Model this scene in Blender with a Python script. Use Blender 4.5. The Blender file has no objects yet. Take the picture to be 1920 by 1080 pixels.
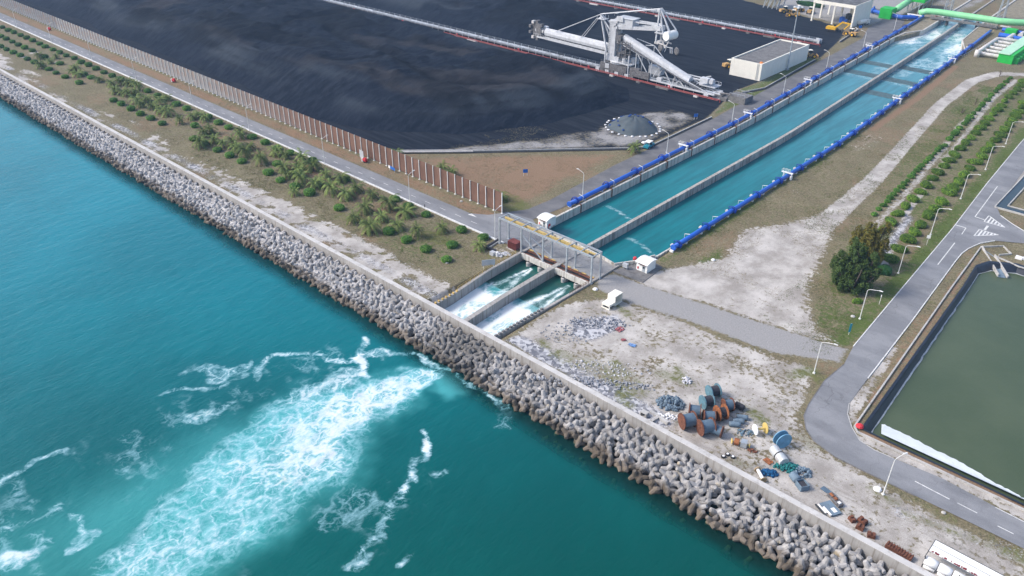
import bpy, math, random
import numpy as np
from mathutils import Vector, Matrix, Euler, Quaternion
random.seed(7); rng = np.random.default_rng(11)
S = bpy.context.scene; COL = S.collection
R = math.radians
# ------------------------------------------------------------- camera, sky, sun, exposure
FPX, PIT, ROL, YAW, CH = 1485.0, R(31.33), R(-0.22), R(42.7), 100.0
cd = bpy.data.cameras.new('camera'); cam = bpy.data.objects.new('camera', cd); COL.objects.link(cam)
cd.sensor_width = 36.0; cd.lens = FPX / 1920 * 36.0; cd.clip_end = 8000; cd.clip_start = 1.0
cam.matrix_world = Matrix.Translation((0, 0, CH)) @ Matrix.Rotation(YAW, 4, 'Z') @ Matrix.Rotation(R(90) - PIT, 4, 'X') @ Matrix.Rotation(-ROL, 4, 'Z')
S.camera = cam
S.render.resolution_x, S.render.resolution_y = 1024, 576
W = bpy.data.worlds.new('World'); S.world = W; W.use_nodes = True
wn = W.node_tree.nodes; wn.clear()
sky = wn.new('ShaderNodeTexSky'); sky.sky_type = 'NISHITA'; sky.sun_disc = False
SUN_EL, SUN_AZ = R(42), R(222)          # azimuth counter-clockwise from +X: light comes from the seaward left
sky.sun_elevation = SUN_EL; sky.sun_rotation = R(90) - SUN_AZ
sky.air_density = 1.0; sky.dust_density = 3.0; sky.ozone_density = 1.6
bg = wn.new('ShaderNodeBackground'); bg.inputs[1].default_value = 0.135
wo = wn.new('ShaderNodeOutputWorld')
W.node_tree.links.new(sky.outputs[0], bg.inputs[0]); W.node_tree.links.new(bg.outputs[0], wo.inputs[0])
sl = bpy.data.lights.new('sun', 'SUN'); sl.energy = 1.7; sl.angle = R(14); sl.color = (1.0, 0.95, 0.88)
so = bpy.data.objects.new('sun', sl); COL.objects.link(so)
sd = Vector((math.cos(SUN_EL) * math.cos(SUN_AZ), math.cos(SUN_EL) * math.sin(SUN_AZ), math.sin(SUN_EL)))
so.rotation_euler = sd.to_track_quat('Z', 'Y').to_euler(); so.location = (0, 0, 300)
S.view_settings.view_transform = 'Standard'; S.view_settings.look = 'None'; S.view_settings.gamma = 1
S.view_settings.exposure = 0.85
# ------------------------------------------------------------- helpers
def ray(px, py):
    x, y = (px - 960) / FPX, (py - 540) / FPX
    c, s = math.cos(ROL), math.sin(ROL); x, y = c * x - s * y, s * x + c * y
    d = (x, math.cos(PIT) - y * math.sin(PIT), -math.sin(PIT) - y * math.cos(PIT))
    c, s = math.cos(YAW), math.sin(YAW)
    return (c * d[0] - s * d[1], s * d[0] + c * d[1], d[2])
def G(px, py, z=0.0):
    d = ray(px, py); t = (z - CH) / d[2]; return (d[0] * t, d[1] * t)
def GP(pts, z=0.0): return [G(a, b, z) for a, b in pts]
def in_frame(x, y, z, m=0):
    v = Vector((x, y, z)) - Vector((0, 0, CH)); v = cam.matrix_world.to_3x3().transposed() @ v
    if v.z >= 0: return False
    px, py = 960 + FPX * v.x / -v.z, 540 - FPX * v.y / -v.z
    return -m < px < 1920 + m and -m < py < 1080 + m
def vnoise(x, y, seed=0):
    x = np.asarray(x, float); y = np.asarray(y, float)
    xi = np.floor(x).astype(np.int64); yi = np.floor(y).astype(np.int64); fx = x - xi; fy = y - yi
    fx = fx * fx * (3 - 2 * fx); fy = fy * fy * (3 - 2 * fy)
    def h(a, b):
        n = (a * 374761393 + b * 668265263 + seed * 982451653) & 0x7fffffff
        n = ((n ^ (n >> 13)) * 1274126177) & 0x7fffffff
        n = ((n ^ (n >> 15)) * 69069 + 12345) & 0x7fffffff
        return ((n >> 7) & 0xffff) / 65535.0
    a = h(xi, yi); b = h(xi + 1, yi); c = h(xi, yi + 1); d = h(xi + 1, yi + 1)
    return (a * (1 - fx) + b * fx) * (1 - fy) + (c * (1 - fx) + d * fx) * fy
def fbm(x, y, seed=0, o=4):
    s = 0; a = .5; t = 0
    for i in range(o):
        s = s + a * vnoise(x * 2 ** i + 17.3 * i, y * 2 ** i - 9.1 * i, seed + i); t += a; a *= .5
    return s / t
def sstep(a, b, x): t = np.clip((x - a) / (b - a), 0, 1); return t * t * (3 - 2 * t)
def seg_dist(x, y, pts, closed=False, rad=None):
    best = np.full(np.shape(x), 1e9); n = len(pts)
    for i in range(n if closed else n - 1):
        (x0, y0), (x1, y1) = pts[i], pts[(i + 1) % n]
        dx, dy = x1 - x0, y1 - y0; L = dx * dx + dy * dy + 1e-9
        t = np.clip(((x - x0) * dx + (y - y0) * dy) / L, 0, 1)
        d = np.hypot(x - x0 - t * dx, y - y0 - t * dy)
        if rad is not None: d = d / (rad[i] + (rad[(i + 1) % n] - rad[i]) * t)
        best = np.minimum(best, d)
    return best
def inside(x, y, pts):
    r = np.zeros(np.shape(x), bool); n = len(pts)
    for i in range(n):
        (x0, y0), (x1, y1) = pts[i], pts[(i + 1) % n]
        if y0 == y1: continue
        c = ((y0 > y) != (y1 > y)) & (x < (x1 - x0) * (y - y0) / (y1 - y0) + x0); r ^= c
    return r
def poly(x, y, pts, soft=2.0):
    d = seg_dist(x, y, pts, True); s = np.where(inside(x, y, pts), d, -d)
    return np.clip(.5 + s / (2 * soft), 0, 1)
class MB:
    def __init__(s): s.v = []; s.f = []; s.m = []; s.mi = 0
    def add(s, vs, fs):
        o = len(s.v); s.v += [tuple(v) for v in vs]; s.f += [tuple(i + o for i in f) for f in fs]; s.m += [s.mi] * len(fs); return s
    def box(s, x0, x1, y0, y1, z0, z1):
        return s.add([(x0, y0, z0), (x1, y0, z0), (x1, y1, z0), (x0, y1, z0), (x0, y0, z1), (x1, y0, z1), (x1, y1, z1), (x0, y1, z1)],
                     [(0, 3, 2, 1), (4, 5, 6, 7), (0, 1, 5, 4), (1, 2, 6, 5), (2, 3, 7, 6), (3, 0, 4, 7)])
    def cbox(s, c, d): return s.box(c[0] - d[0] / 2, c[0] + d[0] / 2, c[1] - d[1] / 2, c[1] + d[1] / 2, c[2] - d[2] / 2, c[2] + d[2] / 2)
    def bar(s, a, b, w, h=None, up=(0, 0, 1)):
        a, b = Vector(a), Vector(b); d = (b - a)
        if d.length < 1e-6: return s
        d.normalize(); u = Vector(up)
        if abs(d.dot(u)) > .97: u = Vector((0, 1, 0))
        r = d.cross(u).normalized(); u = r.cross(d); h = h or w; r = r * w / 2; u = u * h / 2
        return s.add([a - r - u, a + r - u, a + r + u, a - r + u, b - r - u, b + r - u, b + r + u, b - r + u],
                     [(0, 1, 2, 3), (7, 6, 5, 4), (1, 0, 4, 5), (2, 1, 5, 6), (3, 2, 6, 7), (0, 3, 7, 4)])
    def tube(s, a, b, r, n=8, r2=None, cap=True):
        a, b = Vector(a), Vector(b); d = (b - a).normalized(); r2 = r if r2 is None else r2
        u = Vector((0, 0, 1)) if abs(d.z) < .95 else Vector((1, 0, 0))
        p = d.cross(u).normalized(); q = p.cross(d)
        vs = []
        for c, rr in ((a, r), (b, r2)):
            for i in range(n):
                t = 2 * math.pi * i / n; vs.append(c + (p * math.cos(t) + q * math.sin(t)) * rr)
        fs = [(i, n + i, n + (i + 1) % n, (i + 1) % n) for i in range(n)]
        if cap: fs += [tuple(range(n)), tuple(range(2 * n - 1, n - 1, -1))]
        return s.add(vs, fs)
    def pipe(s, pts, r, n=10):
        pts = [Vector(p) for p in pts]; vs = []; fs = []
        for k, c in enumerate(pts):
            d = (pts[min(k + 1, len(pts) - 1)] - pts[max(k - 1, 0)]).normalized()
            u = Vector((0, 0, 1)) if abs(d.z) < .9 else Vector((0, 1, 0))
            p = d.cross(u).normalized(); q = p.cross(d)
            for i in range(n):
                t = 2 * math.pi * i / n; vs.append(c + (p * math.cos(t) + q * math.sin(t)) * r)
        for k in range(len(pts) - 1):
            for i in range(n):
                j = (i + 1) % n; fs.append((k * n + i, (k + 1) * n + i, (k + 1) * n + j, k * n + j))
        fs += [tuple(range(n)), tuple(range(len(vs) - 1, len(vs) - n - 1, -1))]
        return s.add(vs, fs)
    def lathe(s, prof, o, ax=(0, 0, 1), n=16):
        d = Vector(ax).normalized(); u = Vector((0, 0, 1)) if abs(d.z) < .95 else Vector((1, 0, 0))
        p = d.cross(u).normalized(); q = p.cross(d); o = Vector(o); vs = []; fs = []
        for (r, h) in prof:
            for i in range(n):
                t = 2 * math.pi * i / n; vs.append(o + d * h + (p * math.cos(t) + q * math.sin(t)) * r)
        for k in range(len(prof) - 1):
            for i in range(n):
                j = (i + 1) % n; fs.append((k * n + i, (k + 1) * n + i, (k + 1) * n + j, k * n + j))
        fs += [tuple(range(n)), tuple(range(len(vs) - 1, len(vs) - n - 1, -1))]
        return s.add(vs, fs)
    def prism(s, pts, z0, z1):
        a = sum(pts[i][0] * pts[(i + 1) % len(pts)][1] - pts[(i + 1) % len(pts)][0] * pts[i][1] for i in range(len(pts)))
        if a < 0: pts = pts[::-1]
        n = len(pts)
        return s.add([(x, y, z0) for x, y in pts] + [(x, y, z1) for x, y in pts],
                     [tuple(range(n - 1, -1, -1)), tuple(range(n, 2 * n))] + [(i, (i + 1) % n, n + (i + 1) % n, n + i) for i in range(n)])
    def extr(s, prof, a, b):      # profile (u, z) across a horizontal run a -> b
        a, b = Vector(a), Vector(b); d = (b - a).normalized(); r = Vector((d.y, -d.x, 0)).normalized(); n = len(prof)
        vs = [a + r * u + Vector((0, 0, z)) for u, z in prof] + [b + r * u + Vector((0, 0, z)) for u, z in prof]
        return s.add(vs, [tuple(range(n)), tuple(range(2 * n - 1, n - 1, -1))] + [(i, n + i, n + (i + 1) % n, (i + 1) % n) for i in range(n)])
    def xf(s, M, k0=0):
        s.v[k0:] = [tuple(M @ Vector(v)) for v in s.v[k0:]]; return s
    def build(s, name, mat, parent=None, world=False, smooth=False):
        v = s.v
        if world and parent is not None:
            L = parent_loc(parent); v = [(a - L[0], b - L[1], c - L[2]) for a, b, c in v]
        me = bpy.data.meshes.new(name); me.from_pydata(v, [], s.f)
        mats = mat if isinstance(mat, (list, tuple)) else [mat]
        for m in mats: me.materials.append(m)
        if len(mats) > 1: me.polygons.foreach_set('material_index', s.m)
        if smooth: me.polygons.foreach_set('use_smooth', [True] * len(s.f))
        me.update(); o = bpy.data.objects.new(name, me); COL.objects.link(o)
        if parent is not None: o.parent = parent
        return o
def parent_loc(p):
    v = Vector((0, 0, 0))
    while p is not None: v += p.location; p = p.parent
    return v
def tag(o, label=None, cat=None, group=None, kind=None):
    if label: o['label'] = label
    if cat: o['category'] = cat
    if group: o['group'] = group
    if kind: o['kind'] = kind
    return o
def thing(name, label, cat, loc=(0, 0, 0), rz=0.0, group=None):
    o = bpy.data.objects.new(name, None); COL.objects.link(o); o.empty_display_size = .3
    o.location = loc; o.rotation_euler = (0, 0, rz); return tag(o, label, cat, group)
def copy_tree(o, parent=None):
    c = o.copy(); COL.objects.link(c)
    if parent is not None: c.parent = parent
    for ch in [k for k in o.children]: copy_tree(ch, c)
    return c
def dup(o, loc, rz=0.0, label=None, sc=None):
    c = copy_tree(o); c.location = loc; c.rotation_euler = (0, 0, rz)
    if sc is not None: c.scale = (sc, sc, sc) if not isinstance(sc, tuple) else sc
    if label: c['label'] = label
    return c
NUM = ['first', 'second', 'third', 'fourth', 'fifth', 'sixth', 'seventh', 'eighth', 'ninth', 'tenth', 'eleventh', 'twelfth', 'thirteenth', 'fourteenth', 'fifteenth', 'sixteenth', 'seventeenth', 'eighteenth', 'nineteenth', 'twentieth']
def nth(i):
    i += 1
    if i <= 20: return NUM[i - 1]
    return '%d%s' % (i, {1: 'st', 2: 'nd', 3: 'rd'}.get(i % 10 if i % 100 not in (11, 12, 13) else 0, 'th'))
def mesh_np(name, V, F, mat, smooth=False, kind=None):
    me = bpy.data.meshes.new(name); V = np.asarray(V, np.float32); nv = len(V)
    F = np.asarray(F, np.int32); nf, k = F.shape
    me.vertices.add(nv); me.vertices.foreach_set('co', V.ravel())
    me.loops.add(nf * k); me.loops.foreach_set('vertex_index', F.ravel())
    me.polygons.add(nf); me.polygons.foreach_set('loop_start', np.arange(0, nf * k, k, dtype=np.int32)); me.polygons.foreach_set('loop_total', np.full(nf, k, np.int32))
    if smooth: me.polygons.foreach_set('use_smooth', np.ones(nf, bool))
    me.update(calc_edges=True); me.materials.append(mat)
    o = bpy.data.objects.new(name, me); COL.objects.link(o)
    if kind: o['kind'] = kind
    return o
def vcol(o, name, arr):
    a = o.data.attributes.new(name, 'FLOAT_COLOR', 'POINT'); arr = np.clip(np.asarray(arr, np.float32), 0, 1); a.data.foreach_set('color', arr.ravel())
# ------------------------------------------------------------- materials
class NT:
    def __init__(s, name):
        s.m = bpy.data.materials.new(name); s.m.use_nodes = True; s.t = s.m.node_tree; s.t.nodes.clear()
        s.out = s.n('ShaderNodeOutputMaterial'); s.b = s.n('ShaderNodeBsdfPrincipled'); s.l(s.b.outputs[0], s.out.inputs[0])
    def n(s, t, **k):
        o = s.t.nodes.new(t)
        for a, b in k.items(): setattr(o, a, b)
        return o
    def l(s, a, b): s.t.links.new(a, b)
    def pos(s, scale=(1, 1, 1), obj=False):
        m = s.n('ShaderNodeMapping'); m.inputs['Scale'].default_value = scale
        if obj: s.l(s.n('ShaderNodeTexCoord').outputs['Object'], m.inputs[0])
        else: s.l(s.n('ShaderNodeNewGeometry').outputs['Position'], m.inputs[0])
        return m.outputs[0]
    def noise(s, sc=1.0, det=4, vec=None, rough=.6, dist=0.0):
        o = s.n('ShaderNodeTexNoise'); o.inputs['Scale'].default_value = sc; o.inputs['Detail'].default_value = det; o.inputs['Roughness'].default_value = rough; o.inputs['Distortion'].default_value = dist
        s.l(vec if vec is not None else s.pos(), o.inputs['Vector']); return o.outputs['Fac']
    def math(s, op, a, b=0.0, c=None):
        o = s.n('ShaderNodeMath', operation=op)
        for i, v in enumerate((a, b) if c is None else (a, b, c)):
            if isinstance(v, (int, float)): o.inputs[i].default_value = v
            else: s.l(v, o.inputs[i])
        return o.outputs[0]
    def ramp(s, v, a, b, o0=0.0, o1=1.0):
        o = s.n('ShaderNodeMapRange', interpolation_type='SMOOTHSTEP'); s.l(v, o.inputs[0])
        for i, q in enumerate((a, b, o0, o1)): o.inputs[i + 1].default_value = q
        return o.outputs[0]
    def mix(s, f, a, b, mode='MIX'):
        o = s.n('ShaderNodeMix', data_type='RGBA', blend_type=mode)
        if isinstance(f, (int, float)): o.inputs[0].default_value = f
        else: s.l(f, o.inputs[0])
        for i, v in ((6, a), (7, b)):
            if isinstance(v, tuple): o.inputs[i].default_value = (*v[:3], 1)
            else: s.l(v, o.inputs[i])
        return o.outputs[2]
    def scale(s, c, f): # colour * factor
        o = s.n('ShaderNodeVectorMath', operation='SCALE')
        if isinstance(c, tuple): o.inputs[0].default_value = c[:3]
        else: s.l(c, o.inputs[0])
        s.l(f, o.inputs['Scale']); return o.outputs[0]
    def attr(s, name):
        a = s.n('ShaderNodeAttribute'); a.attribute_name = name; p = s.n('ShaderNodeSeparateColor'); s.l(a.outputs['Color'], p.inputs[0])
        return p.outputs[0], p.outputs[1], p.outputs[2], a.outputs['Alpha']
    def bump(s, h, st=.3, dist=.1):
        o = s.n('ShaderNodeBump'); o.inputs['Strength'].default_value = st; o.inputs['Distance'].default_value = dist; s.l(h, o.inputs['Height']); s.l(o.outputs[0], s.b.inputs['Normal'])
    def done(s, col, rough=.8, metal=0.0, spec=.3):
        if isinstance(col, tuple): s.b.inputs['Base Color'].default_value = (*col[:3], 1)
        else: s.l(col, s.b.inputs['Base Color'])
        if isinstance(rough, (int, float)): s.b.inputs['Roughness'].default_value = rough
        else: s.l(rough, s.b.inputs['Roughness'])
        s.b.inputs['Metallic'].default_value = metal; s.b.inputs['Specular IOR Level'].default_value = spec; return s.m
def M(name, col, rough=.7, var=.18, sc=.6, dirt=None, damt=.35, metal=0.0, spec=.3, rnd=0.0, streak=False, bump=0.0, bsc=4.0):
    t = NT(name); c = t.scale(col, t.ramp(t.noise(sc, 5), .3, .7, 1 - var, 1 + var))
    if rnd: c = t.scale(c, t.ramp(t.n('ShaderNodeObjectInfo').outputs['Random'], 0, 1, 1 - rnd, 1 + rnd))
    if dirt:
        v = t.pos((1.6, 1.6, .12)) if streak else t.pos()
        f = t.ramp(t.noise(.9 if streak else sc * 2.3, 6, v, .65), .62 - damt * .3, .78 - damt * .2); c = t.mix(t.math('MULTIPLY', f, .85), c, dirt)
    if bump: t.bump(t.noise(bsc, 4), bump, .1)
    return t.done(c, rough, metal, spec)
RUST = (.18, .07, .04); GRIME = (.10, .09, .08)
mt = dict(
 concrete=M('concrete', (.44, .43, .415), .9, .12, .5, (.20, .185, .17), .35, bump=.15),
 wall_concrete=M('wall_concrete', (.36, .345, .33), .9, .14, .25, (.20, .175, .155), .5, streak=True, bump=.1),
 canal_concrete=M('canal_concrete', (.56, .54, .50), .9, .1, .4, (.17, .145, .125), .5, streak=True),
 divider_concrete=M('divider_concrete', (.43, .41, .38), .9, .14, .4, (.13, .11, .10), .62, streak=True),
 dark_concrete=M('dark_concrete', (.17, .165, .165), .85, .2, .5, (.08, .08, .08), .4),
 pavement=M('pavement', (.19, .195, .21), .9, .1, .3, (.14, .14, .15), .35),
 white=M('white_paint', (.82, .82, .80), .55, .04, .5, (.55, .52, .47), .12, streak=True),
 cream=M('cream_paint', (.80, .77, .69), .7, .04, .4, (.55, .50, .42), .15, streak=True),
 galv=M('galvanised_steel', (.42, .46, .50), .45, .1, .8, (.3, .3, .31), .2, metal=.35, spec=.5),
 lampw=M('lamp_paint', (.72, .72, .70), .5, .05),
 mach=M('machine_paint', (.52, .535, .565), .6, .12, .6, (.24, .225, .215), .18, spec=.3),
 machdark=M('machine_dusty_steel', (.17, .165, .17), .8, .3, 1.2, (.05, .05, .055), .6),
 darksteel=M('dark_steel', (.06, .065, .07), .6, .3, 1.0),
 beltcover=M('belt_cover', (.33, .37, .43), .5, .25, .35, (.06, .065, .075), .55, spec=.4),
 redpipe=M('red_pipe', (.27, .05, .05), .5, .2, .6, (.16, .05, .05), .3),
 bluepipe=M('blue_pipe', (.014, .105, .50), .42, .14, .3, (.03, .12, .36), .2, spec=.5),
 blueflange=M('blue_flange', (.006, .035, .27), .5, .15),
 rust=M('rust', (.165, .068, .042), .85, .35, 1.5, (.07, .025, .018), .5),
 rustor=M('orange_rust', (.30, .115, .05), .85, .3, 1.5, (.16, .05, .02), .5),
 maroon=M('maroon_gate_paint', (.20, .055, .05), .7, .2, 1.0, (.09, .04, .04), .3),
 yellow=M('yellow_paint', (.50, .37, .14), .6, .12, 1.0, (.35, .2, .06), .3),
 yrail=M('rail_yellow', (.55, .38, .13), .6, .2, 1.0, (.3, .22, .12), .35),
 digger=M('digger_yellow', (.70, .40, .02), .5, .1, 1.0),
 loader=M('loader_dusty_yellow', (.50, .31, .12), .7, .2, 1.0, (.2, .14, .08), .4),
 rubber=M('rubber', (.025, .025, .027), .85, .2),
 glass=M('dark_glass', (.03, .045, .05), .12, .1, spec=.6),
 black=M('black_void', (.02, .02, .022), .8, .2),
 green=M('green_paint', (.02, .42, .06), .5, .1, .6, (.04, .30, .08), .2),
 palegreen=M('pale_green_pipe', (.24, .62, .30), .45, .08, .3, (.3, .5, .34), .25, spec=.45),
 palegreenroof=M('pale_green_roof', (.42, .66, .48), .6, .06, .3),
 pipewhite=M('grey_white_pipe', (.58, .56, .55), .6, .1, .7, (.36, .32, .30), .35),
 signblue=M('sign_blue', (.02, .14, .50), .5, .05), signred=M('sign_red', (.55, .04, .05), .5, .1),
 signback=M('sign_back', (.42, .44, .47), .6, .1),
 roofslab=M('roof_slab', (.10, .10, .105), .9, .3, .25, (.22, .22, .215), .45),
 drumgrey=M('drum_grey_blue', (.15, .21, .27), .8, .12, .8, (.10, .12, .14), .3),
 reelteal=M('reel_teal_paint', (.10, .21, .27), .75, .2, 1.2, (.16, .12, .09), .35),
 cablegrey=M('cable_grey_blue', (.095, .145, .20), .7, .14, .8), cabledark=M('cable_dark', (.045, .045, .055), .8, .25, 3),
 tarp=M('blue_grey_tarp', (.12, .19, .25), .6, .25, 1.0, (.06, .10, .14), .4),
 teal=M('teal_net', (.02, .17, .17), .8, .4, 3.0, (.01, .06, .09), .5), bluenet=M('blue_net', (.01, .09, .22), .8, .4, 3.0, (.01, .03, .08), .5),
 plastw=M('white_plastic', (.78, .78, .79), .6, .06), spoolyel=M('spool_yellow', (.62, .47, .16), .7, .12), timber=M('timber', (.42, .30, .17), .8, .15, 1.5),
 bluewheel=M('blue_wheel_paint', (.15, .33, .48), .6, .15, 1.0, (.1, .2, .3), .3),
 silver=M('silver_tank', (.50, .53, .55), .45, .1, .8, (.40, .18, .08), .3, metal=.3),
 line=M('road_line', (.62, .62, .61), .8, .2, 1.5), yline=M('yellow_line', (.55, .45, .30), .8, .2, 1.5),
 bark=M('bark', (.13, .105, .085), .95, .25, 2.0), orange=M('orange_cloth', (.65, .22, .05), .7, .1),
 liner=M('black_liner', (.014, .02, .034), .45, .3, .8, (.03, .04, .055), .35, spec=.5), geo=M('white_geotextile', (.66, .70, .72), .9, .06, .4, (.52, .57, .6), .2),
 trailerblue=M('vehicle_teal', (.02, .22, .30), .5, .1), net_tarp=M('cover_tarp', (.075, .095, .11), .85, .12, .5, (.11, .10, .10), .3),
 bluebag=M('blue_bag', (.01, .05, .20), .7, .1),
 rubble=M('rubble', (.30, .31, .34), .95, .4, 1.8), rubblew=M('white_rubble', (.55, .55, .58), .95, .25, 1.8), slate=M('blue_grey_rubble', (.13, .18, .23), .9, .35, 1.5),
)
def leafmat(name, a, b, rnd=.25, trans=.0):
    t = NT(name); f = t.noise(2.2, 3); c = t.mix(t.ramp(f, .3, .7), a, b)
    c = t.scale(c, t.ramp(t.n('ShaderNodeObjectInfo').outputs['Random'], 0, 1, 1 - rnd, 1 + rnd))
    return t.done(c, .75, 0, .2)
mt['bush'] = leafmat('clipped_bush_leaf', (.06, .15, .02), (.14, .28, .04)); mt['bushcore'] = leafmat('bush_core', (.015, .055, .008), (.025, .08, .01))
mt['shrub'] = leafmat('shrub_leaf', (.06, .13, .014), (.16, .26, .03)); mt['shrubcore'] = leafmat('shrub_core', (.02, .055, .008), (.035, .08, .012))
mt['palm'] = leafmat('palm_frond', (.075, .125, .03), (.20, .245, .07), .25); mt['palmdead'] = leafmat('dry_palm_frond', (.34, .25, .10), (.46, .40, .26), .15)
mt['casua'] = leafmat('dark_tree_leaf', (.028, .062, .016), (.085, .13, .03), .2); mt['olive'] = leafmat('olive_tree_leaf', (.085, .095, .015), (.21, .17, .035), .1)
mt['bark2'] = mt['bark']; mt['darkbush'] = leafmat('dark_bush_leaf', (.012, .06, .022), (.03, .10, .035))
# ================================================================= SETTING
def SH(y): return np.interp(y, [0, 265, 300, 345, 400, 450, 500, 620], [0, 0, -1.5, -3.5, -6.0, -8.5, -11.5, -18.0])
def sh(y): return float(SH(y))
SEA_Z, CAN_Z, OUT_Z = -3.0, -2.1, -2.1
POND = [(-28.3, 128.5), (-31.0, 196), (-31.9, 209.0), (-30.1, 213.6), (-24.5, 217.2), (0, 216), (60, 214), (60, 127.8)]
POND_IN = [(-26.6, 131.6), (-30.0, 200), (-30.4, 208.5), (-28.5, 212), (-23.8, 214.3), (0, 213.2), (58, 211), (58, 131.6)]
# ground sheet ------------------------------------------------------
def lines(*segs):
    o = []
    for a, b, s in segs: o += list(np.arange(a, b - 1e-6, s))
    return np.array(o + [segs[-1][1]])
xs = lines((-700, -340, 4), (-340, -240, 2.2), (-240, -160, 1.4), (-160, -128, .9), (-128, -121.2, .85), (-121.2, -99.2, 1.1), (-99.2, -94.4, .8), (-94.4, -36, .8), (-36, -25, .4), (-25, 12, .8), (12, 120, 4))
ys = lines((101.9, 125.5, .8), (125.5, 132, .4), (132, 150, .8), (150, 230, 1.0), (230, 330, 1.8), (330, 480, 3), (480, 760, 7))
XX, YY = np.meshgrid(xs, ys); w = sstep(-300, -150, XX)
CX = XX.copy(); XX = XX + SH(YY) * w
x, y = XX.ravel(), YY.ravel(); cx = CX.ravel()
zz = .12 * (fbm(x * .15, y * .15, 3) - .5)
hole = ((cx > -128.05) & (cx < -94.35) & (y > 149.9) & (y < 520)) | ((cx > -121.25) & (cx < -99.15) & (y < 150))
zz[hole] = -5.0
pin = inside(x, y, POND); zz[pin] = -4.5
# layers: masks in world space
n1 = fbm(x * .05, y * .05, 21); n2 = fbm(x * .16, y * .16, 31); n3 = fbm(x * .5, y * .5, 41)
def P(pts, soft=2.0): return poly(x, y, GP(pts), soft)
def L(pts, r0, soft): return 1 - sstep(r0 - soft, r0 + soft, seg_dist(x, y, pts))
zero = np.zeros_like(x)
# coal floor
coalp = [(-720, 150.8), (-206, 151.5), (-200, 158.5), (-183, 173.5), (-144.5, 213), (-141.5, 225), (-140.5, 300), (-143, 330), (-147, 372), (-152, 400), (-157, 425), (-172, 439), (-205, 452), (-280, 476), (-720, 560)]
coal = poly(x, y, coalp, 1.2)
bpatch = poly(x, y, [(-150.5, 298), (-141, 262), (-139.5, 300), (-146, 372), (-153, 366), (-149, 317)], 1.0)
coal *= 1 - bpatch * .9
dusty = np.maximum(poly(x, y, [(-196, 160), (-184, 172), (-146, 213), (-141, 228), (-141, 262), (-158, 262), (-168, 240), (-166, 222), (-176, 200), (-190, 178)], 4) * (.45 + .75 * n2), .55 * L([(-142, 262), (-147, 300), (-150, 345), (-158, 420)], 3, 3))
edge = L([(-700, 153), (-215, 154)], 3.2, 2) * .0
coal = np.clip(coal * (1 - .62 * np.clip(dusty, 0, 1)), 0, 1)
# white sand
sand = L([(-700, 107.2), (-122, 107.2)], 4.6, 2.8) * np.clip(.15 + .42 * sstep(-270, -215, x) + 1.35 * sstep(.35, .62, fbm(x * .045, y * .12, 51)), 0, .92); sand = sand * (.35 + .95 * sstep(.32, .62, n3))
lot = [(-98, 103), (-98, 124), (-92, 134), (-84, 136), (-70, 137), (-51, 138.5), (-43, 141), (-40.5, 131), (-38.6, 122.5), (-31, 118), (-15, 116), (2, 116.4), (20, 116), (20, 102), (-60, 102)]
lotm = poly(x, y, lot, 1.5)
sand = np.maximum(sand, lotm * (.66 + .6 * (n2 - .5)))
trk = GP([(1230, 545), (1330, 525), (1440, 495), (1545, 420), (1640, 335), (1702, 265), (1765, 195), (1822, 152), (1870, 138), (1925, 140)])
sand = np.maximum(sand, 1 - sstep(.55, 1.25, seg_dist(x, y, trk, False, [9, 9, 7, 3.8, 3.0, 2.6, 2.6, 2.8, 3, 3])))
sand = np.maximum(sand, P([(1255, 512), (1345, 505), (1365, 470), (1395, 430), (1470, 418), (1545, 400), (1560, 440), (1515, 540), (1530, 620), (1590, 655), (1470, 640), (1260, 545)], 2.5) * (.55 + .6 * n2))
sand = np.maximum(sand, L(GP([(1655, 505), (1700, 400), (1770, 300), (1860, 190)]), 1.0, .9) * (.35 + .7 * n2))
sand = np.maximum(sand, L(GP([(1640, 425), (1710, 350), (1760, 290), (1800, 235), (1905, 150)]), 1.2, .9) * (.35 + .75 * n2))
sand = np.maximum(sand, .8 * L([(-35.2, 160), (-32, 128)], 2.0, 1.2) * (.3 + n2)); sand = np.maximum(sand, .85 * L([(-28, 125.6), (20, 125.6)], 1.2, .8) * (.4 + .9 * n2))
sand = np.maximum(sand, .8 * L(GP([(1880, 375), (1920, 318)]), 2.2, 1.2))
sand = np.maximum(sand, .5 * poly(x, y, [(-132, 141), (-131, 131), (-122, 123), (-121.5, 141)], 2) * (.3 + n2))
sand = np.maximum(sand, .38 * L([(-86, 160), (-88, 290)], 5, 5) * sstep(.5, .68, fbm(x * .1, y * .05, 61)))
for p in ((862, 470), (930, 500), (900, 520), (870, 545)): sand = np.maximum(sand, .75 * L([G(*p)], 1.6, 2.2))
for p in ((55, 102), (100, 118)): sand = np.maximum(sand, .9 * L([G(p[0] - 12, p[1] + 5), G(p[0] + 12, p[1] - 4)], 1.2, 1.2))
pathm = P([(1118, 522), (1150, 512), (1207, 533), (1300, 562), (1450, 611), (1590, 655), (1575, 680), (1450, 662), (1300, 606), (1190, 571), (1120, 543)], 1.6); sand *= 1 - .95 * pathm
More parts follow.
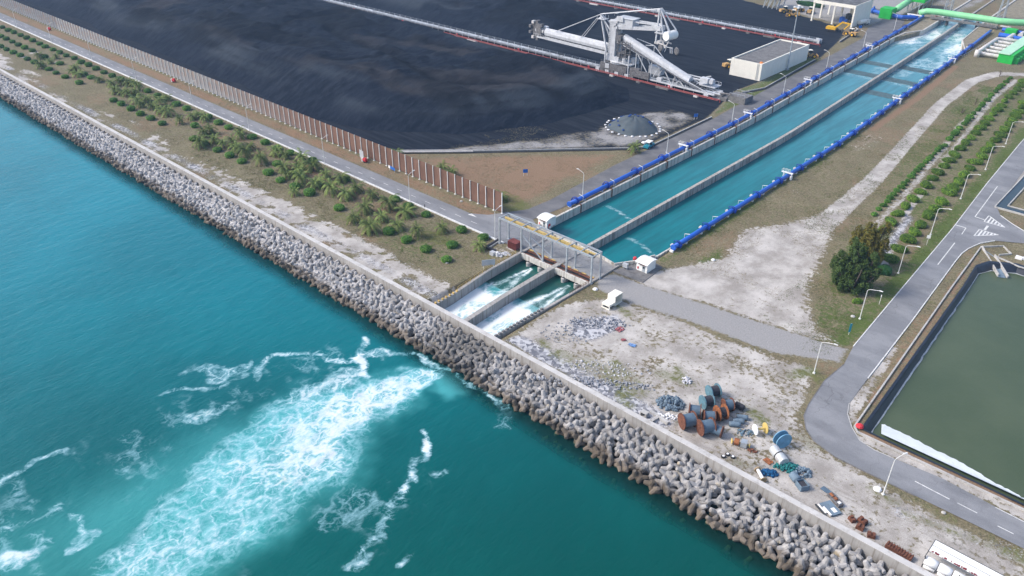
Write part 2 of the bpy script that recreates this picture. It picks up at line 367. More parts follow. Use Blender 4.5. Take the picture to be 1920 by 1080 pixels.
# green growth
green = .30 * sstep(.5, .72, fbm(x * .06, y * .06, 71)) + .0
green = np.maximum(green, L([(-92.3, 158), (-92, 215), (-92.5, 260), (-93.5, 290)], 2.2, 3) * (.45 + .6 * n2))
green = np.maximum(green, P([(1300, 485), (1360, 452), (1372, 505), (1310, 512)], 3) * .75); green = np.maximum(green, P([(1425, 455), (1500, 440), (1490, 470), (1430, 480)], 3) * .7)
green = np.maximum(green, L([(-43.5, 150), (-44.0, 200), (-47, 260), (-50, 330)], 3.2, 3) * (.55 + .5 * n2))
green = np.maximum(green, P([(1500, 560), (1560, 560), (1640, 560), (1665, 580), (1600, 650), (1560, 640), (1520, 610)], 3) * (.35 + .5 * n2))
green = np.maximum(green, poly(x, y, [(-78, 240), (-62, 240), (-70, 385), (-82, 385)], 5) * (.3 + .55 * n2)); green = np.maximum(green, poly(x, y, [(-62, 180), (-43, 150), (-48, 260), (-56, 400), (-74, 400)], 4) * (.32 + .5 * n2)); green = np.maximum(green, poly(x, y, [(-420, 112), (-124, 112), (-130, 135), (-420, 135)], 3) * .42 * n1 * 1.5)
green = np.maximum(green, poly(x, y, [(-37.5, 190), (-34.8, 221), (-24, 228), (-20, 240), (30, 236), (30, 220), (-30, 219)], 2) * .35)
weed = zero.copy()
for pts, r in (([(1100, 680), (1200, 735)], 2.6), ([(1160, 735), (1180, 760)], 1.6), ([(1270, 690), (1290, 720)], 1.4), ([(1380, 865), (1420, 880)], 1.5), ([(1700, 965), (1900, 1040)], 1.3), ([(1485, 705), (1520, 695), (1540, 712)], 2.0), ([(1635, 915), (1655, 930), (1680, 942)], 1.3), ([(1760, 965), (1785, 980)], 1.4), ([(1500, 815), (1520, 835)], 1.8), ([(1405, 770), (1430, 790)], 1.8), ([(1050, 665), (1130, 705)], 2.4), ([(1150, 680), (1200, 720), (1170, 750)], 1.8), ([(1180, 590), (1115, 545)], 1.6), ([(1240, 700), (1285, 715)], 2), ([(1015, 640), (1025, 650)], 1.4), ([(1900, 1040), (1920, 1050)], 2), ([(905, 483), (940, 478)], 1.6), ([(800, 440), (830, 450)], 3), ([(640, 405), (700, 420)], 2.5), ([(955, 375), (985, 400)], 4), ([(1040, 545), (1075, 560)], 1.2)):
    weed = np.maximum(weed, L(GP(pts), r * 1.15, 1.8) * (.55 + .7 * (n2 - .3)))
green *= 1 - pathm; dry0 = 0; green = np.maximum(green, bpatch * (.5 + .5 * n2)); green = np.maximum(green, .5 * L([(-700, 148.6), (-150, 149.2)], 1.3, .8) * (.4 + n2))
green = np.maximum(green, .4 * L([(-700, 112), (-260, 112)], 2, 3) * n1)
green = np.maximum(green, .55 * poly(x, y, [(-137, 402), (-129, 402), (-134, 480), (-142, 480)], 2))
# bare brown earth
dry = .55 * sstep(.42, .66, fbm(x * .07, y * .07, 81))
dry = np.maximum(dry, P([(760, 292), (1180, 286), (1060, 345), (965, 395)], 4) * (.55 + .5 * n2))
dry = np.maximum(dry, L([(-98 + 7, 292), (-92, 340), (-96, 400)], 1.6, 1.5) * .95)
dry = np.maximum(dry, L([(-700, 145), (-142, 145.5)], 2.6, 1.2) * (.35 + .7 * n2)); dry = np.maximum(dry, L([(-34, 215), (-31.2, 160), (-29.9, 129)], 1.2, .8) * .75 * (.3 + n3))
dry = np.maximum(dry, L([(-28, 127.4), (20, 127.4)], .8, .6) * .9); dry = np.maximum(dry, .7 * L([(-290, 128), (-160, 128)], 6, 5) * n2 * 1.5)
dry = np.maximum(dry, .8 * P([(1690, 510), (1700, 470), (1740, 440), (1720, 520)], 2)); dry = np.maximum(dry, .7 * P([(1000, 600), (1050, 580), (1030, 640)], 1.5))
dry *= 1 - pathm
# grey dust / rubble
grey = pathm * .95
grey = np.maximum(grey, lotm * sstep(.48, .66, fbm(x * .14, y * .14, 91)) * .65); grey = np.maximum(grey, P([(1050, 600), (1160, 590), (1180, 620), (1120, 650), (1060, 640)], 2.5) * .8)
grey = np.maximum(grey, P([(1210, 525), (1300, 520), (1345, 545), (1230, 548)], 2) * .7); grey = np.maximum(grey, .9 * P([(1400, 505), (1440, 490), (1500, 440), (1460, 500), (1425, 540)], 3) * n2)
grey = np.maximum(grey, poly(x, y, [(-215, 455), (-172, 441), (-155, 446), (-150, 500), (-160, 600), (-260, 700), (-330, 640), (-230, 500)], 6) * (.5 + .6 * n2))
grey = np.maximum(grey, poly(x, y, [(-113, 500), (-95, 500), (-60, 470), (-60, 600), (-113, 640)], 5) * (.3 + .6 * n2)); grey = np.maximum(grey, P([(1640, 1000), (1740, 1045), (1750, 1080), (1690, 1075)], 2) * .8)
grey = np.maximum(grey, np.clip(dusty, 0, 1) * .8); grey = np.maximum(grey, poly(x, y, [(-145, 470), (-128, 470), (-128, 640), (-165, 640)], 4) * (.3 + .5 * n2))
rub = P([(1075, 600), (1160, 588), (1170, 615), (1110, 640), (1070, 630)], 2.5) * 1.0
rub = np.maximum(rub, lotm * L([(-96, 104.5), (-58, 104.5)], 3.6, 3) * (.5 + .5 * n2)); rub = np.maximum(rub, L([(-700, 105.5), (-122, 105.5)], 2.6, 2) * .55 * (.4 + n2))
rub = np.maximum(rub, .6 * L(GP([(1690, 960), (1920, 1045)]), 2.6, 2) * (.3 + n2)); rub = np.maximum(rub, .7 * P([(1640, 470), (1700, 395), (1720, 410), (1660, 500)], 2))
nx, ny = len(xs), len(ys); idx = np.arange(nx * ny).reshape(ny, nx)
F = np.stack([idx[:-1, :-1], idx[:-1, 1:], idx[1:, 1:], idx[1:, :-1]], -1).reshape(-1, 4)
t = NT('ground'); p = t.pos()
a_g, a_d, a_s, a_c = t.attr('ma'); b_g, b_r, b_x, b_y = t.attr('mb')
nsd = t.math('ADD', t.math('MULTIPLY', t.noise(.16, 7, t.pos((1, .8, 1)), .68), .8), t.math('MULTIPLY', t.noise(4.5, 3, p, .7), .2)); nf = t.noise(.9, 6, p, .7); ng = t.noise(3.2, 4, p, .7); nl = t.noise(.12, 4, p)
def lay(c, msk, col, k=.9, lo=.42, hi=.62, n=None):
    f = t.ramp(t.math('ADD', msk, t.math('MULTIPLY', t.math('SUBTRACT', n if n is not None else nf, .5), k)), lo, hi); return t.mix(f, c, col)
c = t.mix(t.ramp(nl, .35, .65), (.135, .112, .066), (.185, .158, .098)); nm_ = t.noise(.45, 6, p, .72); c = t.mix(t.ramp(nm_, .46, .64), c, (.125, .122, .058))
c = t.mix(t.ramp(ng, .42, .72), c, (.25, .22, .15)); c = t.mix(t.ramp(nf, .56, .70), c, (.10, .098, .05))
c = t.scale(c, t.ramp(t.noise(1.5, 7, p, .82), .34, .66, .62, 1.38))
c = lay(c, a_d, t.mix(t.ramp(ng, .35, .65), (.20, .125, .075), (.27, .19, .13)), 1.7, .42, .78)
c = lay(c, a_g, t.mix(t.ramp(ng, .3, .7), (.055, .092, .022), (.12, .15, .045)), 1.8, .42, .82)
c = lay(c, b_g, t.mix(t.ramp(ng, .3, .7), (.25, .245, .245), (.35, .34, .335)), 1.2, .4, .7)
c = lay(c, a_s, t.mix(t.ramp(nsd, .36, .66), (.30, .275, .25), (.545, .515, .485)), 1.9, .42, .62)
vo = t.n('ShaderNodeTexVoronoi'); vo.inputs['Scale'].default_value = 1.4; t.l(p, vo.inputs['Vector'])
vs_ = t.n('ShaderNodeSeparateColor'); t.l(vo.outputs['Color'], vs_.inputs[0])
stk = t.ramp(t.noise(1.0, 5, t.pos((.07, 1.1, 1)), .7), .50, .66); c = t.mix(t.math('MULTIPLY', stk, t.math('MULTIPLY', b_y, .5)), c, (.26, .235, .21)); gr_ = t.ramp(t.noise(7.0, 3, p, .8), .30, .72, .80, 1.18); c = t.scale(c, gr_)
c = lay(c, b_r, t.mix(t.ramp(vs_.outputs[0], .2, .8), (.15, .155, .18), (.50, .50, .52)), 1.3, .5, .6, ng)
c = lay(c, b_x, t.mix(t.ramp(ng, .3, .7), t.mix(t.ramp(nf, .4, .6), (.055, .085, .022), (.15, .125, .06)), (.13, .155, .05)), 1.9, .40, .92)
c = lay(c, a_c, t.mix(t.ramp(t.noise(.55, 6, t.pos((.10, 1.0, 1)), .7), .35, .68), (.005, .008, .016), (.022, .027, .038)), .7, .4, .66)
t.bump(t.math('ADD', t.math('MULTIPLY', nf, .7), t.math('MULTIPLY', ng, .5)), .55, .22)
MG = t.done(c, .95, 0, .12)
ground = mesh_np('ground', np.stack([x, y, zz], -1), F, MG, kind='structure')
vcol(ground, 'ma', np.stack([green, dry, sand, coal], -1)); vcol(ground, 'mb', np.stack([grey, rub, weed, lotm * sstep(116, 108, y) if False else lotm * (1 - sstep(110, 118, y))], -1))
# coal stockpiles ----------------------------------------------------
t = NT('coal'); p = t.pos(); n_a = t.noise(.05, 6, p, .65); n_b = t.noise(.5, 6, t.pos((1, .35, .35)), .7); n_c = t.noise(2.6, 3, p)  # blue of the reflected sky is painted into the coal base tones
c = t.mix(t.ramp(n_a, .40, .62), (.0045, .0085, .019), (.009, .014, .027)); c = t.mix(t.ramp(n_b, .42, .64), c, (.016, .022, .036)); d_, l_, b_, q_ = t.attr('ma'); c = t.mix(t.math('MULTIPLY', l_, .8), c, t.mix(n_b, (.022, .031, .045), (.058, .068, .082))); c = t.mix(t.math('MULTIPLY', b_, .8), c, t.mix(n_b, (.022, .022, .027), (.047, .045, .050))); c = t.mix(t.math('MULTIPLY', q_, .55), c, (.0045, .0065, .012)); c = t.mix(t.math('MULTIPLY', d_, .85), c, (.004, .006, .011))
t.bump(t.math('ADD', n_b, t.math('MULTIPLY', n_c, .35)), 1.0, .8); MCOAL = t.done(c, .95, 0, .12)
def pile(name, foot, hmax, slope, groove, label, step=1.3, seed=0, amp=5.5):
    fx = [q[0] for q in foot]; fy = [q[1] for q in foot]
    gx = np.arange(min(fx) - 2, max(fx) + 3, step); gy = np.arange(min(fy) - 2, max(fy) + 3, step); X, Y = np.meshgrid(gx, gy); X = X.ravel(); Y = Y.ravel()
    wx = X + 5 * (fbm(X * .03, Y * .03, seed + 1) - .5) * 2; wy = Y + 4 * (fbm(X * .03, Y * .03, seed + 2) - .5) * 2
    d = seg_dist(wx, wy, foot, True); d = np.where(inside(wx, wy, foot), d, -d)
    top = hmax + amp * 2 * (fbm(X * .022, Y * .03, seed + 3) - .5) + amp * .5 * np.abs(fbm(X * .07, Y * .09, seed + 4) - .5) * 2
    h = np.minimum(np.maximum(d, 0) * slope, top); k = .8; h = -np.log(np.exp(-np.maximum(d, 0) * slope / k) + np.exp(-top / k)) * k; h = np.maximum(h, 0)
    for g, wd, dp in groove:
        q = seg_dist(X, Y, g); h -= dp * .5 * np.exp(-(q / wd) ** 2) * sstep(0, 6, d)
    rill = fbm(X * .5, Y * .06, seed + 5, 3); h += .6 * (rill - .5) * sstep(1, 6, d); h += .8 * (fbm(X * .2, Y * .2, seed + 6, 4) - .5) * sstep(.5, 3, d)
    gm = np.zeros_like(X)
    for g, wd, dp in groove: gm = np.maximum(gm, np.exp(-(seg_dist(X, Y, g) / (wd * 1.1)) ** 2))
    lightb = sstep(4, 12, d) * (1 - sstep(17, 24, d)) * sstep(.38, .6, fbm(X * .03, Y * .06, seed + 9)); brn = sstep(.5, .62, fbm(X * .02, Y * .035, seed + 8)) * sstep(14, 22, d); darkb = np.maximum(gm, .8 * sstep(.56, .66, fbm(X * .028 + Y * .01, Y * .06, seed + 12)) * sstep(6, 14, d))  # pale slopes, dark grooves and terrace lines: relief shading painted as vertex tones
    terr = sstep(.30, .5, np.abs(((h + 1.2 * fbm(X * .03, Y * .03, seed + 15)) / 2.3) % 1.0 - .5)) * sstep(.35, .6, fbm(X * .025, Y * .04, seed + 14)) * sstep(3, 8, d)
    Z = np.where(d > 0, np.maximum(h + .35 * terr, .02), -.35)
    nx, ny = len(gx), len(gy); idx = np.arange(nx * ny).reshape(ny, nx); q = (d > -2.5).reshape(ny, nx)
    ok = q[:-1, :-1] | q[:-1, 1:] | q[1:, 1:] | q[1:, :-1]
    F = np.stack([idx[:-1, :-1], idx[:-1, 1:], idx[1:, 1:], idx[1:, :-1]], -1)[ok]
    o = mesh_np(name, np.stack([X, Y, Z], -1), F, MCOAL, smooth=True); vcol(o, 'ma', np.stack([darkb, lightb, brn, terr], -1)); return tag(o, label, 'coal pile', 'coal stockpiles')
g1 = [(GP([(600, 40), (660, 75), (740, 105), (790, 140), (850, 155), (960, 152), (1050, 165)], 8), 3.2, 2.6), (GP([(520, 60), (560, 40), (640, 32)], 8), 2.6, 1.8), (GP([(610, 118), (700, 115), (745, 100)], 8), 2.2, 1.6), (GP([(700, 60), (800, 75), (900, 95)], 8), 2.5, 1.2)]
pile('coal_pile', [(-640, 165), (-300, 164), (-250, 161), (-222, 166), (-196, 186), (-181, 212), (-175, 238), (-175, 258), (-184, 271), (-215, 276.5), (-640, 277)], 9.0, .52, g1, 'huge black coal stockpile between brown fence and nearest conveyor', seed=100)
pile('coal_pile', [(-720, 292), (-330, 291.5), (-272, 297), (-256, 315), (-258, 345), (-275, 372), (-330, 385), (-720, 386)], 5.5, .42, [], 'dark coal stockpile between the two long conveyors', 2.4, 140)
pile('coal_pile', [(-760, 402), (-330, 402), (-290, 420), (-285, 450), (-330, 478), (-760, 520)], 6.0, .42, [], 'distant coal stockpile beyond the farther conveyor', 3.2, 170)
# sea ------------------------------------------------------------------
sx = lines((-1500, -420, 30), (-420, -220, 3), (-220, -160, 1.2), (-160, -50, .45), (-50, 40, .8), (40, 300, 20)); sy = lines((-400, -40, 24), (-40, 8, 2), (8, 100.4, .45))
X, Y = np.meshgrid(sx, sy); X = X.ravel(); Y = Y.ravel()
wx = X + 5 * (fbm(X * .09, Y * .09, 201) - .5) * 2 + 1.6 * (fbm(X * .35, Y * .35, 202) - .5) * 2; wy = Y + 5 * (fbm(X * .09, Y * .09, 203) - .5) * 2 + 1.6 * (fbm(X * .35, Y * .35, 204) - .5) * 2
def pl(pts, rad): return seg_dist(wx, wy, GP(pts, SEA_Z), False, rad)
core = pl([(785, 702), (700, 742), (610, 800), (520, 868), (435, 935), (365, 998), (300, 1060), (255, 1110)], [4, 9, 12.5, 13.5, 13.5, 12.5, 11, 10])
den = sstep(10, 75, Y); foam = (1 - sstep(.35, 1.15, core)) * (.50 + .25 * den)
foam = np.maximum(foam, .56 * (1 - sstep(.2, 1.15, pl([(660, 695), (570, 740), (480, 820), (380, 890), (300, 950), (210, 1040)], [3.5, 4.5, 5, 5, 4.5, 4]))))
foam *= .72 + .42 * sstep(.3, .66, fbm(X * .12, Y * .07, 205))
streak = sstep(.55, .72, fbm(X * .055 + 3, Y * .13, 206))
speck = np.maximum(0, 1.0 * streak * (1 - sstep(.3, 1.0, seg_dist(X, Y, GP([(620, 690), (420, 790), (230, 800), (60, 900), (-100, 1000)], SEA_Z), False, [14, 20, 28, 34, 40]))))
clmp = sstep(.30, .66, fbm(X * .22 + Y * .1, Y * .34, 231)); speck = np.maximum(speck, sstep(.42, .62, fbm(X * .1, Y * .12, 207)) * (1 - sstep(.3, 1.0, seg_dist(X, Y, GP([(760, 840), (720, 930), (640, 1010), (560, 1090)], SEA_Z), False, [8, 12, 14, 14]))))
def ln(pts, r, v):
    global foam; foam = np.maximum(foam, (v - .22) * (1 - sstep(.25, 1.1, pl(pts, [r * 1.5] * len(pts)))) * (.45 + .85 * sstep(.3, .62, fbm(X * .22, Y * .22, 222))))
ln([(690, 640), (668, 665), (680, 690)], 1.1, .97); ln([(805, 830), (812, 870), (770, 905), (745, 920)], .75, .95); ln([(745, 925), (725, 980), (680, 1060)], 1.0, .62)
ln([(480, 700), (540, 670), (600, 658), (660, 668), (730, 655), (790, 668), (830, 690)], .95, .74); ln([(350, 700), (410, 695), (450, 690)], 1.5, .60); ln([(310, 745), (400, 720), (480, 680)], .8, .60)
ln([(0, 900), (60, 870), (110, 850)], .9, .6); ln([(0, 1060), (50, 1030), (60, 1010)], 1.2, .78); ln([(830, 690), (862, 706), (900, 735), (930, 770)], .7, .72); ln([(920, 740), (945, 785), (930, 800)], 1.5, .5); ln([(780, 1045), (760, 1055)], 1.0, .7)
ln([(355, 800), (400, 770), (440, 740)], .9, .6); ln([(0, 1000), (90, 960), (140, 930)], .8, .62); ln([(130, 960), (140, 1000), (100, 1030)], .7, .62)
aer = np.maximum(1 - sstep(.5, 1.35, core), .75 * (1 - sstep(.2, 1.0, pl([(800, 690), (830, 715), (850, 735)], [4, 5.5, 4.5]))))
aer = np.maximum(aer, .55 * (1 - sstep(.2, 1.3, pl([(430, 850), (250, 960), (80, 1060)], [12, 14, 15]))))
aer = np.clip(aer * (.7 + .6 * (fbm(X * .08, Y * .08, 208) - .4)), 0, 1)
speck = np.maximum(speck * clmp, .75 * clmp * sstep(.5, .66, fbm(X * .07, Y * .16, 233)) * (1 - sstep(.3, 1.0, seg_dist(X, Y, GP([(560, 700), (330, 800), (100, 930)], SEA_Z), False, [12, 20, 26])))); foam = np.maximum(foam, .25 * speck); shal = sstep(85.0, 90.0, Y + 1.6 * (fbm(X * .3, Y * .3, 209) - .5)) * .8
calm = sstep(-260, 0, X - (Y - 60) * .6)      # deeper green water towards the right of the outfall
nx, ny = len(sx), len(sy); idx = np.arange(nx * ny).reshape(ny, nx)
F = np.stack([idx[:-1, :-1], idx[:-1, 1:], idx[1:, 1:], idx[1:, :-1]], -1).reshape(-1, 4)
def lace(t, p, f, s=.42):
    d1 = t.n('ShaderNodeTexNoise'); d1.inputs['Scale'].default_value = .35; d1.inputs['Detail'].default_value = 5; t.l(p, d1.inputs['Vector'])
    wv = t.n('ShaderNodeVectorMath', operation='MULTIPLY_ADD'); t.l(d1.outputs['Color'], wv.inputs[0]); wv.inputs[1].default_value = (5, 5, 0); t.l(p, wv.inputs[2])
    r = None
    for sc, wgt in ((.15, .72), (.34, .66), (.95, .42)):
        v = t.n('ShaderNodeTexVoronoi', feature='DISTANCE_TO_EDGE'); v.inputs['Scale'].default_value = sc; t.l(wv.outputs[0], v.inputs['Vector'])
        e = t.math('MULTIPLY', t.ramp(v.outputs['Distance'], 0, .17, 1, 0), wgt); r = e if r is None else t.math('MAXIMUM', r, e)
    fine = t.noise(1.6, 6, t.pos((1.15, .55, 1)), .78)
    k = t.math('ADD', t.math('ADD', f, t.math('MULTIPLY', r, .72)), t.math('MULTIPLY', t.math('SUBTRACT', fine, .5), 1.3))
    on = t.ramp(f, .03, .25)
    return t.math('MULTIPLY', t.ramp(k, .80, 1.42), on), t.math('MULTIPLY', t.ramp(k, .3, 1.15), on)
def wave_bump(t, sc1, sc2, st, dist=.35, ang=.6):
    m = t.n('ShaderNodeMapping'); m.inputs['Rotation'].default_value = (0, 0, ang); m.inputs['Scale'].default_value = (1, .38, 1); t.l(t.n('ShaderNodeNewGeometry').outputs['Position'], m.inputs[0])
    h = t.math('ADD', t.noise(sc1, 5, m.outputs[0], .6), t.math('MULTIPLY', t.noise(sc2, 3, m.outputs[0]), .4)); t.bump(h, st, dist)
t = NT('sea'); p = t.pos(); f_, a_, s_, k_ = t.attr('ma')
w_ = t.mix(k_, (.0, .15, .195), (.0, .056, .042)); w_ = t.mix(t.ramp(t.noise(.02, 4, p), .35, .65), w_, t.scale(w_, t.math('ADD', 1.25, 0.0)))
w_ = t.mix(t.math('MULTIPLY', a_, .9), w_, t.mix(k_, (.12, .48, .56), (.06, .38, .36)))
hard, softf = lace(t, p, f_)
sp_ = t.attr('mb')[0]; fl = t.ramp(t.math('ADD', t.noise(1.7, 6, t.pos((1, 1.5, 1)), .8), t.math('MULTIPLY', sp_, .20)), .66, .80); fl = t.math('MULTIPLY', fl, t.ramp(sp_, .1, .75)); c = t.mix(t.math('MULTIPLY', softf, .62), w_, (.34, .60, .68)); c = t.mix(t.math('MULTIPLY', hard, .92), c, t.mix(t.ramp(t.noise(.22, 4, p), .55, .7), (.66, .71, .72), (.70, .69, .60)))
wave_bump(t, .42, 1.6, .42, .5, .75)
t.done(c, t.math('ADD', .14, t.math('MULTIPLY', hard, .6)), 0, .17)
tr = t.n('ShaderNodeBsdfTransparent'); tr.inputs[0].default_value = (.35, .62, .60, 1); ms = t.n('ShaderNodeMixShader'); t.l(t.math('MULTIPLY', s_, t.math('SUBTRACT', 1, softf)), ms.inputs[0]); t.l(t.b.outputs[0], ms.inputs[1]); t.l(tr.outputs[0], ms.inputs[2]); t.l(ms.outputs[0], t.out.inputs[0])
MSEA = t.m
sea = mesh_np('sea', np.stack([X, Y, SEA_Z + .7 * np.clip(foam, 0, 1) * (fbm(X * .45, Y * .3, 241) - .45) + .10 * (fbm(X * .3 + Y * .1, Y * .5, 242) - .5)], -1), F, MSEA, smooth=True, kind='structure')
vcol(sea, 'ma', np.stack([foam, aer, shal, calm], -1)); vcol(sea, 'mb', np.stack([speck, speck, speck, calm], -1))
sb = MB(); sb.box(-1500, 300, -400, 101, -9, -8.8); tag(sb.build('seabed', M('seabed', (.01, .06, .07), .9, .2, .05)), kind='structure')
# canal and outfall water ---------------------------------------------
def canal_sheet(name, x0, x1, y0, y1, z, st, fo, deep, col, spec=.3):
    gx = np.linspace(x0, x1, max(3, int((x1 - x0) / st))); gy = np.linspace(y0, y1, max(3, int((y1 - y0) / st))); X, Y = np.meshgrid(gx, gy); X2 = (X + SH(Y)).ravel(); X = X.ravel(); Y = Y.ravel()
    f, a = fo(X, Y); nx, ny = len(gx), len(gy); idx = np.arange(nx * ny).reshape(ny, nx)
    F = np.stack([idx[:-1, :-1], idx[:-1, 1:], idx[1:, 1:], idx[1:, :-1]], -1).reshape(-1, 4)
    t = NT(name); p = t.pos(); f_, a_, s_, k_ = t.attr('ma'); hard, softf = lace(t, t.pos((.7, .5, 1)), f_, .8)
    w_ = t.mix(a_, deep, col); w_ = t.scale(w_, t.ramp(t.noise(.35, 5, t.pos((1.6, .16, 1)), .65), .3, .7, .80, 1.16)); c = t.mix(t.math('MULTIPLY', softf, .5), w_, (.55, .74, .78)); c = t.mix(hard, c, (.80, .84, .84)); wave_bump(t, .7, 2.4, .3, .25, 1.2); t.done(c, .16, 0, spec)
    o = mesh_np(name, np.stack([X2, Y, np.full_like(X, z)], -1), F, t.m, smooth=True, kind='structure'); vcol(o, 'ma', np.stack([f, a, f * 0, f * 0], -1)); return o
def cf(X, Y):
    n = fbm(X * .12, Y * .05, 301); f = sstep(398, 450, Y) * (.3 + .75 * sstep(.38, .66, n)); f = np.maximum(f, .42 * sstep(340, 400, Y) * sstep(.45, .62, n)); f = f * (1 - sstep(462, 484, Y) * .75)
    f = np.maximum(f, .8 * np.exp(-((X + 104) / 3.2) ** 2 - ((Y - 462) / 14) ** 2)); f = np.maximum(f, .75 * np.exp(-((X + 122) / 2.0) ** 2 - ((Y - 465) / 7) ** 2)); f = np.maximum(f, .35 * sstep(355, 365, Y) * (1 - sstep(365, 372, Y)))
    for cy0, xa, xb, k in ((176, -126, -112.5, 1), (163.5, -109, -96.5, 1)):
        tt = np.clip((X - xa) / (xb - xa), 0, 1); f = np.maximum(f, .5 * np.exp(-((Y - (cy0 + 5.5 * np.sqrt(tt) * 1.2 - 9 * tt)) / .55) ** 2) * (X > xa) * (X < xb))
    return f, sstep(150, 430, Y)
cw = canal_sheet('canal_water', -128.3, -94.2, 149.6, 640, CAN_Z, .9, cf, (.0, .145, .165), (.05, .215, .265))
def of(X, Y):
    n = fbm(X * .5, Y * .3, 311); f = 1 - sstep(115.5, 121.5, Y + 3 * (n - .5)) ; f *= 1.2
    for c0 in (-116.3, -103.9):
        ax = np.abs(X - c0 - (Y - 122) * -.03); wv = np.interp(Y, [116, 121, 126, 131, 134], [4.5, 3.3, 1.9, .9, .3]); e = np.exp(-((ax - wv * .62) / (wv * .35 + .2)) ** 2) * (Y < 134)
        f = np.maximum(f, e * .8 * (.55 + .9 * n)); f = np.maximum(f, .34 * (ax < wv * .7) * (Y < 131) * n * 1.3)
    for c0 in (-110.9, -99.9): f = np.maximum(f, .85 * np.exp(-((X - c0) / 1.1) ** 2) * (1 - sstep(126, 134, Y)))
    f = np.where(Y < 104.6, f * .0, f); return f, sstep(124, 112, Y) * 0 + np.where(Y < 121, .9, .12)
ow = canal_sheet('outfall_water', -121.6, -98.8, 101.5, 149.4, OUT_Z, .35, of, (.004, .055, .04), (.06, .30, .32))
# pond ------------------------------------------------------------------
PB = MB(); n = len(POND); POND_O = [(a + (-.5 if a < 0 else .5), b + (-.5 if b < 150 else .9)) for a, b in POND]; PB.add([(a, b, .16) for a, b in POND_O] + [(a, b, .10) for a, b in POND] + [(a, b, -2.6) for a, b in POND_IN], [(k * n + i, k * n + (i + 1) % n, (k + 1) * n + (i + 1) % n, (k + 1) * n + i) for k in (0, 1) for i in range(n)]); tag(PB.build('pond_liner', mt['liner']), 'black plastic liner on the pond bank', 'liner')
t = NT('pond_water'); wave_bump(t, .8, 2.6, .35, .2, 2.2); MPW = t.done(t.mix(t.ramp(t.noise(.03, 4), .35, .65), (.062, .088, .048), (.080, .106, .060)), .2, 0, .25)
o = MB(); o.add([(a, b, -1.45) for a, b in POND], [tuple(range(len(POND)))]); tag(o.build('pond_water', MPW), kind='structure')
def ribbon(name, pts, w, z, mat, jag=0, seed=0):
    m = MB(); k = len(pts); vs = []; rr = np.random.default_rng(seed)
    for i, q in enumerate(pts):
        a = Vector(pts[max(i - 1, 0)]); b = Vector(pts[min(i + 1, k - 1)]); d = (b - a).normalized(); nn = Vector((-d.y, d.x)); ww = w[i] if isinstance(w, (list, tuple)) else w
        vs += [(q[0] + nn.x * ww / 2 + rr.normal() * jag, q[1] + nn.y * ww / 2 + rr.normal() * jag, z), (q[0] - nn.x * ww / 2, q[1] - nn.y * ww / 2, z)]
    m.add(vs, [(2 * i, 2 * i + 1, 2 * i + 3, 2 * i + 2) for i in range(k - 1)]); return m.build(name, mat)
# roads -----------------------------------------------------------------
t = NT('asphalt'); n0 = t.noise(.18, 5, t.pos((.5, 1.2, 1))); n9 = t.noise(7, 3); c = t.mix(t.ramp(n0, .35, .68), (.185, .19, .205), (.255, .26, .275)); c = t.scale(c, t.ramp(n9, .2, .8, .85, 1.15))
c = t.mix(t.math('MULTIPLY', t.ramp(t.noise(.5, 6, t.pos(), .7), .60, .74), .5), c, (.32, .31, .295)); t.bump(n9, .2, .03); vc = t.n('ShaderNodeTexVoronoi', feature='DISTANCE_TO_EDGE'); vc.inputs['Scale'].default_value = .16; dv = t.n('ShaderNodeVectorMath', operation='MULTIPLY_ADD'); dn = t.n('ShaderNodeTexNoise'); dn.inputs['Scale'].default_value = .5; t.l(t.pos(), dn.inputs['Vector']); t.l(dn.outputs['Color'], dv.inputs[0]); dv.inputs[1].default_value = (3, 3, 0); t.l(t.pos(), dv.inputs[2]); t.l(dv.outputs[0], vc.inputs['Vector']); c = t.mix(t.math('MULTIPLY', t.ramp(vc.outputs['Distance'], .004, .016, 1, 0), t.ramp(t.noise(.05, 3), .45, .6, 0, .45)), c, (.10, .10, .105)); c = t.mix(t.math('MULTIPLY', t.ramp(t.noise(.22, 5, t.pos((1, 1, 1)), .7), .58, .66), .35), c, (.15, .15, .16)); MASP = t.done(c, .92, 0, .2)
t = NT('asphalt_dark'); n0 = t.noise(.2, 5); n9 = t.noise(7, 3); c = t.mix(t.ramp(n0, .35, .68), (.125, .125, .135), (.175, .173, .178)); c = t.scale(c, t.ramp(n9, .2, .8, .85, 1.15)); MASD = t.done(c, .92, 0, .2)
def sheet(name, pts, z, mat, kind='structure'):
    m = MB(); m.add([(a, b, z) for a, b in pts], [tuple(range(len(pts)))]); return tag(m.build(name, mat), kind=kind)
sheet('coast_road', [(-720, 136.4), (-121.6, 136.4), (-121.6, 149.8), (-128.8, 149.8), (-132.4, 152), (-140.8, 150.5), (-143.5, 145.5), (-148, 142.6), (-720, 142.0)], .13, MASP)
sheet('canal_road', [(-132.4, 152), (-131.2, 163), (-131.3, 262)] + [(-131.3 + sh(q), q) for q in (300, 340, 380, 420, 450)] + [(-146, 476), (-155, 490), (-175, 497), (-230, 510), (-230, 504), (-178, 490), (-162, 482), (-155.5, 468), (-154, 445)] + [(-140 + sh(q), q) for q in (420, 380, 340, 300)] + [(-139.2, 262), (-139.2, 200), (-137.2, 165), (-137.8, 156), (-140.8, 150.5)], .10, MASD)
LE = GP([(1960, 217), (1912, 270), (1850, 345), (1785, 430), (1692, 540), (1600, 650), (1582, 684), (1545, 715), (1515, 760), (1507, 780), (1511, 805), (1525, 827), (1565, 857), (1615, 882), (1715, 930), (1920, 1030)]) + [(25, 117.8)]
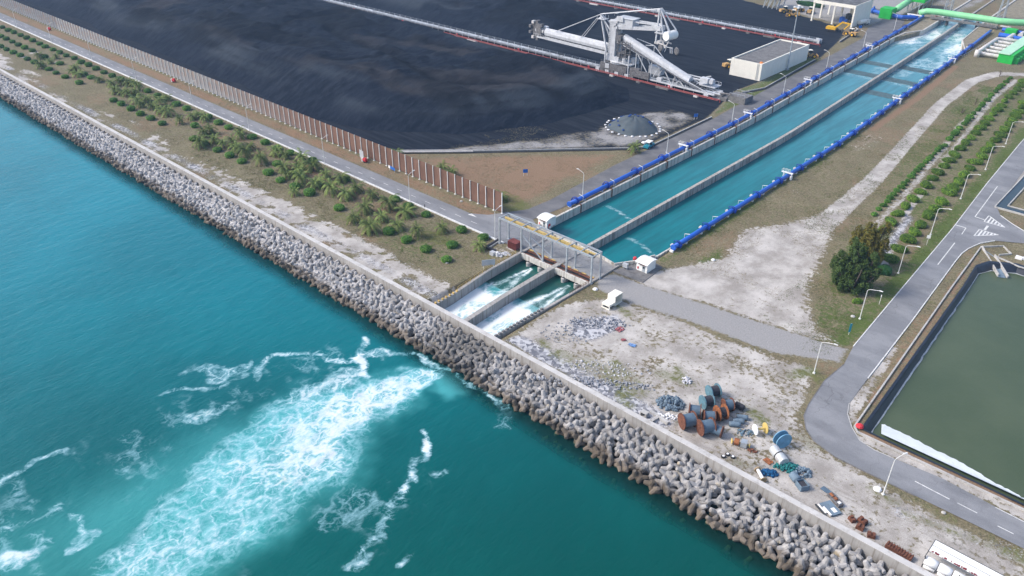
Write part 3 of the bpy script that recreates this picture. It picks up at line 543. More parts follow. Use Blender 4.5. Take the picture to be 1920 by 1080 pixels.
RE = [(25, 124.0)] + GP([(1877, 957), (1765, 897), (1675, 860), (1640, 845), (1612, 827), (1597, 802), (1589, 777), (1592, 757), (1627, 710), (1710, 602), (1755, 540), (1790, 492), (1803, 476), (1815, 467), (1837, 457), (1865, 452), (1920, 457), (2010, 475), (2060, 440), (1960, 440), (1920, 434), (1897, 420), (1876, 405), (1870, 392), (1874, 383), (1920, 320), (1990, 235)])
sheet('pond_road', LE + RE, .12, MASP)
if False: sheet('track', GP([(1120, 524), (1150, 512), (1207, 532), (1300, 560), (1450, 605), (1597, 652), (1580, 684), (1450, 668), (1300, 610), (1190, 572), (1122, 541)]), .10, M('dusty_track', (.27, .265, .27), .95, .12, .25, (.36, .34, .33), .5))
def strip(name, pts, w, h, mat, z=0.0, label=None, cat=None):
    m = MB(); m2 = [Vector((*q, 0)) for q in pts]; k = len(pts); L_, R_ = [], []
    for i in range(k):
        d = (m2[min(i + 1, k - 1)] - m2[max(i - 1, 0)]).normalized(); nn = Vector((-d.y, d.x, 0)) * w / 2; L_.append(m2[i] + nn); R_.append(m2[i] - nn)
    vs = [(q.x, q.y, z + a) for a in (0, h) for q in L_ + R_]; fs = []
    for i in range(k - 1):
        a, b, c_, d_ = i, i + 1, k + i, k + i + 1; o = 2 * k
        fs += [(o + a, o + c_, o + d_, o + b), (a, o + a, o + b, b), (c_, d_, o + d_, o + c_)]
    fs += [(0, k, 3 * k, 2 * k), (k - 1, 3 * k - 1, 4 * k - 1, 2 * k - 1)]
    m.add(vs, fs); o = m.build(name, mat); return tag(o, label, cat) if label else tag(o, kind='structure')
strip('kerb', [(-720, 136.05), (-128.5, 136.05)], .62, .26, mt['line'])
strip('kerb', LE[:6], .22, .2, mt['line']); strip('kerb', RE[3:9], .18, .16, mt['concrete']); strip('kerb', RE[9:17], .22, .2, mt['line']); strip('kerb', RE[19:24], .22, .2, mt['line']); strip('kerb', LE[6:15], .16, .17, mt['dark_concrete'])
MK = MB()
for k in range(90): MK.box(-142 - 6.4 * k - 2.3, -142 - 6.4 * k, 139.15, 139.3, .135, .136)
rot = lambda q, r_: q
for a, b, w_ in (((1870, 350), (1828, 407), .22), ((1828, 407), (1846, 413), .3), ((1790, 422), (1811, 428), .4), ((1811, 428), (1803, 440), .2), ((1790, 456), (1758, 497), .22), ((1715, 903), (1780, 937), .2), ((1795, 944), (1832, 963), .15), ((1870, 987), (1900, 1002), .15), ((1866, 952), (1925, 982), .16), ((1852, 424), (1846, 432), .6)):
    A, B = G(*a), G(*b); MK.bar((*A, .128), (*B, .128), w_, .012)
for tri in ([(1854, 405), (1845, 416), (1884, 427)], [(1836, 431), (1826, 443), (1872, 441)]):
    T = [Vector((*G(*q), .13)) for q in tri]
    for i in range(3): MK.bar(T[i], T[(i + 1) % 3], .28, .012)
    for k in range(1, 6): f = k / 6.0; MK.bar(T[0].lerp(T[2], f), T[1].lerp(T[2], f), .42, .01)
T = [(*G(1162, 0), 0)]
A = G(887, 405); MK.add([(A[0] - 1.6, A[1] - .5, .137), (A[0] + 1.6, A[1], .137), (A[0] - 1.2, A[1] + .6, .137)], [(0, 1, 2)])
tag(MK.build('road_markings', mt['line']), kind='structure')
# ================================================================= SEAWALL AND BREAKWATER
def wall_seg(name, pts, w, z0, z1, mat, label, cat, group=None, cap=None):
    o = strip(name, pts, w, z1 - z0, mat, z0, label, cat)
    if group: o['group'] = group
    return o
SWT = 1.05
sw = strip('seawall', [(-720, 101.25), (-300, 101.25), (-121.2, 101.25), (-99.2, 101.25), (80, 101.25)], 1.0, SWT + 2.6, mt['wall_concrete'], -2.6, 'long grey concrete seawall between the tetrapod breakwater and the land', 'seawall')
cap = strip('coping', [(-720, 101.3), (80, 101.3)], 1.16, .12, M('coping', (.52, .505, .49), .9, .08, .3, (.36, .34, .32), .4), SWT); cap.parent = sw; del cap['kind']
SB = MB(); SB.add([(-720, 100.8, -1.9), (80, 100.8, -1.9), (80, 80, -6.6), (-720, 80, -6.6)], [(0, 3, 2, 1)]); tag(SB.build('rock_slope', M('rock_slope', (.035, .032, .03), .95, .4, 1.2)), kind='structure')
def tet_geo():
    r0, r1, Ln, n = .60, .385, 1.34, 8; V, Fq = [], []
    dirs = [Vector((0, 0, 1))] + [Vector((math.sin(R(109.47)) * math.cos(a), math.sin(R(109.47)) * math.sin(a), math.cos(R(109.47)))) for a in (0, R(120), R(240))]
    for d in dirs:
        u = Vector((0, 0, 1)) if abs(d.z) < .9 else Vector((1, 0, 0)); p = d.cross(u).normalized(); q = p.cross(d); o = len(V)
        for rr, h in ((r0, .05), (r0 * .86, .55), (r1, Ln * .93), (r1 * .8, Ln), (.02, Ln + .005)):
            for i in range(n):
                t_ = 2 * math.pi * (i + .5) / n; V.append(tuple(d * h + (p * math.cos(t_) + q * math.sin(t_)) * rr))
        for k in range(4):
            for i in range(n): j = (i + 1) % n; Fq.append((o + k * n + i, o + (k + 1) * n + i, o + (k + 1) * n + j, o + k * n + j))
    return np.array(V), np.array(Fq)
TV, TF = tet_geo()
def tetmat(name, attr):
    t = NT(name); p = t.pos(); sep = t.n('ShaderNodeSeparateXYZ'); t.l(p, sep.inputs[0])
    rv = t.attr('rv')[0] if attr else t.n('ShaderNodeObjectInfo').outputs['Random']
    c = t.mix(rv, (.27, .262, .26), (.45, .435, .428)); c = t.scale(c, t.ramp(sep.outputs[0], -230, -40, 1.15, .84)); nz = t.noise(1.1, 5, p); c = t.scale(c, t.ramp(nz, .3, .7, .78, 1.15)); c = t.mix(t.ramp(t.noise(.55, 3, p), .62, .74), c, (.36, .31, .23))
    tide = t.math('ADD', t.math('MULTIPLY', t.math('SUBTRACT', sep.outputs[1], 94.5), .36), t.math('ADD', t.math('MULTIPLY', t.math('SUBTRACT', t.noise(.5, 3, p), .5), 1.4), t.math('ADD', t.math('MULTIPLY', rv, .35), t.math('MULTIPLY', t.math('ADD', sep.outputs[2], 2.3), .45))))
    c = t.mix(t.ramp(tide, -.75, .35, 1, 0), c, t.mix(rv, (.10, .082, .064), (.18, .15, .122))); c = t.mix(t.ramp(sep.outputs[2], -3.1, -2.55, 1, 0), c, (.13, .105, .062))
    sx_ = t.math('ABSOLUTE', t.math('ADD', sep.outputs[0], t.math('ADD', 103.5, t.math('MULTIPLY', t.math('SUBTRACT', t.noise(.25, 2, p), .5), 9)))); wet = t.ramp(sx_, 5, 11, .62, 0); c = t.mix(wet, c, (.10, .092, .082))
    t.bump(t.noise(3, 4, p), .25, .1); return t.done(c, .9, 0, .2)
MT1, MT2 = tetmat('tetrapod_concrete', False), tetmat('tetrapod_concrete_mass', True)
tm = bpy.data.meshes.new('tetrapod'); tm.from_pydata([tuple(v) for v in TV], [], [tuple(f) for f in TF]); tm.materials.append(MT1); tm.polygons.foreach_set('use_smooth', [True] * len(TF))
try: tm.set_sharp_from_angle(angle=R(32))
except Exception: pass
tet = []; trng = random.Random(5)
rows = 8
for r_ in range(rows):
    yy = 99.4 - 1.13 * r_ ; zc = -1.05 - .205 * r_; sp = 1.74; nrow = int(500 / sp); cnt = 0
    xx = 76.0 + (.8 if r_ % 2 else 0)
    while xx > -480:
        j = .26 if r_ else .08
        if r_ == 0: q = Euler((R(180) if cnt % 2 else R(0), 0, R(90) + trng.gauss(0, .08))).to_quaternion(); dz = .1 if cnt % 2 else -.1
        else: q = Quaternion((1, 0, 0), trng.gauss(0, .5) + (math.pi if trng.random() < .45 else 0)) @ Quaternion((0, 1, 0), trng.gauss(0, .5)) @ Quaternion((0, 0, 1), trng.uniform(0, 6.28)); dz = trng.uniform(-.2, .3)
        tet.append((r_, Vector((xx + trng.gauss(0, j), yy + trng.gauss(0, j * .8), zc + dz)), q)); xx -= sp * (1 + trng.uniform(-.08, .1)); cnt += 1
for k in range(800):            # a second, sunken layer along the water's edge
    tet.append((rows, Vector((trng.uniform(-480, 76), 88.8 + trng.uniform(-2.4, 1.0), -5.05 + trng.uniform(-.5, .2))), Euler((trng.uniform(0, 6.28), trng.uniform(0, 6.28), trng.uniform(0, 6.28))).to_quaternion()))
C0 = Vector((0, 0, CH)); cand = [i for i, q in enumerate(tet) if q[0] < rows and in_frame(*q[1], 12)]
cand.sort(key=lambda i: (tet[i][1] - C0).length); near = sorted(cand[:300], key=lambda i: (tet[i][0], -tet[i][1].x)); ns = set(near); cnt = {}
RN = ['row against the seawall'] + ['%s row below the seawall' % nth(i) for i in range(1, rows)]
for i in near:
    r_, p_, q_ = tet[i]; k = cnt.get(r_, 0); cnt[r_] = k + 1
    o = bpy.data.objects.new('tetrapod', tm); COL.objects.link(o); o.location = p_; o.rotation_mode = 'QUATERNION'; o.rotation_quaternion = q_
    tone = 'grey' if p_.y > 94 else 'brown stained'
    tag(o, '%s concrete tetrapod, %s from the right end of the %s' % (tone, nth(k), RN[r_]), 'tetrapod', 'tetrapods of the breakwater')
VV, FF, CC = [], [], []
for i, (r_, p_, q_) in enumerate(tet):
    if i in ns: continue
    m3 = np.array(q_.to_matrix()); FF.append(TF + len(VV) * len(TV)); VV.append(TV @ m3.T + np.array(p_)); CC.append(np.full((len(TV), 4), trng.random()))
mass = mesh_np('tetrapod_mass', np.concatenate(VV), np.concatenate(FF), MT2, smooth=True); vcol(mass, 'rv', np.concatenate(CC)); tag(mass, 'farther and sunken concrete tetrapods forming the rest of the breakwater', 'tetrapods', 'tetrapods of the breakwater', 'stuff')
try: mass.data.set_sharp_from_angle(angle=R(32))
except Exception: pass
# ================================================================= CANAL WALLS
def cl(x0, y0, y1, st=15): return [(x0 + sh(q), q) for q in list(np.arange(y0, y1, st)) + [y1]]
strip('canal_wall', cl(-128.3, 150, 432) + [(-127.0 + sh(446), 446), (-121.5 + sh(458), 458), (-121.2 + sh(486), 486)], .7, 3.4, mt['canal_concrete'], -3.0, 'pale stained concrete canal wall beside the canal road and blue pipe', 'canal wall')
strip('canal_wall', cl(-111.2, 150.5, 486), 1.0, 3.3, mt['divider_concrete'], -3.0, 'streaked grey concrete wall dividing the canal down the middle', 'canal wall')
strip('canal_wall', [(-94.5, 156.5)] + cl(-94.3, 165, 432) + [(-100.4 + sh(452), 452), (-101.0 + sh(486), 486)], .45, 3.3, mt['canal_concrete'], -3.0, 'low concrete canal wall beside the pipe on the sandy bank', 'canal wall')
strip('canal_wall', [(-127.9, 150.2), (-128.2, 149.2), (-121.8, 148.9), (-104, 147.2), (-99.6, 146.3), (-96.6, 151.2), (-94.6, 157.0)], .4, 3.9, mt['canal_concrete'], -3.0, 'concrete parapet across the canal end behind the gate bridge', 'canal wall')
for x0, lab in ((-121.8, 'far concrete canal wall beyond the green pipe, on the left bank'), (-111.2, 'far dividing wall of the canal beyond the green pipe'), (-101, 'far concrete canal wall beyond the green pipe, on the right bank')):
    strip('canal_wall', cl(x0, 489, 640), .9, 3.5, mt['divider_concrete'] if x0 == -111.2 else mt['canal_concrete'], -3, lab, 'canal wall')
BK = MB(); BK.prism([(-128.6 + sh(430), 430), (-121.6 + sh(458), 458), (-121.3 + sh(520), 520), (-131 + sh(520), 520)], -3, .06); BK.prism([(-94 + sh(430), 430), (-100.6 + sh(452), 452), (-101 + sh(520), 520), (-94 + sh(520), 520)], -3, .06); BK.prism([(-121.8 + sh(518), 518), (-121.8 + sh(640), 640), (-150, 640), (-140, 518)], -3, .05); BK.prism([(-101 + sh(518), 518), (-101 + sh(640), 640), (-90, 640), (-100, 518)], -3, .05)
tag(BK.build('canal_bank', M('canal_bank', (.22, .19, .13), .95, .25, .4, (.30, .28, .25), .5)), kind='structure')
MWEIR = M('weir_wet_concrete', (.075, .115, .125), .6, .35, .7, (.06, .17, .20), .45)
for x0, x1, yy, z_, lab in ((-128, -111.6, 366.5, .35, 'nearer submerged concrete weir across the left half of the canal'), (-110.7, -94.6, 366, .35, 'middle concrete weir across the right half of the canal'), (-128, -111.6, 386.5, .35, 'farther concrete weir across the left half of the canal'), (-110.7, -94.6, 389, .35, 'farthest concrete weir across the right half of the canal'), (-110.7, -94.6, 342, .35, 'nearest concrete weir across the right half of the canal')):
    m = MB(); s_ = sh(yy); m.box(x0 + s_, x1 + s_, yy - 3.2, yy + 3.2, -3, CAN_Z + .05); tag(m.build('weir', MWEIR), lab, 'weir', 'weirs across the canal')
# outfall ---------------------------------------------------------------
def owall(pts, w, lab, rail, mat='wall_concrete'):
    o = strip('outfall_wall', pts, w, 3.7, mt[mat], -3.3, lab, 'outfall wall')
    return o
owall([(-121.6, 149), (-121.6, 134), (-121.1, 122), (-119.4, 108), (-119.2, 101.8)], .8, 'left concrete wall of the foaming outfall channel, with yellow handrail', 1)
owall([(-110.5, 149), (-110.4, 130), (-110.0, 116), (-109.0, 101.8)], 1.25, 'thick concrete wall dividing the foaming outfall channel', 0)
owall([(-98.9, 149), (-98.9, 134), (-99.3, 116), (-99.8, 101.8)], .7, 'right concrete wall of the foaming outfall channel', 1)
def rail(name, pts, h, mat, lab, cat, step=1.6, z0=.4, rails=2, r_=.045):
    m = MB()
    for a, b in zip(pts[:-1], pts[1:]):
        A, B = Vector((*a, z0)), Vector((*b, z0)); n_ = max(1, int((B - A).length / step))
        for k in range(n_ + 1): p_ = A.lerp(B, k / n_); m.tube(p_, p_ + Vector((0, 0, h)), r_, 5)
        for k in range(rails): zz_ = Vector((0, 0, h * (k + 1) / rails)); m.tube(A + zz_, B + zz_, r_, 5)
    return tag(m.build(name, mt[mat]), lab, cat)
rail('handrail', [(-121.8, 133.5), (-121.3, 122), (-119.7, 110.5)], 1.0, 'yrail', 'yellow handrail along the left wall of the outfall channel', 'handrail')
rail('handrail', [(-98.7, 134.5), (-98.9, 127.5)], .9, 'rust', 'rusty handrail at the top of the right outfall wall', 'handrail', 1.0)
for k, (a, b) in enumerate([(-119.5, 110), (-119.4, 108.8), (-119.4, 107.6), (-119.35, 106.4), (-119.3, 105.2), (-119.3, 104), (-119.25, 102.9)]):
    m = MB(); m.cbox((0, 0, .2), (.5, .4, .4)); o = tag(m.build('wall_stub', mt['yrail']), 'small pale concrete stub on the left outfall wall, %s from the handrail end' % nth(k), 'wall stub', 'stubs on the outfall walls'); o.location = (a, b, .4)
for k in range(14):
    m = MB(); m.cbox((0, 0, .15), (.5, .7, .3)); o = tag(m.build('wall_stub', mt['dark_concrete']), 'small concrete stub on the right outfall wall, %s from the seawall' % nth(k), 'wall stub', 'stubs on the outfall walls'); o.location = (-99.75 + .3 * k / 14, 103 + k * 1.15, .4)
m = MB(); m.box(-119, -99.6, 101.7, 104.3, -2.2, -1.2); tag(m.build('outfall_lintel', mt['dark_concrete']), 'dark concrete slab over the water where the outfall meets the seawall', 'lintel')
# gate bridge -----------------------------------------------------------
br = thing('gate_bridge', 'concrete gate bridge carrying the road over the outfall between canal and channel', 'bridge', (-110.2, 141, 0))
m = MB(); m.box(-121.2, -99.3, 137.9, 147.6, -.75, .16); m.build('deck', M('deck_slab', (.30, .295, .29), .9, .12, .35, (.20, .19, .19), .45), br, True)
m = MB(); m.box(-121.4, -98.9, 134.7, 135.3, -1.1, .35); m.build('front_beam', mt['canal_concrete'], br, True)
m = MB(); m.box(-121.3, -99, 135.35, 136.1, -.5, .1); m.box(-121.3, -99, 137.1, 137.85, -.5, .12); m.build('gate_slot_walkway', mt['rust'], br, True)
m = MB(); m.box(-121.3, -99, 136.1, 137.1, -.6, -.05); m.build('gate_slot', mt['black'], br, True)
for k in range(9): m = MB(); m.box(-121 + k * 2.5, -119.6 + k * 2.5, 137.75, 138.1, .17, .3); m.build('curb_block', mt['yrail'], br, True)
for xq in (-118.2, -114.2, -106.4, -102.3): m = MB(); m.box(xq - .55, xq + .55, 134.2, 147, -4, -1.0); m.lathe([(.55, -4), (.55, -1.0)], (xq, 134.2, 0), (0, 0, 1), 12); m.build('pier', mt['concrete'], br, True)
gt = thing('gantry', 'grey steel gate hoist gantry standing over the gate bridge', 'gantry', (-114.0, 137, 0))
GX = [-129.4, -121.6, -114.2, -106.4, -98.6]; GZ = 7.3
for xq in GX:
    for yq in (135.3, 138.8): m = MB(); m.box(xq - .2, xq + .2, yq - .2, yq + .2, 0, GZ); m.cbox((xq, yq, .12), (.7, .7, .24)); m.build('post', mt['galv'], gt, True)
for yq in (135.3, 138.8): m = MB(); m.box(-129.6, -98.4, yq - .16, yq + .16, GZ, GZ + .45); m.build('top_beam', mt['galv'], gt, True)
for k in range(9): m = MB(); xq = -129.4 + k * 30.8 / 8; m.box(xq - .11, xq + .11, 135.4, 138.7, GZ + .1, GZ + .36); m.build('cross_beam', mt['galv'], gt, True)
for xq in GX[1:-1] + GX[:1]: m = MB(); m.bar((xq, 135.4, GZ), (xq + 1.6, 137, GZ - .3), .1); m.bar((xq, 138.7, GZ), (xq + 1.6, 137, GZ - .3), .1); m.build('diagonal_brace', mt['galv'], gt, True)
m = MB(); m.box(-128.8, -98.9, 136.8, 137.3, GZ - .5, GZ + .02); m.build('hoist_rail', mt['yellow'], gt, True)
for k in range(8): m = MB(); xq = -127.5 + k * 3.85; m.cbox((xq, 137.05, GZ + .12), (3.1, .55, .14)); m.build('hoist_walkway', mt['yellow'], gt, True)
m = MB(); m.cbox((-100.0, 137, GZ - .5), (1.4, 1.1, 1.0)); m.build('hoist_trolley', mt['darksteel'], gt, True)
for A_, B_ in (((-121.4, 135.4, 5.4), (-114.4, 135.4, .5)), ((-118.0, 138.8, 1.4), (-114.4, 138.8, 4.4)), ((-121.6, 138.8, 3.3), (-114.4, 138.8, .5))): m = MB(); m.bar(A_, B_, .24); m.build('side_brace', mt['galv'], gt, True)
def hut(loc, lab):
    h = thing('gate_hut', lab, 'hut', loc, 0, 'gate huts beside the bridge'); m = MB(); m.box(-1.6, 1.6, -1.9, 1.9, 0, 2.45); m.build('wall', mt['white'], h)
    m = MB(); pr = [(-2.25 + 4.5 * i / 8, 2.42 + .5 * (1 - ((i - 4) / 4) ** 2)) for i in range(9)]; pr += [(u, z - .12) for u, z in pr[::-1]]; m.extr(pr, (-1.85, 0, 0), (1.85, 0, 0)); m.build('roof', mt['white'], h)
    m = MB(); m.box(.2, 1.05, -1.93, -1.88, .1, 1.75); m.build('door', mt['galv'], h); m = MB(); m.box(.38, .88, -1.95, -1.92, 1.05, 1.6); m.build('window', mt['glass'], h)
    m = MB(); m.box(-.9, 1.1, -2.25, -1.85, 1.98, 2.06); m.build('awning', M('awning', (.16, .10, .09), .7), h)
    m = MB(); m.box(-1.2, -.9, -2.05, -1.9, .5, 1.1); m.build('extinguisher_box', mt['signred'], h); return h
hut((-93.0, 150.6, .1), 'small white hut with curved roof at the right end of the gate bridge'); hut((-127.3, 152.2, .1), 'small white hut with curved roof behind the gantry, by the canal road')
for p_, lab in (((-130.6, 0, 0), ''),): pass
m = MB(); m.prism([(-98.6, 143.9), (-96.4, 150.6), (-95.2, 155.6), (-90.2, 154.0), (-89.6, 144.4)], -.2, .14); tag(m.build('hut_pad', mt['dark_concrete']), kind='structure')
for (px, py, lab) in ((1190, 490, 'red fire box beside the right gate hut'), (1029, 427, 'red and white fire box beside the left gate hut')):
    q = G(px, py); b = thing('fire_box', lab, 'fire box', (*q, .1)); m = MB(); m.lathe([(.45, 0), (.5, .25), (.5, .95), (.35, 1.15)], (0, 0, 0), (0, 0, 1), 10); m.build('box', mt['signred'], b); m = MB(); m.cbox((.5, -.1, .3), (.4, .4, .6)); m.build('stand', mt['white'], b)
q = G(1172, 505); b = thing('control_panel', 'pale control cabinet on legs on the pad beside the right hut', 'control cabinet', (*q, .14)); m = MB(); m.box(-.7, .7, -.3, .3, .5, 1.6); m.build('cabinet', mt['signback'], b); m = MB(); [m.tube((a, 0, 0), (a, 0, .5), .06, 5) for a in (-.5, .5)]; [m.tube((-1.3, a, 0), (-1.3, a, 1.5), .04, 5) for a in (-.4, .4)]; m.build('leg', mt['galv'], b)
rk = thing('stoplog_stack', 'stack of upright maroon steel stoplog panels beside the gantry', 'stoplog stack', (-124.6, 136.0, 0))
for k in range(7): m = MB(); xx = -1.5 + k * .42; m.box(xx, xx + .16, -1.0, 1.2, .15, 2.1); m.box(xx - .1, xx + .26, -1.0, 1.2, 1.95, 2.12); m.box(xx - .1, xx + .26, -1.0, -.85, .15, 2.0); m.build('panel', mt['maroon'], rk)
# ================================================================= FENCE
fe = thing('noise_fence', 'long brown panel fence with pale steel posts between coast road and coal yard', 'fence', (-141, 149.1, 0)); FH = 6.4
t = NT('fence_panel'); v = t.pos((1, 1, 1)); bw = t.noise(.35, 6, t.pos((1, 1, .35)), .7); sp_ = t.n('ShaderNodeSeparateXYZ'); t.l(v, sp_.inputs[0])
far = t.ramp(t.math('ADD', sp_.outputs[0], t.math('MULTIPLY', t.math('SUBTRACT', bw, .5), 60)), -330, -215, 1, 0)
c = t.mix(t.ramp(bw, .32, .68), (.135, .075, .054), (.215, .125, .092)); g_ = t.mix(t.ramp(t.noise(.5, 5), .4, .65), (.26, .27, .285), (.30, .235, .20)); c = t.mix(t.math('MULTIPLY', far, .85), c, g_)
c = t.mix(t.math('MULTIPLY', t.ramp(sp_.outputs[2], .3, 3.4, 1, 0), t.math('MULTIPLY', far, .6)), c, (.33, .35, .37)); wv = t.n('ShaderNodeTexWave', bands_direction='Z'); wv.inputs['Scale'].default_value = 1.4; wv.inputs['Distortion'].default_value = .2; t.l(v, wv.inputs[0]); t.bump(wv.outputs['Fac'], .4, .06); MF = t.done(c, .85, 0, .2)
pm, sm_ = [], []
npost = 170
for k in range(npost):
    xq = -141.4 - 3.22 * k
    if k < 99:
        m = MB(); m.box(xq - .1, xq + .1, 148.78, 149.0, 0, FH + .12); m.cbox((xq, 148.85, .1), (.55, .55, .3)); m.build('post', mt['lampw'], fe, True)
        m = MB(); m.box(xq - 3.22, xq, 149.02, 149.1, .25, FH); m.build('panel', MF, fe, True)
a_, b_ = MB(), MB()
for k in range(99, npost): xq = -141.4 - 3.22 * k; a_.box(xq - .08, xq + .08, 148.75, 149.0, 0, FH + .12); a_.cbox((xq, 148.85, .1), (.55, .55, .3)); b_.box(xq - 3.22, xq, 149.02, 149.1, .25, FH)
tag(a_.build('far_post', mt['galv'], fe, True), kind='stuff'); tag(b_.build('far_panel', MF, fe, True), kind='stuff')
# ================================================================= LAMPS
def lamp(name, h, arm, lab, group, loc, rz, out=None):
    L_ = thing(name, lab, 'street lamp', loc, rz, group); m = MB(); m.tube((0, 0, 0), (0, 0, h), .11, 8, .07); m.cbox((0, 0, .1), (.45, .45, .25)); m.build('pole', mt['lampw'], L_)
    m = MB(); m.pipe([(0, 0, h - .05), (.12, 0, h + .25), (.5, 0, h + .5), (arm, 0, h + 1.0)], .055, 6); m.build('arm', mt['lampw'], L_); m = MB(); m.cbox((arm + .3, 0, h + 1.03), (.8, .26, .13)); m.build('lamp_head', mt['lampw'], L_); return L_
LX = [-131.7, -166.5, -208.6, -254.0, -294.3, -342.7, -386.2, -432.6, -478.0, -522]
l0 = None
for k, xq in enumerate(LX):
    lab = 'white street lamp on the coast road kerb, %s from the gantry' % nth(k)
    if l0 is None: l0 = lamp('street_lamp', 8.3, 1.9, lab, 'street lamps along the coast road', (xq, 135.9, 0), R(90))
    else: dup(l0, (xq, 135.9, 0), R(90) + .03 * (k % 3 - 1), lab)
c0 = None
for k, (xq, yq) in enumerate([(-130.35, 172), (-130.5, 216.8), (-130.0, 258.7), (-132.2, 303.4), (-135.0, 350.1), (-137.6, 396.9), (-140.7, 444.8)]):
    lab = 'white street lamp beside the canal road, %s from the gate bridge' % nth(k)
    if c0 is None: c0 = lamp('street_lamp', 8.2, 2.0, lab, 'street lamps along the canal road', (xq, yq, 0), R(180))
    else: dup(c0, (xq, yq, 0), R(180), lab)
r0 = None
for k, (xq, yq) in enumerate([(-42.8, 138.5), (-44.1, 165.1), (-45.4, 192.2), (-46.8, 219.7), (-48.3, 250.0), (-49.7, 279.4), (-51.5, 309)]):
    lab = 'white street lamp on the verge of the pond road, %s from the yard' % nth(k)
    if r0 is None: r0 = lamp('street_lamp', 7.6, 2.5, lab, 'street lamps along the pond road', (xq, yq, 0), 0)
    else: dup(r0, (xq, yq, 0), 0, lab)
b = lamp('street_lamp', 7.8, 1.6, 'lamp pole on the grass by the bend, nearest the rusty cable yard', 'street lamps along the pond road', (-19.3, 114.3, 0), R(62)); b['group'] = 'lone lamps'
# small canal lamps
q0 = None; pk = 0
for side, x0, rz in ((0, -129.0, R(180)), (1, -94.3, 0)):
    for k in range(16):
        yq = 170.5 + k * (14.5 if side else 15.2); lab = 'short white lamp on the %s canal wall, %s from the gate bridge' % ('sandy side' if side else 'road side', nth(k))
        if q0 is None:
            q0 = thing('canal_lamp', lab, 'lamp', (x0 + sh(yq), yq, .3), rz, 'short lamps along the canal'); m = MB(); m.tube((0, 0, 0), (0, 0, 1.75), .05, 6); m.build('pole', mt['lampw'], q0); m = MB(); m.bar((0, 0, 1.72), (1.5, .1, 2.1), .16, .1); m.build('lamp_head', mt['lampw'], q0)
        else: dup(q0, (x0 + sh(yq), yq, .3), rz, lab)
# ================================================================= BLUE PIPES
def blue(xc, y0, y1, first, step, nfl, lab, side):
    P_ = thing('blue_pipeline', lab, 'pipeline', (xc, y0, 0), 0, 'blue pipelines along the canal'); z_ = 1.05
    m = MB(); m.pipe([(xc + sh(q), q, z_) for q in list(np.arange(y0, y1, 14)) + [y1]], .66, 16); m.lathe([(.68, -.05), (.84, -.05), (.84, .25), (.68, .25)], (xc, y0, z_), (0, 1, 0), 16); m.build('pipe', mt['bluepipe'], P_, True, True)
    for k in range(nfl):
        yq = first + step * k; xx = xc + sh(yq); s_ = -1 if side else 1; m = MB()
        m.lathe([(.67, 0), (.9, 0), (.9, .35), (.67, .35)], (xx, yq - .17, z_), (0, 1, 0), 14); m.pipe([(xx + s_ * 1.15, yq - .1, z_ - .25), (xx + s_ * 1.15, yq, z_ + .85), (xx - s_ * .1, yq + .05, z_ + 1.2), (xx - s_ * 1.05, yq, z_ + .9), (xx - s_ * 1.35, yq, z_ + .25), (xx - s_ * 1.1, yq - .5, z_ + .05)], .15, 7); m.tube((xx - s_ * 1.2, yq - .4, z_ - .3), (xx - s_ * 1.2, yq - .4, z_ + .5), .22, 8); m.build('valve_branch', mt['blueflange'], P_, True)
        for dq in (-3.0, 3.6): m = MB(); m.box(xx - .5, xx + .5, yq + dq, yq + dq + .6, 0, .5); m.build('saddle', mt['plastw'], P_, True)
        m = MB(); wx = -127.92 if not side else -94.68
        if not side: m.box(wx + sh(yq), wx + .12 + sh(yq), yq - .25, yq + .2, CAN_Z - .1, .55); m.box(wx - .9 + sh(yq), wx + sh(yq), yq - .2, yq + .15, .42, .62)
        else: m.box(wx - .1 + sh(yq), wx + sh(yq), yq - .25, yq + .2, CAN_Z, .5); m.box(wx - .4 + sh(yq), wx + .7 + sh(yq), yq - .6, yq + .3, .32, .75)
        m.build('hanger', mt['rust'] if not side else mt['pipewhite'], P_, True)
    return P_
blue(-129.95, 165.2, 488, 168.3, 15.1, 20, 'blue pipeline along the road side of the canal', 0); blue(-93.2, 163.4, 478, 165.5, 14.3, 20, 'blue pipeline along the sandy side of the canal', 1)
for k, (px, py, rz, side) in enumerate([(1282, 283, 0, 0), (1403, 222, 0, 0), (1513, 158, 0, 0), (1622, 92, 0, 0), (1478, 336, 0, 1), (1682, 194, 0, 1), (1785, 118, 0, 1)]):
    yq = G(px, py)[1]; xx = (-129.95 if not side else -93.2) + sh(yq)
    b = thing('step_over', 'white step platform over the blue pipe on the %s, %s from the gate bridge' % ('sandy side' if side else 'road side', nth(k if not side else k - 4)), 'platform', (xx, yq, 0), 0, 'step platforms over the blue pipes')
    m = MB(); m.box(-2.0, 1.6, -.5, .5, 2.0, 2.12); m.build('deck', mt['plastw'], b); m = MB(); [m.box(a - .08, a + .08, c_ - .08, c_ + .08, 0, 2.0) for a in (-1.25, 1.4) for c_ in (-.4, .4)]; m.box(.95, 1.6, -.3, .3, 0, 1.2); m.build('leg', mt['plastw'], b)
    m = MB(); [m.tube((a, c_, 2.1), (a, c_, 3.0), .04, 5) for a in (-1.9, -.7, .5) for c_ in (-.45, .45)]; [m.tube((-1.9, c_, 3.0), (.5, c_, 3.0), .04, 5) for c_ in (-.45, .45)]; m.build('handrail', mt['lampw'], b)
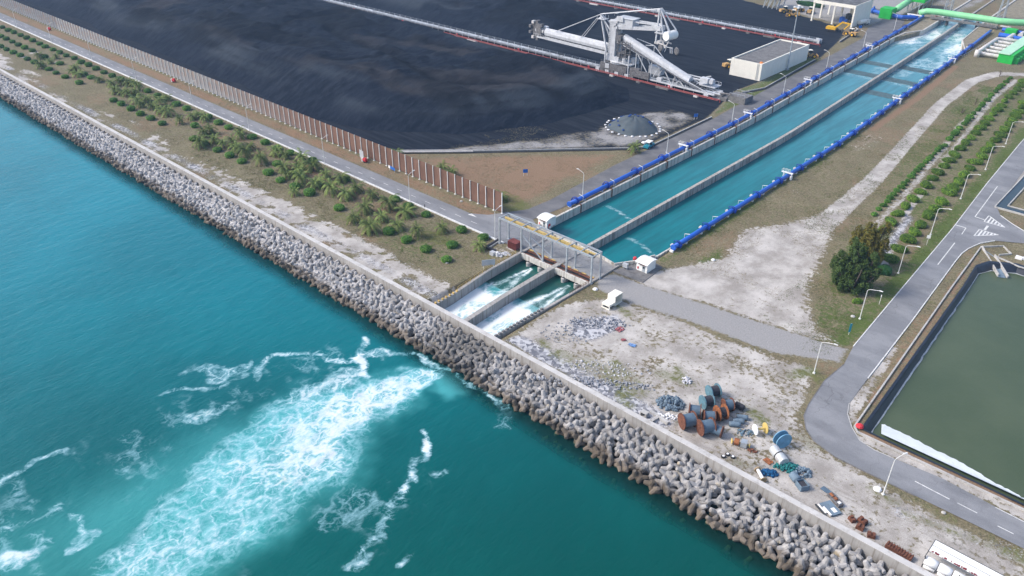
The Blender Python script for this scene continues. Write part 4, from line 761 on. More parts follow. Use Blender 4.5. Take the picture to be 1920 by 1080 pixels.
# ================================================================= CONVEYORS
def conveyor(y0, xe, xf, lab, tagw):
    cv = thing('conveyor', lab, 'conveyor', (xe, y0, 0), 0, 'long coal conveyors'); z0 = 1.15
    m = MB(); m.box(xf, xe, y0 - .75, y0 + .75, z0 + .15, z0 + .3); m.extr([(-.6, z0 + .3), (-.45, z0 + .6), (0, z0 + .75), (.45, z0 + .6), (.6, z0 + .3)], (xf, y0, 0), (xe, y0, 0)); m.build('belt_cover', mt['beltcover'], cv, True)
    m = MB(); m.box(xf, xe, y0 - 2.6, y0 - 1.2, z0 - .1, z0); m.box(xf, xe, y0 + 1.2, y0 + 2.6, z0 - .1, z0); m.build('walkway', mt['machdark'], cv, True)
    m = MB(); m.box(xf, xe, y0 - 1.15, y0 - 1.0, z0 - .2, z0 + .25); m.box(xf, xe, y0 + 1.0, y0 + 1.15, z0 - .2, z0 + .25); m.build('stringer', mt['beltcover'], cv, True)
    m = MB(); x_ = xe - 1
    while x_ > xf: m.box(x_ - .1, x_ + .1, y0 - 2.5, y0 - 2.3, 0, z0 + .9); m.box(x_ - .1, x_ + .1, y0 + 2.3, y0 + 2.5, 0, z0 + .9); m.box(x_ - .1, x_ + .1, y0 - 2.4, y0 + 2.4, z0 - .25, z0 - .1); x_ -= 4.5
    for zz_ in (.45, .9):
        for s_ in (-2.5, 2.5): m.box(xf, xe, y0 + s_ - .03, y0 + s_ + .03, z0 + zz_ - .03, z0 + zz_ + .03)
    tag(m.build('trestle', mt['galv'], cv, True), kind='stuff'); m = MB(); m.box(xf, xe, y0 - 3.7, y0 - 3.5, .05, .25); m.box(xf, xe, y0 + 3.5, y0 + 3.7, .05, .25); m.build('rail', mt['rust'], cv, True)
    m = MB(); m.lathe([(.8, -1.1), (.8, 1.1)], (xe + .6, y0, z0 + .3), (0, 1, 0), 12); m.box(xe - 1.5, xe + 1.6, y0 - 1.6, y0 - 1.3, 0, z0 + 1); m.box(xe - 1.5, xe + 1.6, y0 + 1.3, y0 + 1.6, 0, z0 + 1); m.build('tail_pulley', mt['mach'], cv, True)
    w = thing('water_pipe', 'red water pipe on concrete blocks along the %s conveyor' % tagw, 'pipe', (xe + 2, y0 - 4.9, 0), 0, 'red water pipes'); m = MB()
    m.tube((xf, y0 - 4.9, .95), (xe + 3, y0 - 4.9, .95), .19, 8); m.pipe([(xe + 3, y0 - 4.9, .95), (xe + 3.6, y0 - 4.9, .9), (xe + 3.7, y0 - 4.9, .3), (xe + 3.7, y0 - 4.9, 0)], .19, 8); m.tube((xf, y0 - 5.5, .7), (xe + 3, y0 - 5.5, .7), .12, 6); m.build('pipe', mt['redpipe'], w, True)
    k = 0; x_ = xe - 6
    while x_ > xf and k < 90:
        m = MB(); L_ = 6 if k % 4 == 1 else 1.8; m.box(x_ - L_, x_, y0 - 6.1, y0 - 5.9, 0, .8); m.box(x_ - L_, x_, y0 - 5.3, y0 - 4.5, 0, .65); m.build('support_block', mt['pipewhite'] if k % 3 == 0 else mt['dark_concrete'], w, True)
        if k % 3 == 1: m = MB(); m.tube((x_, y0 - 4.9, 1), (x_, y0 - 4.9, 1.9), .25, 8); m.cbox((x_ - .3, y0 - 4.9, 1.7), (.9, .3, .3)); m.build('hydrant', mt['signred'], w, True)
        x_ -= 14; k += 1
    return cv
conveyor(285.4, -151, -640, 'long covered coal conveyor passing under the white stacker machine', 'nearer'); conveyor(395.0, -159.5, -760, 'long covered coal conveyor behind the flat roofed white building', 'farther')
m = MB(); m.box(-146, -138.5, 284, 290.5, 0, 2.6); m.box(-149, -146, 283, 291, 0, 1.2); o = thing('conveyor_drive_pit', 'low dark concrete drive block at the end of the nearer conveyor', 'block', (-143, 287, 0)); m.build('block', mt['dark_concrete'], o, True); m = MB(); [m.tube((a, 284 + b_, 2.6), (a, 284 + b_, 3.6), .05, 5) for a in (-145.6, -142, -139) for b_ in (.3, 3, 6)]; m.box(-145.6, -139, 284.25, 284.35, 3.5, 3.6); m.box(-145.6, -139, 290, 290.1, 3.5, 3.6); m.build('handrail', mt['galv'], o, True)
# ================================================================= STACKER RECLAIMER
st = thing('stacker_reclaimer', 'huge white bucket wheel stacker reclaimer straddling the nearer conveyor', 'coal stacker', (-200, 285.4, 0)); Y0 = 285.4
def B(name, mat, fn, par=None, sm=False):
    m = MB(); fn(m); return m.build(name, mt[mat], par or st, True, sm)
B('boom_cover', 'mach', lambda m: m.extr([(-1.55, 9.7), (-1.75, 10.9), (-1.3, 12.2), (0, 12.75), (1.3, 12.2), (1.75, 10.9), (1.55, 9.7)], (-242, Y0 - .2, 0), (-205.5, Y0 - .2, -.6)))
B('boom_girder', 'mach', lambda m: (m.extr([(-2.1, 8.1), (-2.1, 9.3), (-1.7, 9.3), (-1.7, 8.1)], (-241, Y0 - .4, 0), (-203, Y0 - .4, -.6)), m.extr([(1.7, 8.1), (1.7, 9.3), (2.1, 9.3), (2.1, 8.1)], (-241, Y0 - .4, 0), (-203, Y0 - .4, -.6)), [m.bar((-240 + 2.6 * k, Y0 - 2.1, 8.3), (-240 + 2.6 * k, Y0 + 1.6, 8.3), .2) for k in range(14)], [m.bar((-240 + 2.6 * k, Y0 - 2.2, 9.3), (-240 + 2.6 * k, Y0 - 2.2, 10.2), .08) for k in range(14)]))
B('boom_gap', 'darksteel', lambda m: m.extr([(-1.75, 9.2), (-1.75, 9.75), (1.75, 9.75), (1.75, 9.2)], (-241, Y0 - .2, 0), (-205, Y0 - .2, -.6)))
bw = B('bucket_wheel', 'machdark', lambda m: (m.lathe([(3.3, -.35), (3.7, -.3), (3.7, .3), (3.3, .35), (3.1, .2), (3.1, -.2)], (-247.2, Y0 - 1.2, 11.2), (.25, 1, 0), 24), [m.bar((-247.2, Y0 - 1.2, 11.2), (-247.2 + 3.2 * math.cos(a), Y0 - 1.2, 11.2 + 3.2 * math.sin(a)), .28) for a in [i * math.pi / 5 for i in range(10)]]))
for i in range(9):
    a = i * 2 * math.pi / 9; cx_, cz_ = -247.2 + 3.9 * math.cos(a), 11.2 + 3.9 * math.sin(a)
    o = B('bucket', 'pipewhite' if i % 3 == 0 else 'machdark', lambda m: m.cbox((cx_, Y0 - 1.2, cz_), (1.25, 1.7, 1.25)), bw)
B('wheel_frame', 'mach', lambda m: (m.box(-248.5, -242, Y0 + .4, Y0 + 1.5, 9.6, 11.6), m.box(-246, -241, Y0 - 2.6, Y0 - .3, 8.2, 8.9), m.cbox((-243.2, Y0 + .6, 12.4), (2.2, 1.8, 1.6)), m.tube((-247.2, Y0 - 1.5, 11.2), (-247.2, Y0 + 1.5, 11.2), .8, 10), [m.bar((-248 + 1.5 * k, Y0 - 2.6, 8.8), (-248 + 1.5 * k, Y0 - 2.6, 9.9), .08) for k in range(5)], m.bar((-248, Y0 - 2.6, 9.9), (-242, Y0 - 2.6, 9.9), .08)))
B('apex_mast', 'mach', lambda m: ([m.bar((-211.6, Y0 + .35 * s_, 23.5), (-205.6, Y0 + 2.6 * s_, 9.0), .55) for s_ in (-1, 1)], [m.bar((-211.6, Y0 + .3 * s_, 23.4), (-203.6, Y0 + 2.2 * s_, 17), .4) for s_ in (-1, 1)], m.cbox((-211, Y0, 22.0), (1.6, 2.6, .4)), [m.bar((-211.4 + a, Y0 + b_, 22), (-211.4 + a, Y0 + b_, 23.2), .1) for a in (-1, 1, 2.6) for b_ in (-1.6, 1.6)], m.box(-212.4, -208.6, Y0 - 1.7, Y0 + 1.7, 21.6, 21.8), m.bar((-207.6, Y0 + 1.8, 15), (-208.8, Y0 + 3.4, 6), .5)))
B('fore_stay', 'mach', lambda m: [m.tube((-211.7, Y0 + .5 * s_, 23.4), (-236, Y0 + 1.3 * s_, 12.2), .16, 6) for s_ in (-1, 1)])
B('luff_stay', 'mach', lambda m: [m.tube((-213.0, Y0 + .8 * s_, 21.8), (-221.5, Y0 + 1.2 * s_, 11.8), .14, 6) for s_ in (-1, 1)])
B('back_stay', 'mach', lambda m: ([m.tube((-211.7, Y0 + .5 * s_, 23.5), (-181.8, Y0 + .8 * s_, 30.0), .2, 6) for s_ in (-1, 1)], [m.cbox((-211.7 + 30 * f, Y0, 23.5 + 6.5 * f - .1), (1.2, 1.4, .45)) for f in (.28, .72)], [m.bar((-211.7 + 30 * f, Y0, 23.5 + 6.5 * f), (-211.7 + 30 * f, Y0, 22.3 + 6.5 * f), .1) for f in (.24, .76)]))
B('tower', 'mach', lambda m: (m.box(-205.0, -201.6, Y0 - 2.4, Y0 - 1.2, 6.4, 22.6), m.box(-205.0, -201.6, Y0 + 1.2, Y0 + 2.4, 6.4, 22.6), m.box(-205.2, -201.4, Y0 - 2.5, Y0 + 2.5, 12.0, 12.6), m.box(-205.4, -200.6, Y0 - 2.6, Y0 + 2.6, 21.6, 22.2), m.box(-205.6, -199, Y0 - 2.8, Y0 + 2.8, 5.6, 7.6), [m.box(-205.05, -201.5, Y0 - 1.3, Y0 + 1.3, z_, z_ + .25) for z_ in (9, 15.5, 18.5)]))
B('tower_ladder', 'machdark', lambda m: ([m.bar((-205.3, Y0 - 2.7, z_), (-204.0, Y0 - 2.7, z_), .1) for z_ in [8 + .8 * k for k in range(17)]], [m.bar((-202.5, Y0 - 2.6, 20), (-199.8, Y0 - 2.6, 23.4), .15), m.bar((-200.8, Y0 - 2.6, 15), (-200.8, Y0 - 2.6, 20.5), .2)]))
B('counter_boom', 'mach', lambda m: ([m.bar((-203, Y0 + s_ * 2.2, 19.6), (-181.2, Y0 + s_ * 1.3, 22.2), .55, 1.3) for s_ in (-1, 1)], [m.bar((-201 + 3.8 * k, Y0 - 2.1 + .15 * k, 20 + .45 * k), (-201 + 3.8 * k, Y0 + 2.1 - .15 * k, 20 + .45 * k), .3) for k in range(6)], [m.bar((-193.7, Y0 + s_ * 1.4, 23.2), (-181.5, Y0 + s_ * 1.2, 23.7), .5) for s_ in (-1, 1)], m.box(-184.5, -180, Y0 - 1.9, Y0 + 1.9, 21.6, 23.4)))
B('machine_house', 'mach', lambda m: (m.box(-201.2, -193.4, Y0 - 2.3, Y0 + 2.3, 20.6, 24.0), m.box(-201.6, -193.0, Y0 - 2.6, Y0 + 2.6, 24.0, 24.2), m.box(-201.3, -198, Y0 - 2.9, Y0 - 2.3, 22.6, 24.6)))
B('back_mast', 'mach', lambda m: ([m.bar((-181.9, Y0 + s_ * .7, 30.2), (-181.6, Y0 + s_ * 1.9, 16.8), .5) for s_ in (-1, 1)], [m.bar((-181.6, Y0 + s_ * .5, 30.1), (-175.0, Y0 + s_ * 2.4, 22.2), .45) for s_ in (-1, 1)], [m.bar((-181.6, Y0 + s_ * .5, 29.8), (-178.5, Y0 + s_ * 2, 21), .4) for s_ in (-1, 1)], m.cbox((-182.2, Y0, 29.4), (1.4, 2.4, .9)), m.box(-182.4, -178.5, Y0 - 2.1, Y0 + 2.1, 20.6, 21.1)))
B('counterweight', 'white', lambda m: m.lathe([(0.1, -.02), (1.75, 0), (1.8, .15), (1.8, 5.6), (1.75, 5.8), (.1, 5.82)], (-176.6, Y0 - 2.6, 20.3), (.12, 1, 0), 24), None, False)
B('counterweight_cradle', 'pipewhite', lambda m: ([m.bar((-181.4, Y0 + s_ * 1.7, 17.2), (-176.5, Y0 + s_ * 2.2, 16.6), .4) for s_ in (-1, 1)], m.bar((-178, Y0 - 2.2, 18), (-176.6, Y0 - 2.4, 15.6), .4), m.bar((-175.2, Y0 - 2.2, 18.6), (-176.6, Y0 - 2.4, 15.6), .4), m.box(-182.2, -180.4, Y0 - 2.0, Y0 + 2.0, 16.4, 17.2)))
B('slew_deck', 'mach', lambda m: (m.lathe([(3.6, 4.6), (3.9, 4.8), (3.9, 5.6), (3.4, 5.9)], (-200.5, Y0, 0), (0, 0, 1), 24), m.box(-198, -192.2, Y0 - 3.4, Y0 + 3.4, 5.2, 5.6), [m.bar((-198 + k, Y0 - 3.4, 5.6), (-198 + k, Y0 - 3.4, 6.7), .08) for k in range(7)], m.bar((-198, Y0 - 3.4, 6.7), (-192, Y0 - 3.4, 6.7), .08), m.lathe([(1.1, 5.6), (1.1, 7.6)], (-196.4, Y0 - 1.7, 0), (0, 0, 1), 12), m.cbox((-193.8, Y0 + 1.5, 6.6), (2, 2.2, 2)), m.cbox((-203.6, Y0 - 3.4, 3.6), (2, 2, 2))))
B('slew_machinery', 'machdark', lambda m: ([m.box(-199.6 + 1.6 * k, -198.9 + 1.6 * k, Y0 - 2.2 + (k % 2), Y0 + 1.4, 7.0 + k * .7, 9.4 + k * 1.1) for k in range(4)], m.box(-199.8, -193.6, Y0 - 2.2, Y0 + 2.2, 9.4, 9.7), m.box(-200.4, -195, Y0 - 2.4, Y0 + 2.4, 13.4, 13.7), [m.bar((-200 + 2.1 * k, Y0 - 2.3, 5.6), (-200 + 2.1 * k, Y0 - 2.3, 14.8), .22) for k in range(4)], [m.bar((-200, Y0 - 2.4, z_), (-194, Y0 - 2.4, z_), .12) for z_ in (8, 10.6, 12, 14.5)], m.box(-201, -198.5, Y0 - 2.8, Y0 + 2, 14.6, 16.8)))
B('portal', 'machdark', lambda m: (m.box(-207.5, -193.5, Y0 - 4.2, Y0 - 3.0, 2.0, 4.6), m.box(-207.5, -193.5, Y0 + 3.0, Y0 + 4.2, 2.0, 4.6), m.box(-206.5, -204.5, Y0 - 3.4, Y0 + 3.4, 3.2, 4.7), m.box(-196.5, -194.5, Y0 - 3.4, Y0 + 3.4, 3.2, 4.7), m.box(-190.5, -182, Y0 - 4.0, Y0 - 3.2, 1.6, 4.4), [m.bar((-207 + 1.2 * k, Y0 - 4.25, 4.6), (-207 + 1.2 * k, Y0 - 4.25, 5.6), .08) for k in range(12)], m.bar((-207.4, Y0 - 4.25, 5.6), (-193.6, Y0 - 4.25, 5.6), .08)))
B('portal_leg', 'mach', lambda m: ([m.bar((x_, Y0 - 3.6, 2), (x_, Y0 - 3.6, 9.6), .5) for x_ in (-205.5, -193)], [m.bar((x_, Y0 + 3.6, 2), (x_, Y0 + 3.6, 9.6), .5) for x_ in (-205.5, -193)]))
for k in range(8):
    for s_ in (-3.6, 3.6): x_ = -209 + k * 2.6; B('bogie', 'mach' if k % 2 == 0 else 'machdark', lambda m: (m.box(x_ - 1.0, x_ + 1.0, Y0 + s_ - .5, Y0 + s_ + .5, .7, 1.9), [m.tube((x_ + a, Y0 + s_ - .15, .6), (x_ + a, Y0 + s_ + .15, .6), .45, 12) for a in (-.55, .55)]))
def sl(x_): return 15.6 + (x_ + 197.6) * (4.2 - 15.6) / (-164.2 + 197.6)
B('tripper_cover', 'mach', lambda m: m.extr([(-1.6, -1.3), (-1.8, 0), (-1.3, 1.15), (0, 1.6), (1.3, 1.15), (1.8, 0), (1.6, -1.3)], (-198.0, Y0, sl(-198)), (-164.2, Y0, sl(-164.2))))
B('tripper_head', 'pipewhite', lambda m: (m.cbox((-198.6, Y0, 15.2), (2.6, 3.2, 2.2)), m.tube((-199, Y0 - 1.6, 14.6), (-199, Y0 + 1.6, 14.6), .9, 12)))
B('tripper_truss', 'mach', lambda m: ([m.bar((-197.5, Y0 + s_, sl(-197.5) - 1.7), (-152.5, Y0 + s_, sl(-152.5) - .3), .35) for s_ in (-2.1, 2.1)], [m.bar((-197.5, Y0 + s_, sl(-197.5) - 2.6), (-152, Y0 + s_, .9), .28) for s_ in (-2.1, 2.1)], [m.bar((a, Y0 + s_, sl(a) - 1.8), (b_, Y0 + s_, c_), .34) for s_ in (-2.3, 2.3) for a, b_, c_ in ((-190.2, -190.2, 2.2), (-189.8, -182.8, 2.1), (-182.2, -182.2, 2.0), (-178.5, -181.5, 2.0), (-175.5, -171.6, 1.4), (-170.6, -171.4, 1.4), (-168.2, -171, 1.4), (-168, -165.2, 1.4), (-165, -165, 1.5))], [m.bar((-184.5, Y0 + 2, sl(-184.5) + 3.3), (-188.8, Y0 + 2, sl(-188.8) + 1.2), .25), m.bar((-184.5, Y0 + 2, sl(-184.5) + 3.3), (-179.5, Y0 + 2, sl(-179.5) + .8), .25), m.bar((-184.5, Y0 + 2, sl(-184.5) + .5), (-184.5, Y0 + 2, sl(-184.5) + 3.4), .25), m.bar((-184.5, Y0 + 2, sl(-184.5) + 3.3), (-193.5, Y0 + 2, sl(-193.5) + 1.6), .2)]))
B('tripper_walkway', 'machdark', lambda m: ([m.bar((-196.5, Y0 + s_, sl(-196.5) - 1.5), (-154, Y0 + s_, sl(-154) - .2), .9, .12) for s_ in (-2.6, 2.6)], [m.bar((x_, Y0 - 3.0, sl(x_) - 1.4), (x_, Y0 - 3.0, sl(x_) - .3), .07) for x_ in [-196 + 2 * k for k in range(20)]]))
B('trailing_beam', 'mach', lambda m: ([m.box(-193, -151, Y0 + s_ - .2, Y0 + s_ + .2, 1.5, 2.1) for s_ in (-3.3, 3.3)], [m.box(-190 + 4.6 * k, -189.6 + 4.6 * k, Y0 - 3.2, Y0 + 3.2, 1.6, 1.9) for k in range(9)], m.box(-172.5, -170.5, Y0 - 3.8, Y0 - 3.0, .6, 1.5), m.box(-155.5, -153.5, Y0 - 3.8, Y0 - 3.0, .6, 1.5)))
B('electric_room', 'machdark', lambda m: m.box(-192.2, -187.6, Y0 - 3.6, Y0 - 1.8, 2.0, 4.9))
B('transformer', 'mach', lambda m: (m.box(-186.5, -180.5, Y0 + 2.2, Y0 + 5.4, 2.4, 5.6), m.box(-178.5, -176.2, Y0 - 3.4, Y0 - 2.2, 2.1, 3.4)))
cr = B('cable_reel', 'mach', lambda m: (m.lathe([(1.35, 0), (1.35, 1.5)], (-157.5, Y0 + 3.4, 4.3), (0, 1, 0), 16), m.box(-160.5, -156.9, Y0 + .6, Y0 + 3.0, 4.2, 6.1), m.cbox((-155.6, Y0 + 1.8, 5.2), (1.6, 1.8, 1.6))))
B('reel_deck', 'mach', lambda m: (m.box(-162.5, -153.5, Y0 + 1.0, Y0 + 6.2, 2.9, 3.2), [m.bar((x_, Y0 + 6.1, 3.2), (x_, Y0 + 6.1, 4.3), .1) for x_ in [-162 + 1.4 * k for k in range(7)]], m.bar((-162.4, Y0 + 6.1, 4.3), (-153.6, Y0 + 6.1, 4.3), .1), m.bar((-153.6, Y0 + 1, 4.3), (-153.6, Y0 + 6.1, 4.3), .1), [m.bar((x_, Y0 + 5.6, 0.2), (x_, Y0 + 5.6, 3), .3) for x_ in (-161.5, -154.4)], m.tube((-176, Y0 + 5, 3.6), (-162, Y0 + 5, 3.6), .45, 8), m.tube((-176, Y0 + 6, 4.4), (-162, Y0 + 6, 4.4), .3, 8), m.tube((-160, Y0 + 5, 3.2), (-160, Y0 + 5, 5.6), .2, 8), m.bar((-160, Y0 + 5, 5.6), (-158, Y0 + 5, 6.2), .3)))
B('tail_section', 'machdark', lambda m: ([m.cbox((-163.6 + 1.2 * k, Y0, sl(-163.6 + 1.2 * k) - .4), (.3, 2.6, 1.3)) for k in range(8)], m.box(-153.5, -148.5, Y0 - 1.8, Y0 + 1.8, .8, 1.8), m.tube((-150, Y0 - .6, 2.2), (-145, Y0 - .6, 2.8), .35, 8), m.bar((-146.6, Y0 - 1.4, 1.0), (-144.6, Y0 - 1.2, 3.2), .4)))
q = G(1253, 100); b = thing('bucket_wheel_frame', 'spare white frame with two dark bucket wheels lying on the coal behind the stacker', 'machine part', (*q, 0)); m = MB(); [m.bar((a, 0, .2), (a + .8 * s_, .4, 3.0), .3) for a, s_ in ((-2.2, 1), (2.2, -1), (1.2, -1), (-3.4, 1))]; m.bar((-2, .4, 2.6), (2, .4, 2.6), .3); m.build('frame', mt['mach'], b)
for a in (-4.6, 4.4): m = MB(); m.lathe([(1.5, -.4), (1.9, 0), (1.5, .4)], (a, 0, 1.7), (.4, 1, 0), 14); m.build('wheel', mt['machdark'], b)
# ================================================================= BUILDINGS
wb = thing('flat_roof_building', 'long white windowless building with stained flat roof between coal yard and canal road', 'building', (-157, 340, 0)); a0, a1, c0_, c1_, hh = -164.2, -149.7, 317.4, 362.5, 7.2
m = MB(); m.box(a0, a1, c0_, c1_, 0, hh - .9); m.box(a0, a1, c0_, c0_ + .5, hh - .9, hh); m.box(a0, a1, c1_ - .5, c1_, hh - .9, hh); m.box(a0, a0 + .5, c0_ + .5, c1_ - .5, hh - .9, hh); m.box(a1 - .5, a1, c0_ + .5, c1_ - .5, hh - .9, hh); m.build('wall', mt['cream'], wb, True)
m = MB(); m.box(a0 + .5, a1 - .5, c0_ + .5, c1_ - .5, hh - .9, hh - .55); m.build('roof', mt['roofslab'], wb, True)
m = MB(); [m.box(a0 + .6 + 2.7 * i, a0 + .66 + 2.7 * i, c0_ + .6, c1_ - .6, hh - .55, hh - .5) for i in range(1, 5)]; [m.box(a0 + .6, a1 - .6, c0_ + 4.4 * i, c0_ + 4.46 + 4.4 * i, hh - .55, hh - .5) for i in range(1, 10)]; m.build('roof_joint', mt['dark_concrete'], wb, True)
m = MB(); [m.box(-151.7 + a, -151.62 + a, c0_ - .16, c0_ - .08, .3, hh + .5) for a in (0, .7)]; [m.box(-151.7, -150.95, c0_ - .15, c0_ - .1, .5 + .35 * k, .56 + .35 * k) for k in range(19)]; m.build('ladder', mt['galv'], wb, True)
b = thing('orange_tarp', 'orange tarpaulin bundle on the flat roof corner', 'tarpaulin', (-151.1, 319.5, hh - .55)); m = MB(); m.lathe([(.9, 0), (.95, .35), (.6, .8), (.2, .95)], (0, 0, 0), (0, 0, 1), 9); m.build('cloth', mt['orange'], b)
gb = thing('machine_shed', 'tall white open machine shed on pillars with a flat grey roof', 'shed', (-171, 450, 0)); H2 = 11.2
m = MB(); m.box(-183.6, -160.4, 438.6, 462, H2 - 1.6, H2); m.build('roof_frame', mt['cream'], gb, True); m = MB(); m.box(-183.2, -160.8, 439, 461.6, H2, H2 + .1); m.build('roof', mt['roofslab'], gb, True)
for xq, yq in ((-183, 439.3), (-183, 450), (-183, 461), (-171.5, 439.3), (-171.5, 450)): m = MB(); m.box(xq - .4, xq + .4, yq - .4, yq + .4, 0, H2 - 1.6); m.build('pillar', mt['cream'], gb, True)
m = MB(); m.box(-161.2, -160.4, 438.7, 461.9, 0, H2 - 1.6); m.box(-171.5, -161.2, 461.2, 461.9, 0, H2 - 1.6); m.build('wall', mt['cream'], gb, True)
eb = thing('elevated_house', 'white box house raised on crossed steel legs at the top of the coal yard', 'building', (-214.5, 456, 0)); m = MB(); m.box(-219, -210, 451, 461, 5.6, 13); m.build('wall', mt['white'], eb, True)
m = MB(); [m.bar((-218.5 + 2.8 * i, y_, 0), (-217.5 + 2.8 * i, y_, 5.6), .4) for i in range(4) for y_ in (452, 460)]; [m.bar((-218.5 + 2.8 * i, 452, 0), (-215.7 + 2.8 * i, 452, 5.6), .25) for i in range(3)]; m.build('leg', mt['galv'], eb, True)
m = MB(); m.box(-212.9, -211.5, 450.93, 451.02, 8.0, 9.2); m.build('window', mt['glass'], eb, True); m = MB(); m.box(-210.03, -209.93, 454, 455.3, 8, 9.8); m.build('door', mt['glass'], eb, True)
for px, py, lab in ((1405, 7, 'small white railing by the raised house'),): pass
ms_ = thing('floodlight_mast', 'very tall tapering floodlight mast beside the flat roofed building', 'light mast', (-149.0, 341.5, 0)); m = MB(); m.tube((0, 0, 0), (0, 0, 27), .34, 10, .16); m.cbox((0, 0, .3), (1.3, 1.3, .6)); m.build('pole', mt['galv'], ms_); m = MB(); m.lathe([(1.0, 26.6), (1.3, 26.8), (1.3, 27.1)], (0, 0, 0), (0, 0, 1), 12); m.build('ring', mt['galv'], ms_)
for k in range(4): m = MB(); a = k * math.pi / 2 + .4; m.cbox((1.5 * math.cos(a), 1.5 * math.sin(a), 26.9), (.9, .9, .5)); m.build('floodlight', mt['lampw'], ms_)
# drains -----------------------------------------------------------------
def drain(pts, lab):
    o = strip('drain_channel', pts, 1.3, .06, mt['black'], .02, lab, 'drain'); L_ = strip('drain_kerb', [(a - 1.0 * .72, b + .7) for a, b in pts], .35, .42, mt['concrete'], 0); L_.parent = o; del L_['kind']
drain([(-201, 156.5), (-182.5, 174.2), (-144.0, 214.6)], 'dark open drain between brown grass triangle and coal yard'); drain([(-143.4, 213.5), (-139.6, 222), (-139.8, 262)], 'dark open drain beside the canal road near the covered mound'); drain([(-146.5, 297), (-142.6, 309), (-146.4, 365)], 'dark open drain between canal road and flat roofed building'); drain([(-152, 405), (-155.5, 436), (-158.5, 440)], 'dark open drain beside the machine shed')
pp = thing('pipe_run', 'pale pipe lying along the drain beside the brown grass triangle', 'pipe', (-192, 164, 0)); m = MB(); m.tube((-198, 158.6, .6), (-180.5, 176, .6), .3, 8); m.tube((-198.5, 159.4, .9), (-178.5, 179, .9), .1, 6); m.build('pipe', mt['pipewhite'], pp, True)
# covered mound -------------------------------------------------------------
m = MB(); vs = []; NN, RR = 40, 12; cxm, cym = -155.8, 233.5
for r_ in range(RR + 1):
    f = r_ / RR
    for i in range(NN): a = 2 * math.pi * i / NN; wob = 1 + .05 * math.sin(5 * a + 1) + .03 * math.sin(11 * a); hgt = 4.1 * (1 - f ** 2.0) * (1 + .05 * math.sin(9 * a + 4 * f)); vs.append((9.2 * f * wob * math.cos(a), 8.6 * f * wob * math.sin(a), max(hgt, .04)))
m.add(vs, [(r_ * NN + i, (r_ + 1) * NN + i, (r_ + 1) * NN + (i + 1) % NN, r_ * NN + (i + 1) % NN) for r_ in range(RR) for i in range(NN)]); o = thing('covered_mound', 'round mound under dark grey netting pinned by white and blue bags', 'covered mound', (cxm, cym, 0)); m.build('cover', mt['net_tarp'], o, False, True)
wb0 = bb0 = None; srng = random.Random(3)
def bag(mat, lab, grp, loc, base):
    if base is None:
        b_ = thing('sandbag', lab, 'sandbag', loc, 0, grp); m = MB(); m.lathe([(.25, 0), (.48, .1), (.45, .32), (.15, .42)], (0, 0, 0), (0, 0, 1), 8); m.build('bag', mt[mat], b_); return b_
    dup(base, loc, srng.uniform(0, 3), lab); return base
for k in range(24):
    a = 2 * math.pi * (k + .3 * srng.random()) / 24; rr_ = 9.9 + .5 * srng.random(); wb0 = bag('plastw', 'small white sandbag on the ground around the netting covered mound', 'white sandbags around the covered mound', (cxm + rr_ * math.cos(a), cym + rr_ * .95 * math.sin(a), .02), wb0)
for k in range(26):
    a = srng.uniform(0, 6.28); f = srng.uniform(.15, .97); bb0 = bag('bluebag', 'small blue sandbag holding the netting of the covered mound', 'blue sandbags on the covered mound', (cxm + 9.2 * f * math.cos(a), cym + 8.6 * f * math.sin(a), 4.1 * (1 - f ** 2.0) + .02), bb0)
# ================================================================= VEHICLES
def wheels(par, xs_, ys_, r_, w_, rim='digger'):
    for x_ in xs_:
        for y_ in ys_:
            m = MB(); m.lathe([(r_ * .6, -w_ / 2), (r_ * .95, -w_ / 2), (r_, -w_ / 4), (r_, w_ / 4), (r_ * .95, w_ / 2), (r_ * .6, w_ / 2)], (x_, y_, r_), (0, 1, 0), 14); t_ = m.build('wheel', mt['rubber'], par); m = MB(); m.lathe([(r_ * .58, -w_ * .52), (r_ * .58, w_ * .52)], (x_, y_, r_), (0, 1, 0), 10); m.build('rim', mt[rim], t_)
def wheel_loader(lab, loc, rz, grp='yellow wheel loaders'):
    v = thing('wheel_loader', lab, 'wheel loader', loc, rz, grp); wheels(v, (-1.9, 1.7), (-1.25, 1.25), .95, .75)
    m = MB(); m.box(-3.6, -.6, -1.05, 1.05, .9, 2.3); m.box(-.6, 2.2, -.8, .8, .8, 1.5); m.build('body', mt['loader'], v); m = MB(); m.box(-1.0, .55, -.85, .85, 2.0, 3.5); m.build('cab', mt['glass'], v); m = MB(); m.box(-1.15, .7, -.98, .98, 3.5, 3.66); m.build('cab_roof', mt['cream'], v)
    m = MB(); [m.bar((1.0, s_, 1.7), (3.4, s_, .9), .3, .5) for s_ in (-.6, .6)]; m.build('lift_arm', mt['loader'], v); m = MB(); m.extr([(-.2, .1), (.0, 1.5), (.2, 1.5), (.1, .25), (1.3, .12), (1.3, .02)][::-1], (3.5, 1.55, 0), (3.5, -1.55, 0)); m.build('bucket', mt['loader'], v); return v
wheel_loader('dusty yellow wheel loader under the excavator arm beside the canal road', (-153.8, 421.5, 0), R(165))
for px, py, rz, lab in ((1472, 24, 60, 'yellow wheel loader parked next to the raised house'), (1486, 31, 200, 'yellow wheel loader in front, second from the raised house'), (1497, 22, 80, 'yellow wheel loader behind the mast head, third from the raised house'), (1519, 25, 100, 'yellow wheel loader parked nearest the shed pillars')): wheel_loader(lab, (*G(px, py), 0), R(rz))
wheel_loader('rusty orange wheel loader between flat roofed building and canal road', (-150.6, 367.5, 0), R(40)); wheel_loader('half hidden orange loader behind the flat roofed building', (-169.5, 327, 0), R(70))
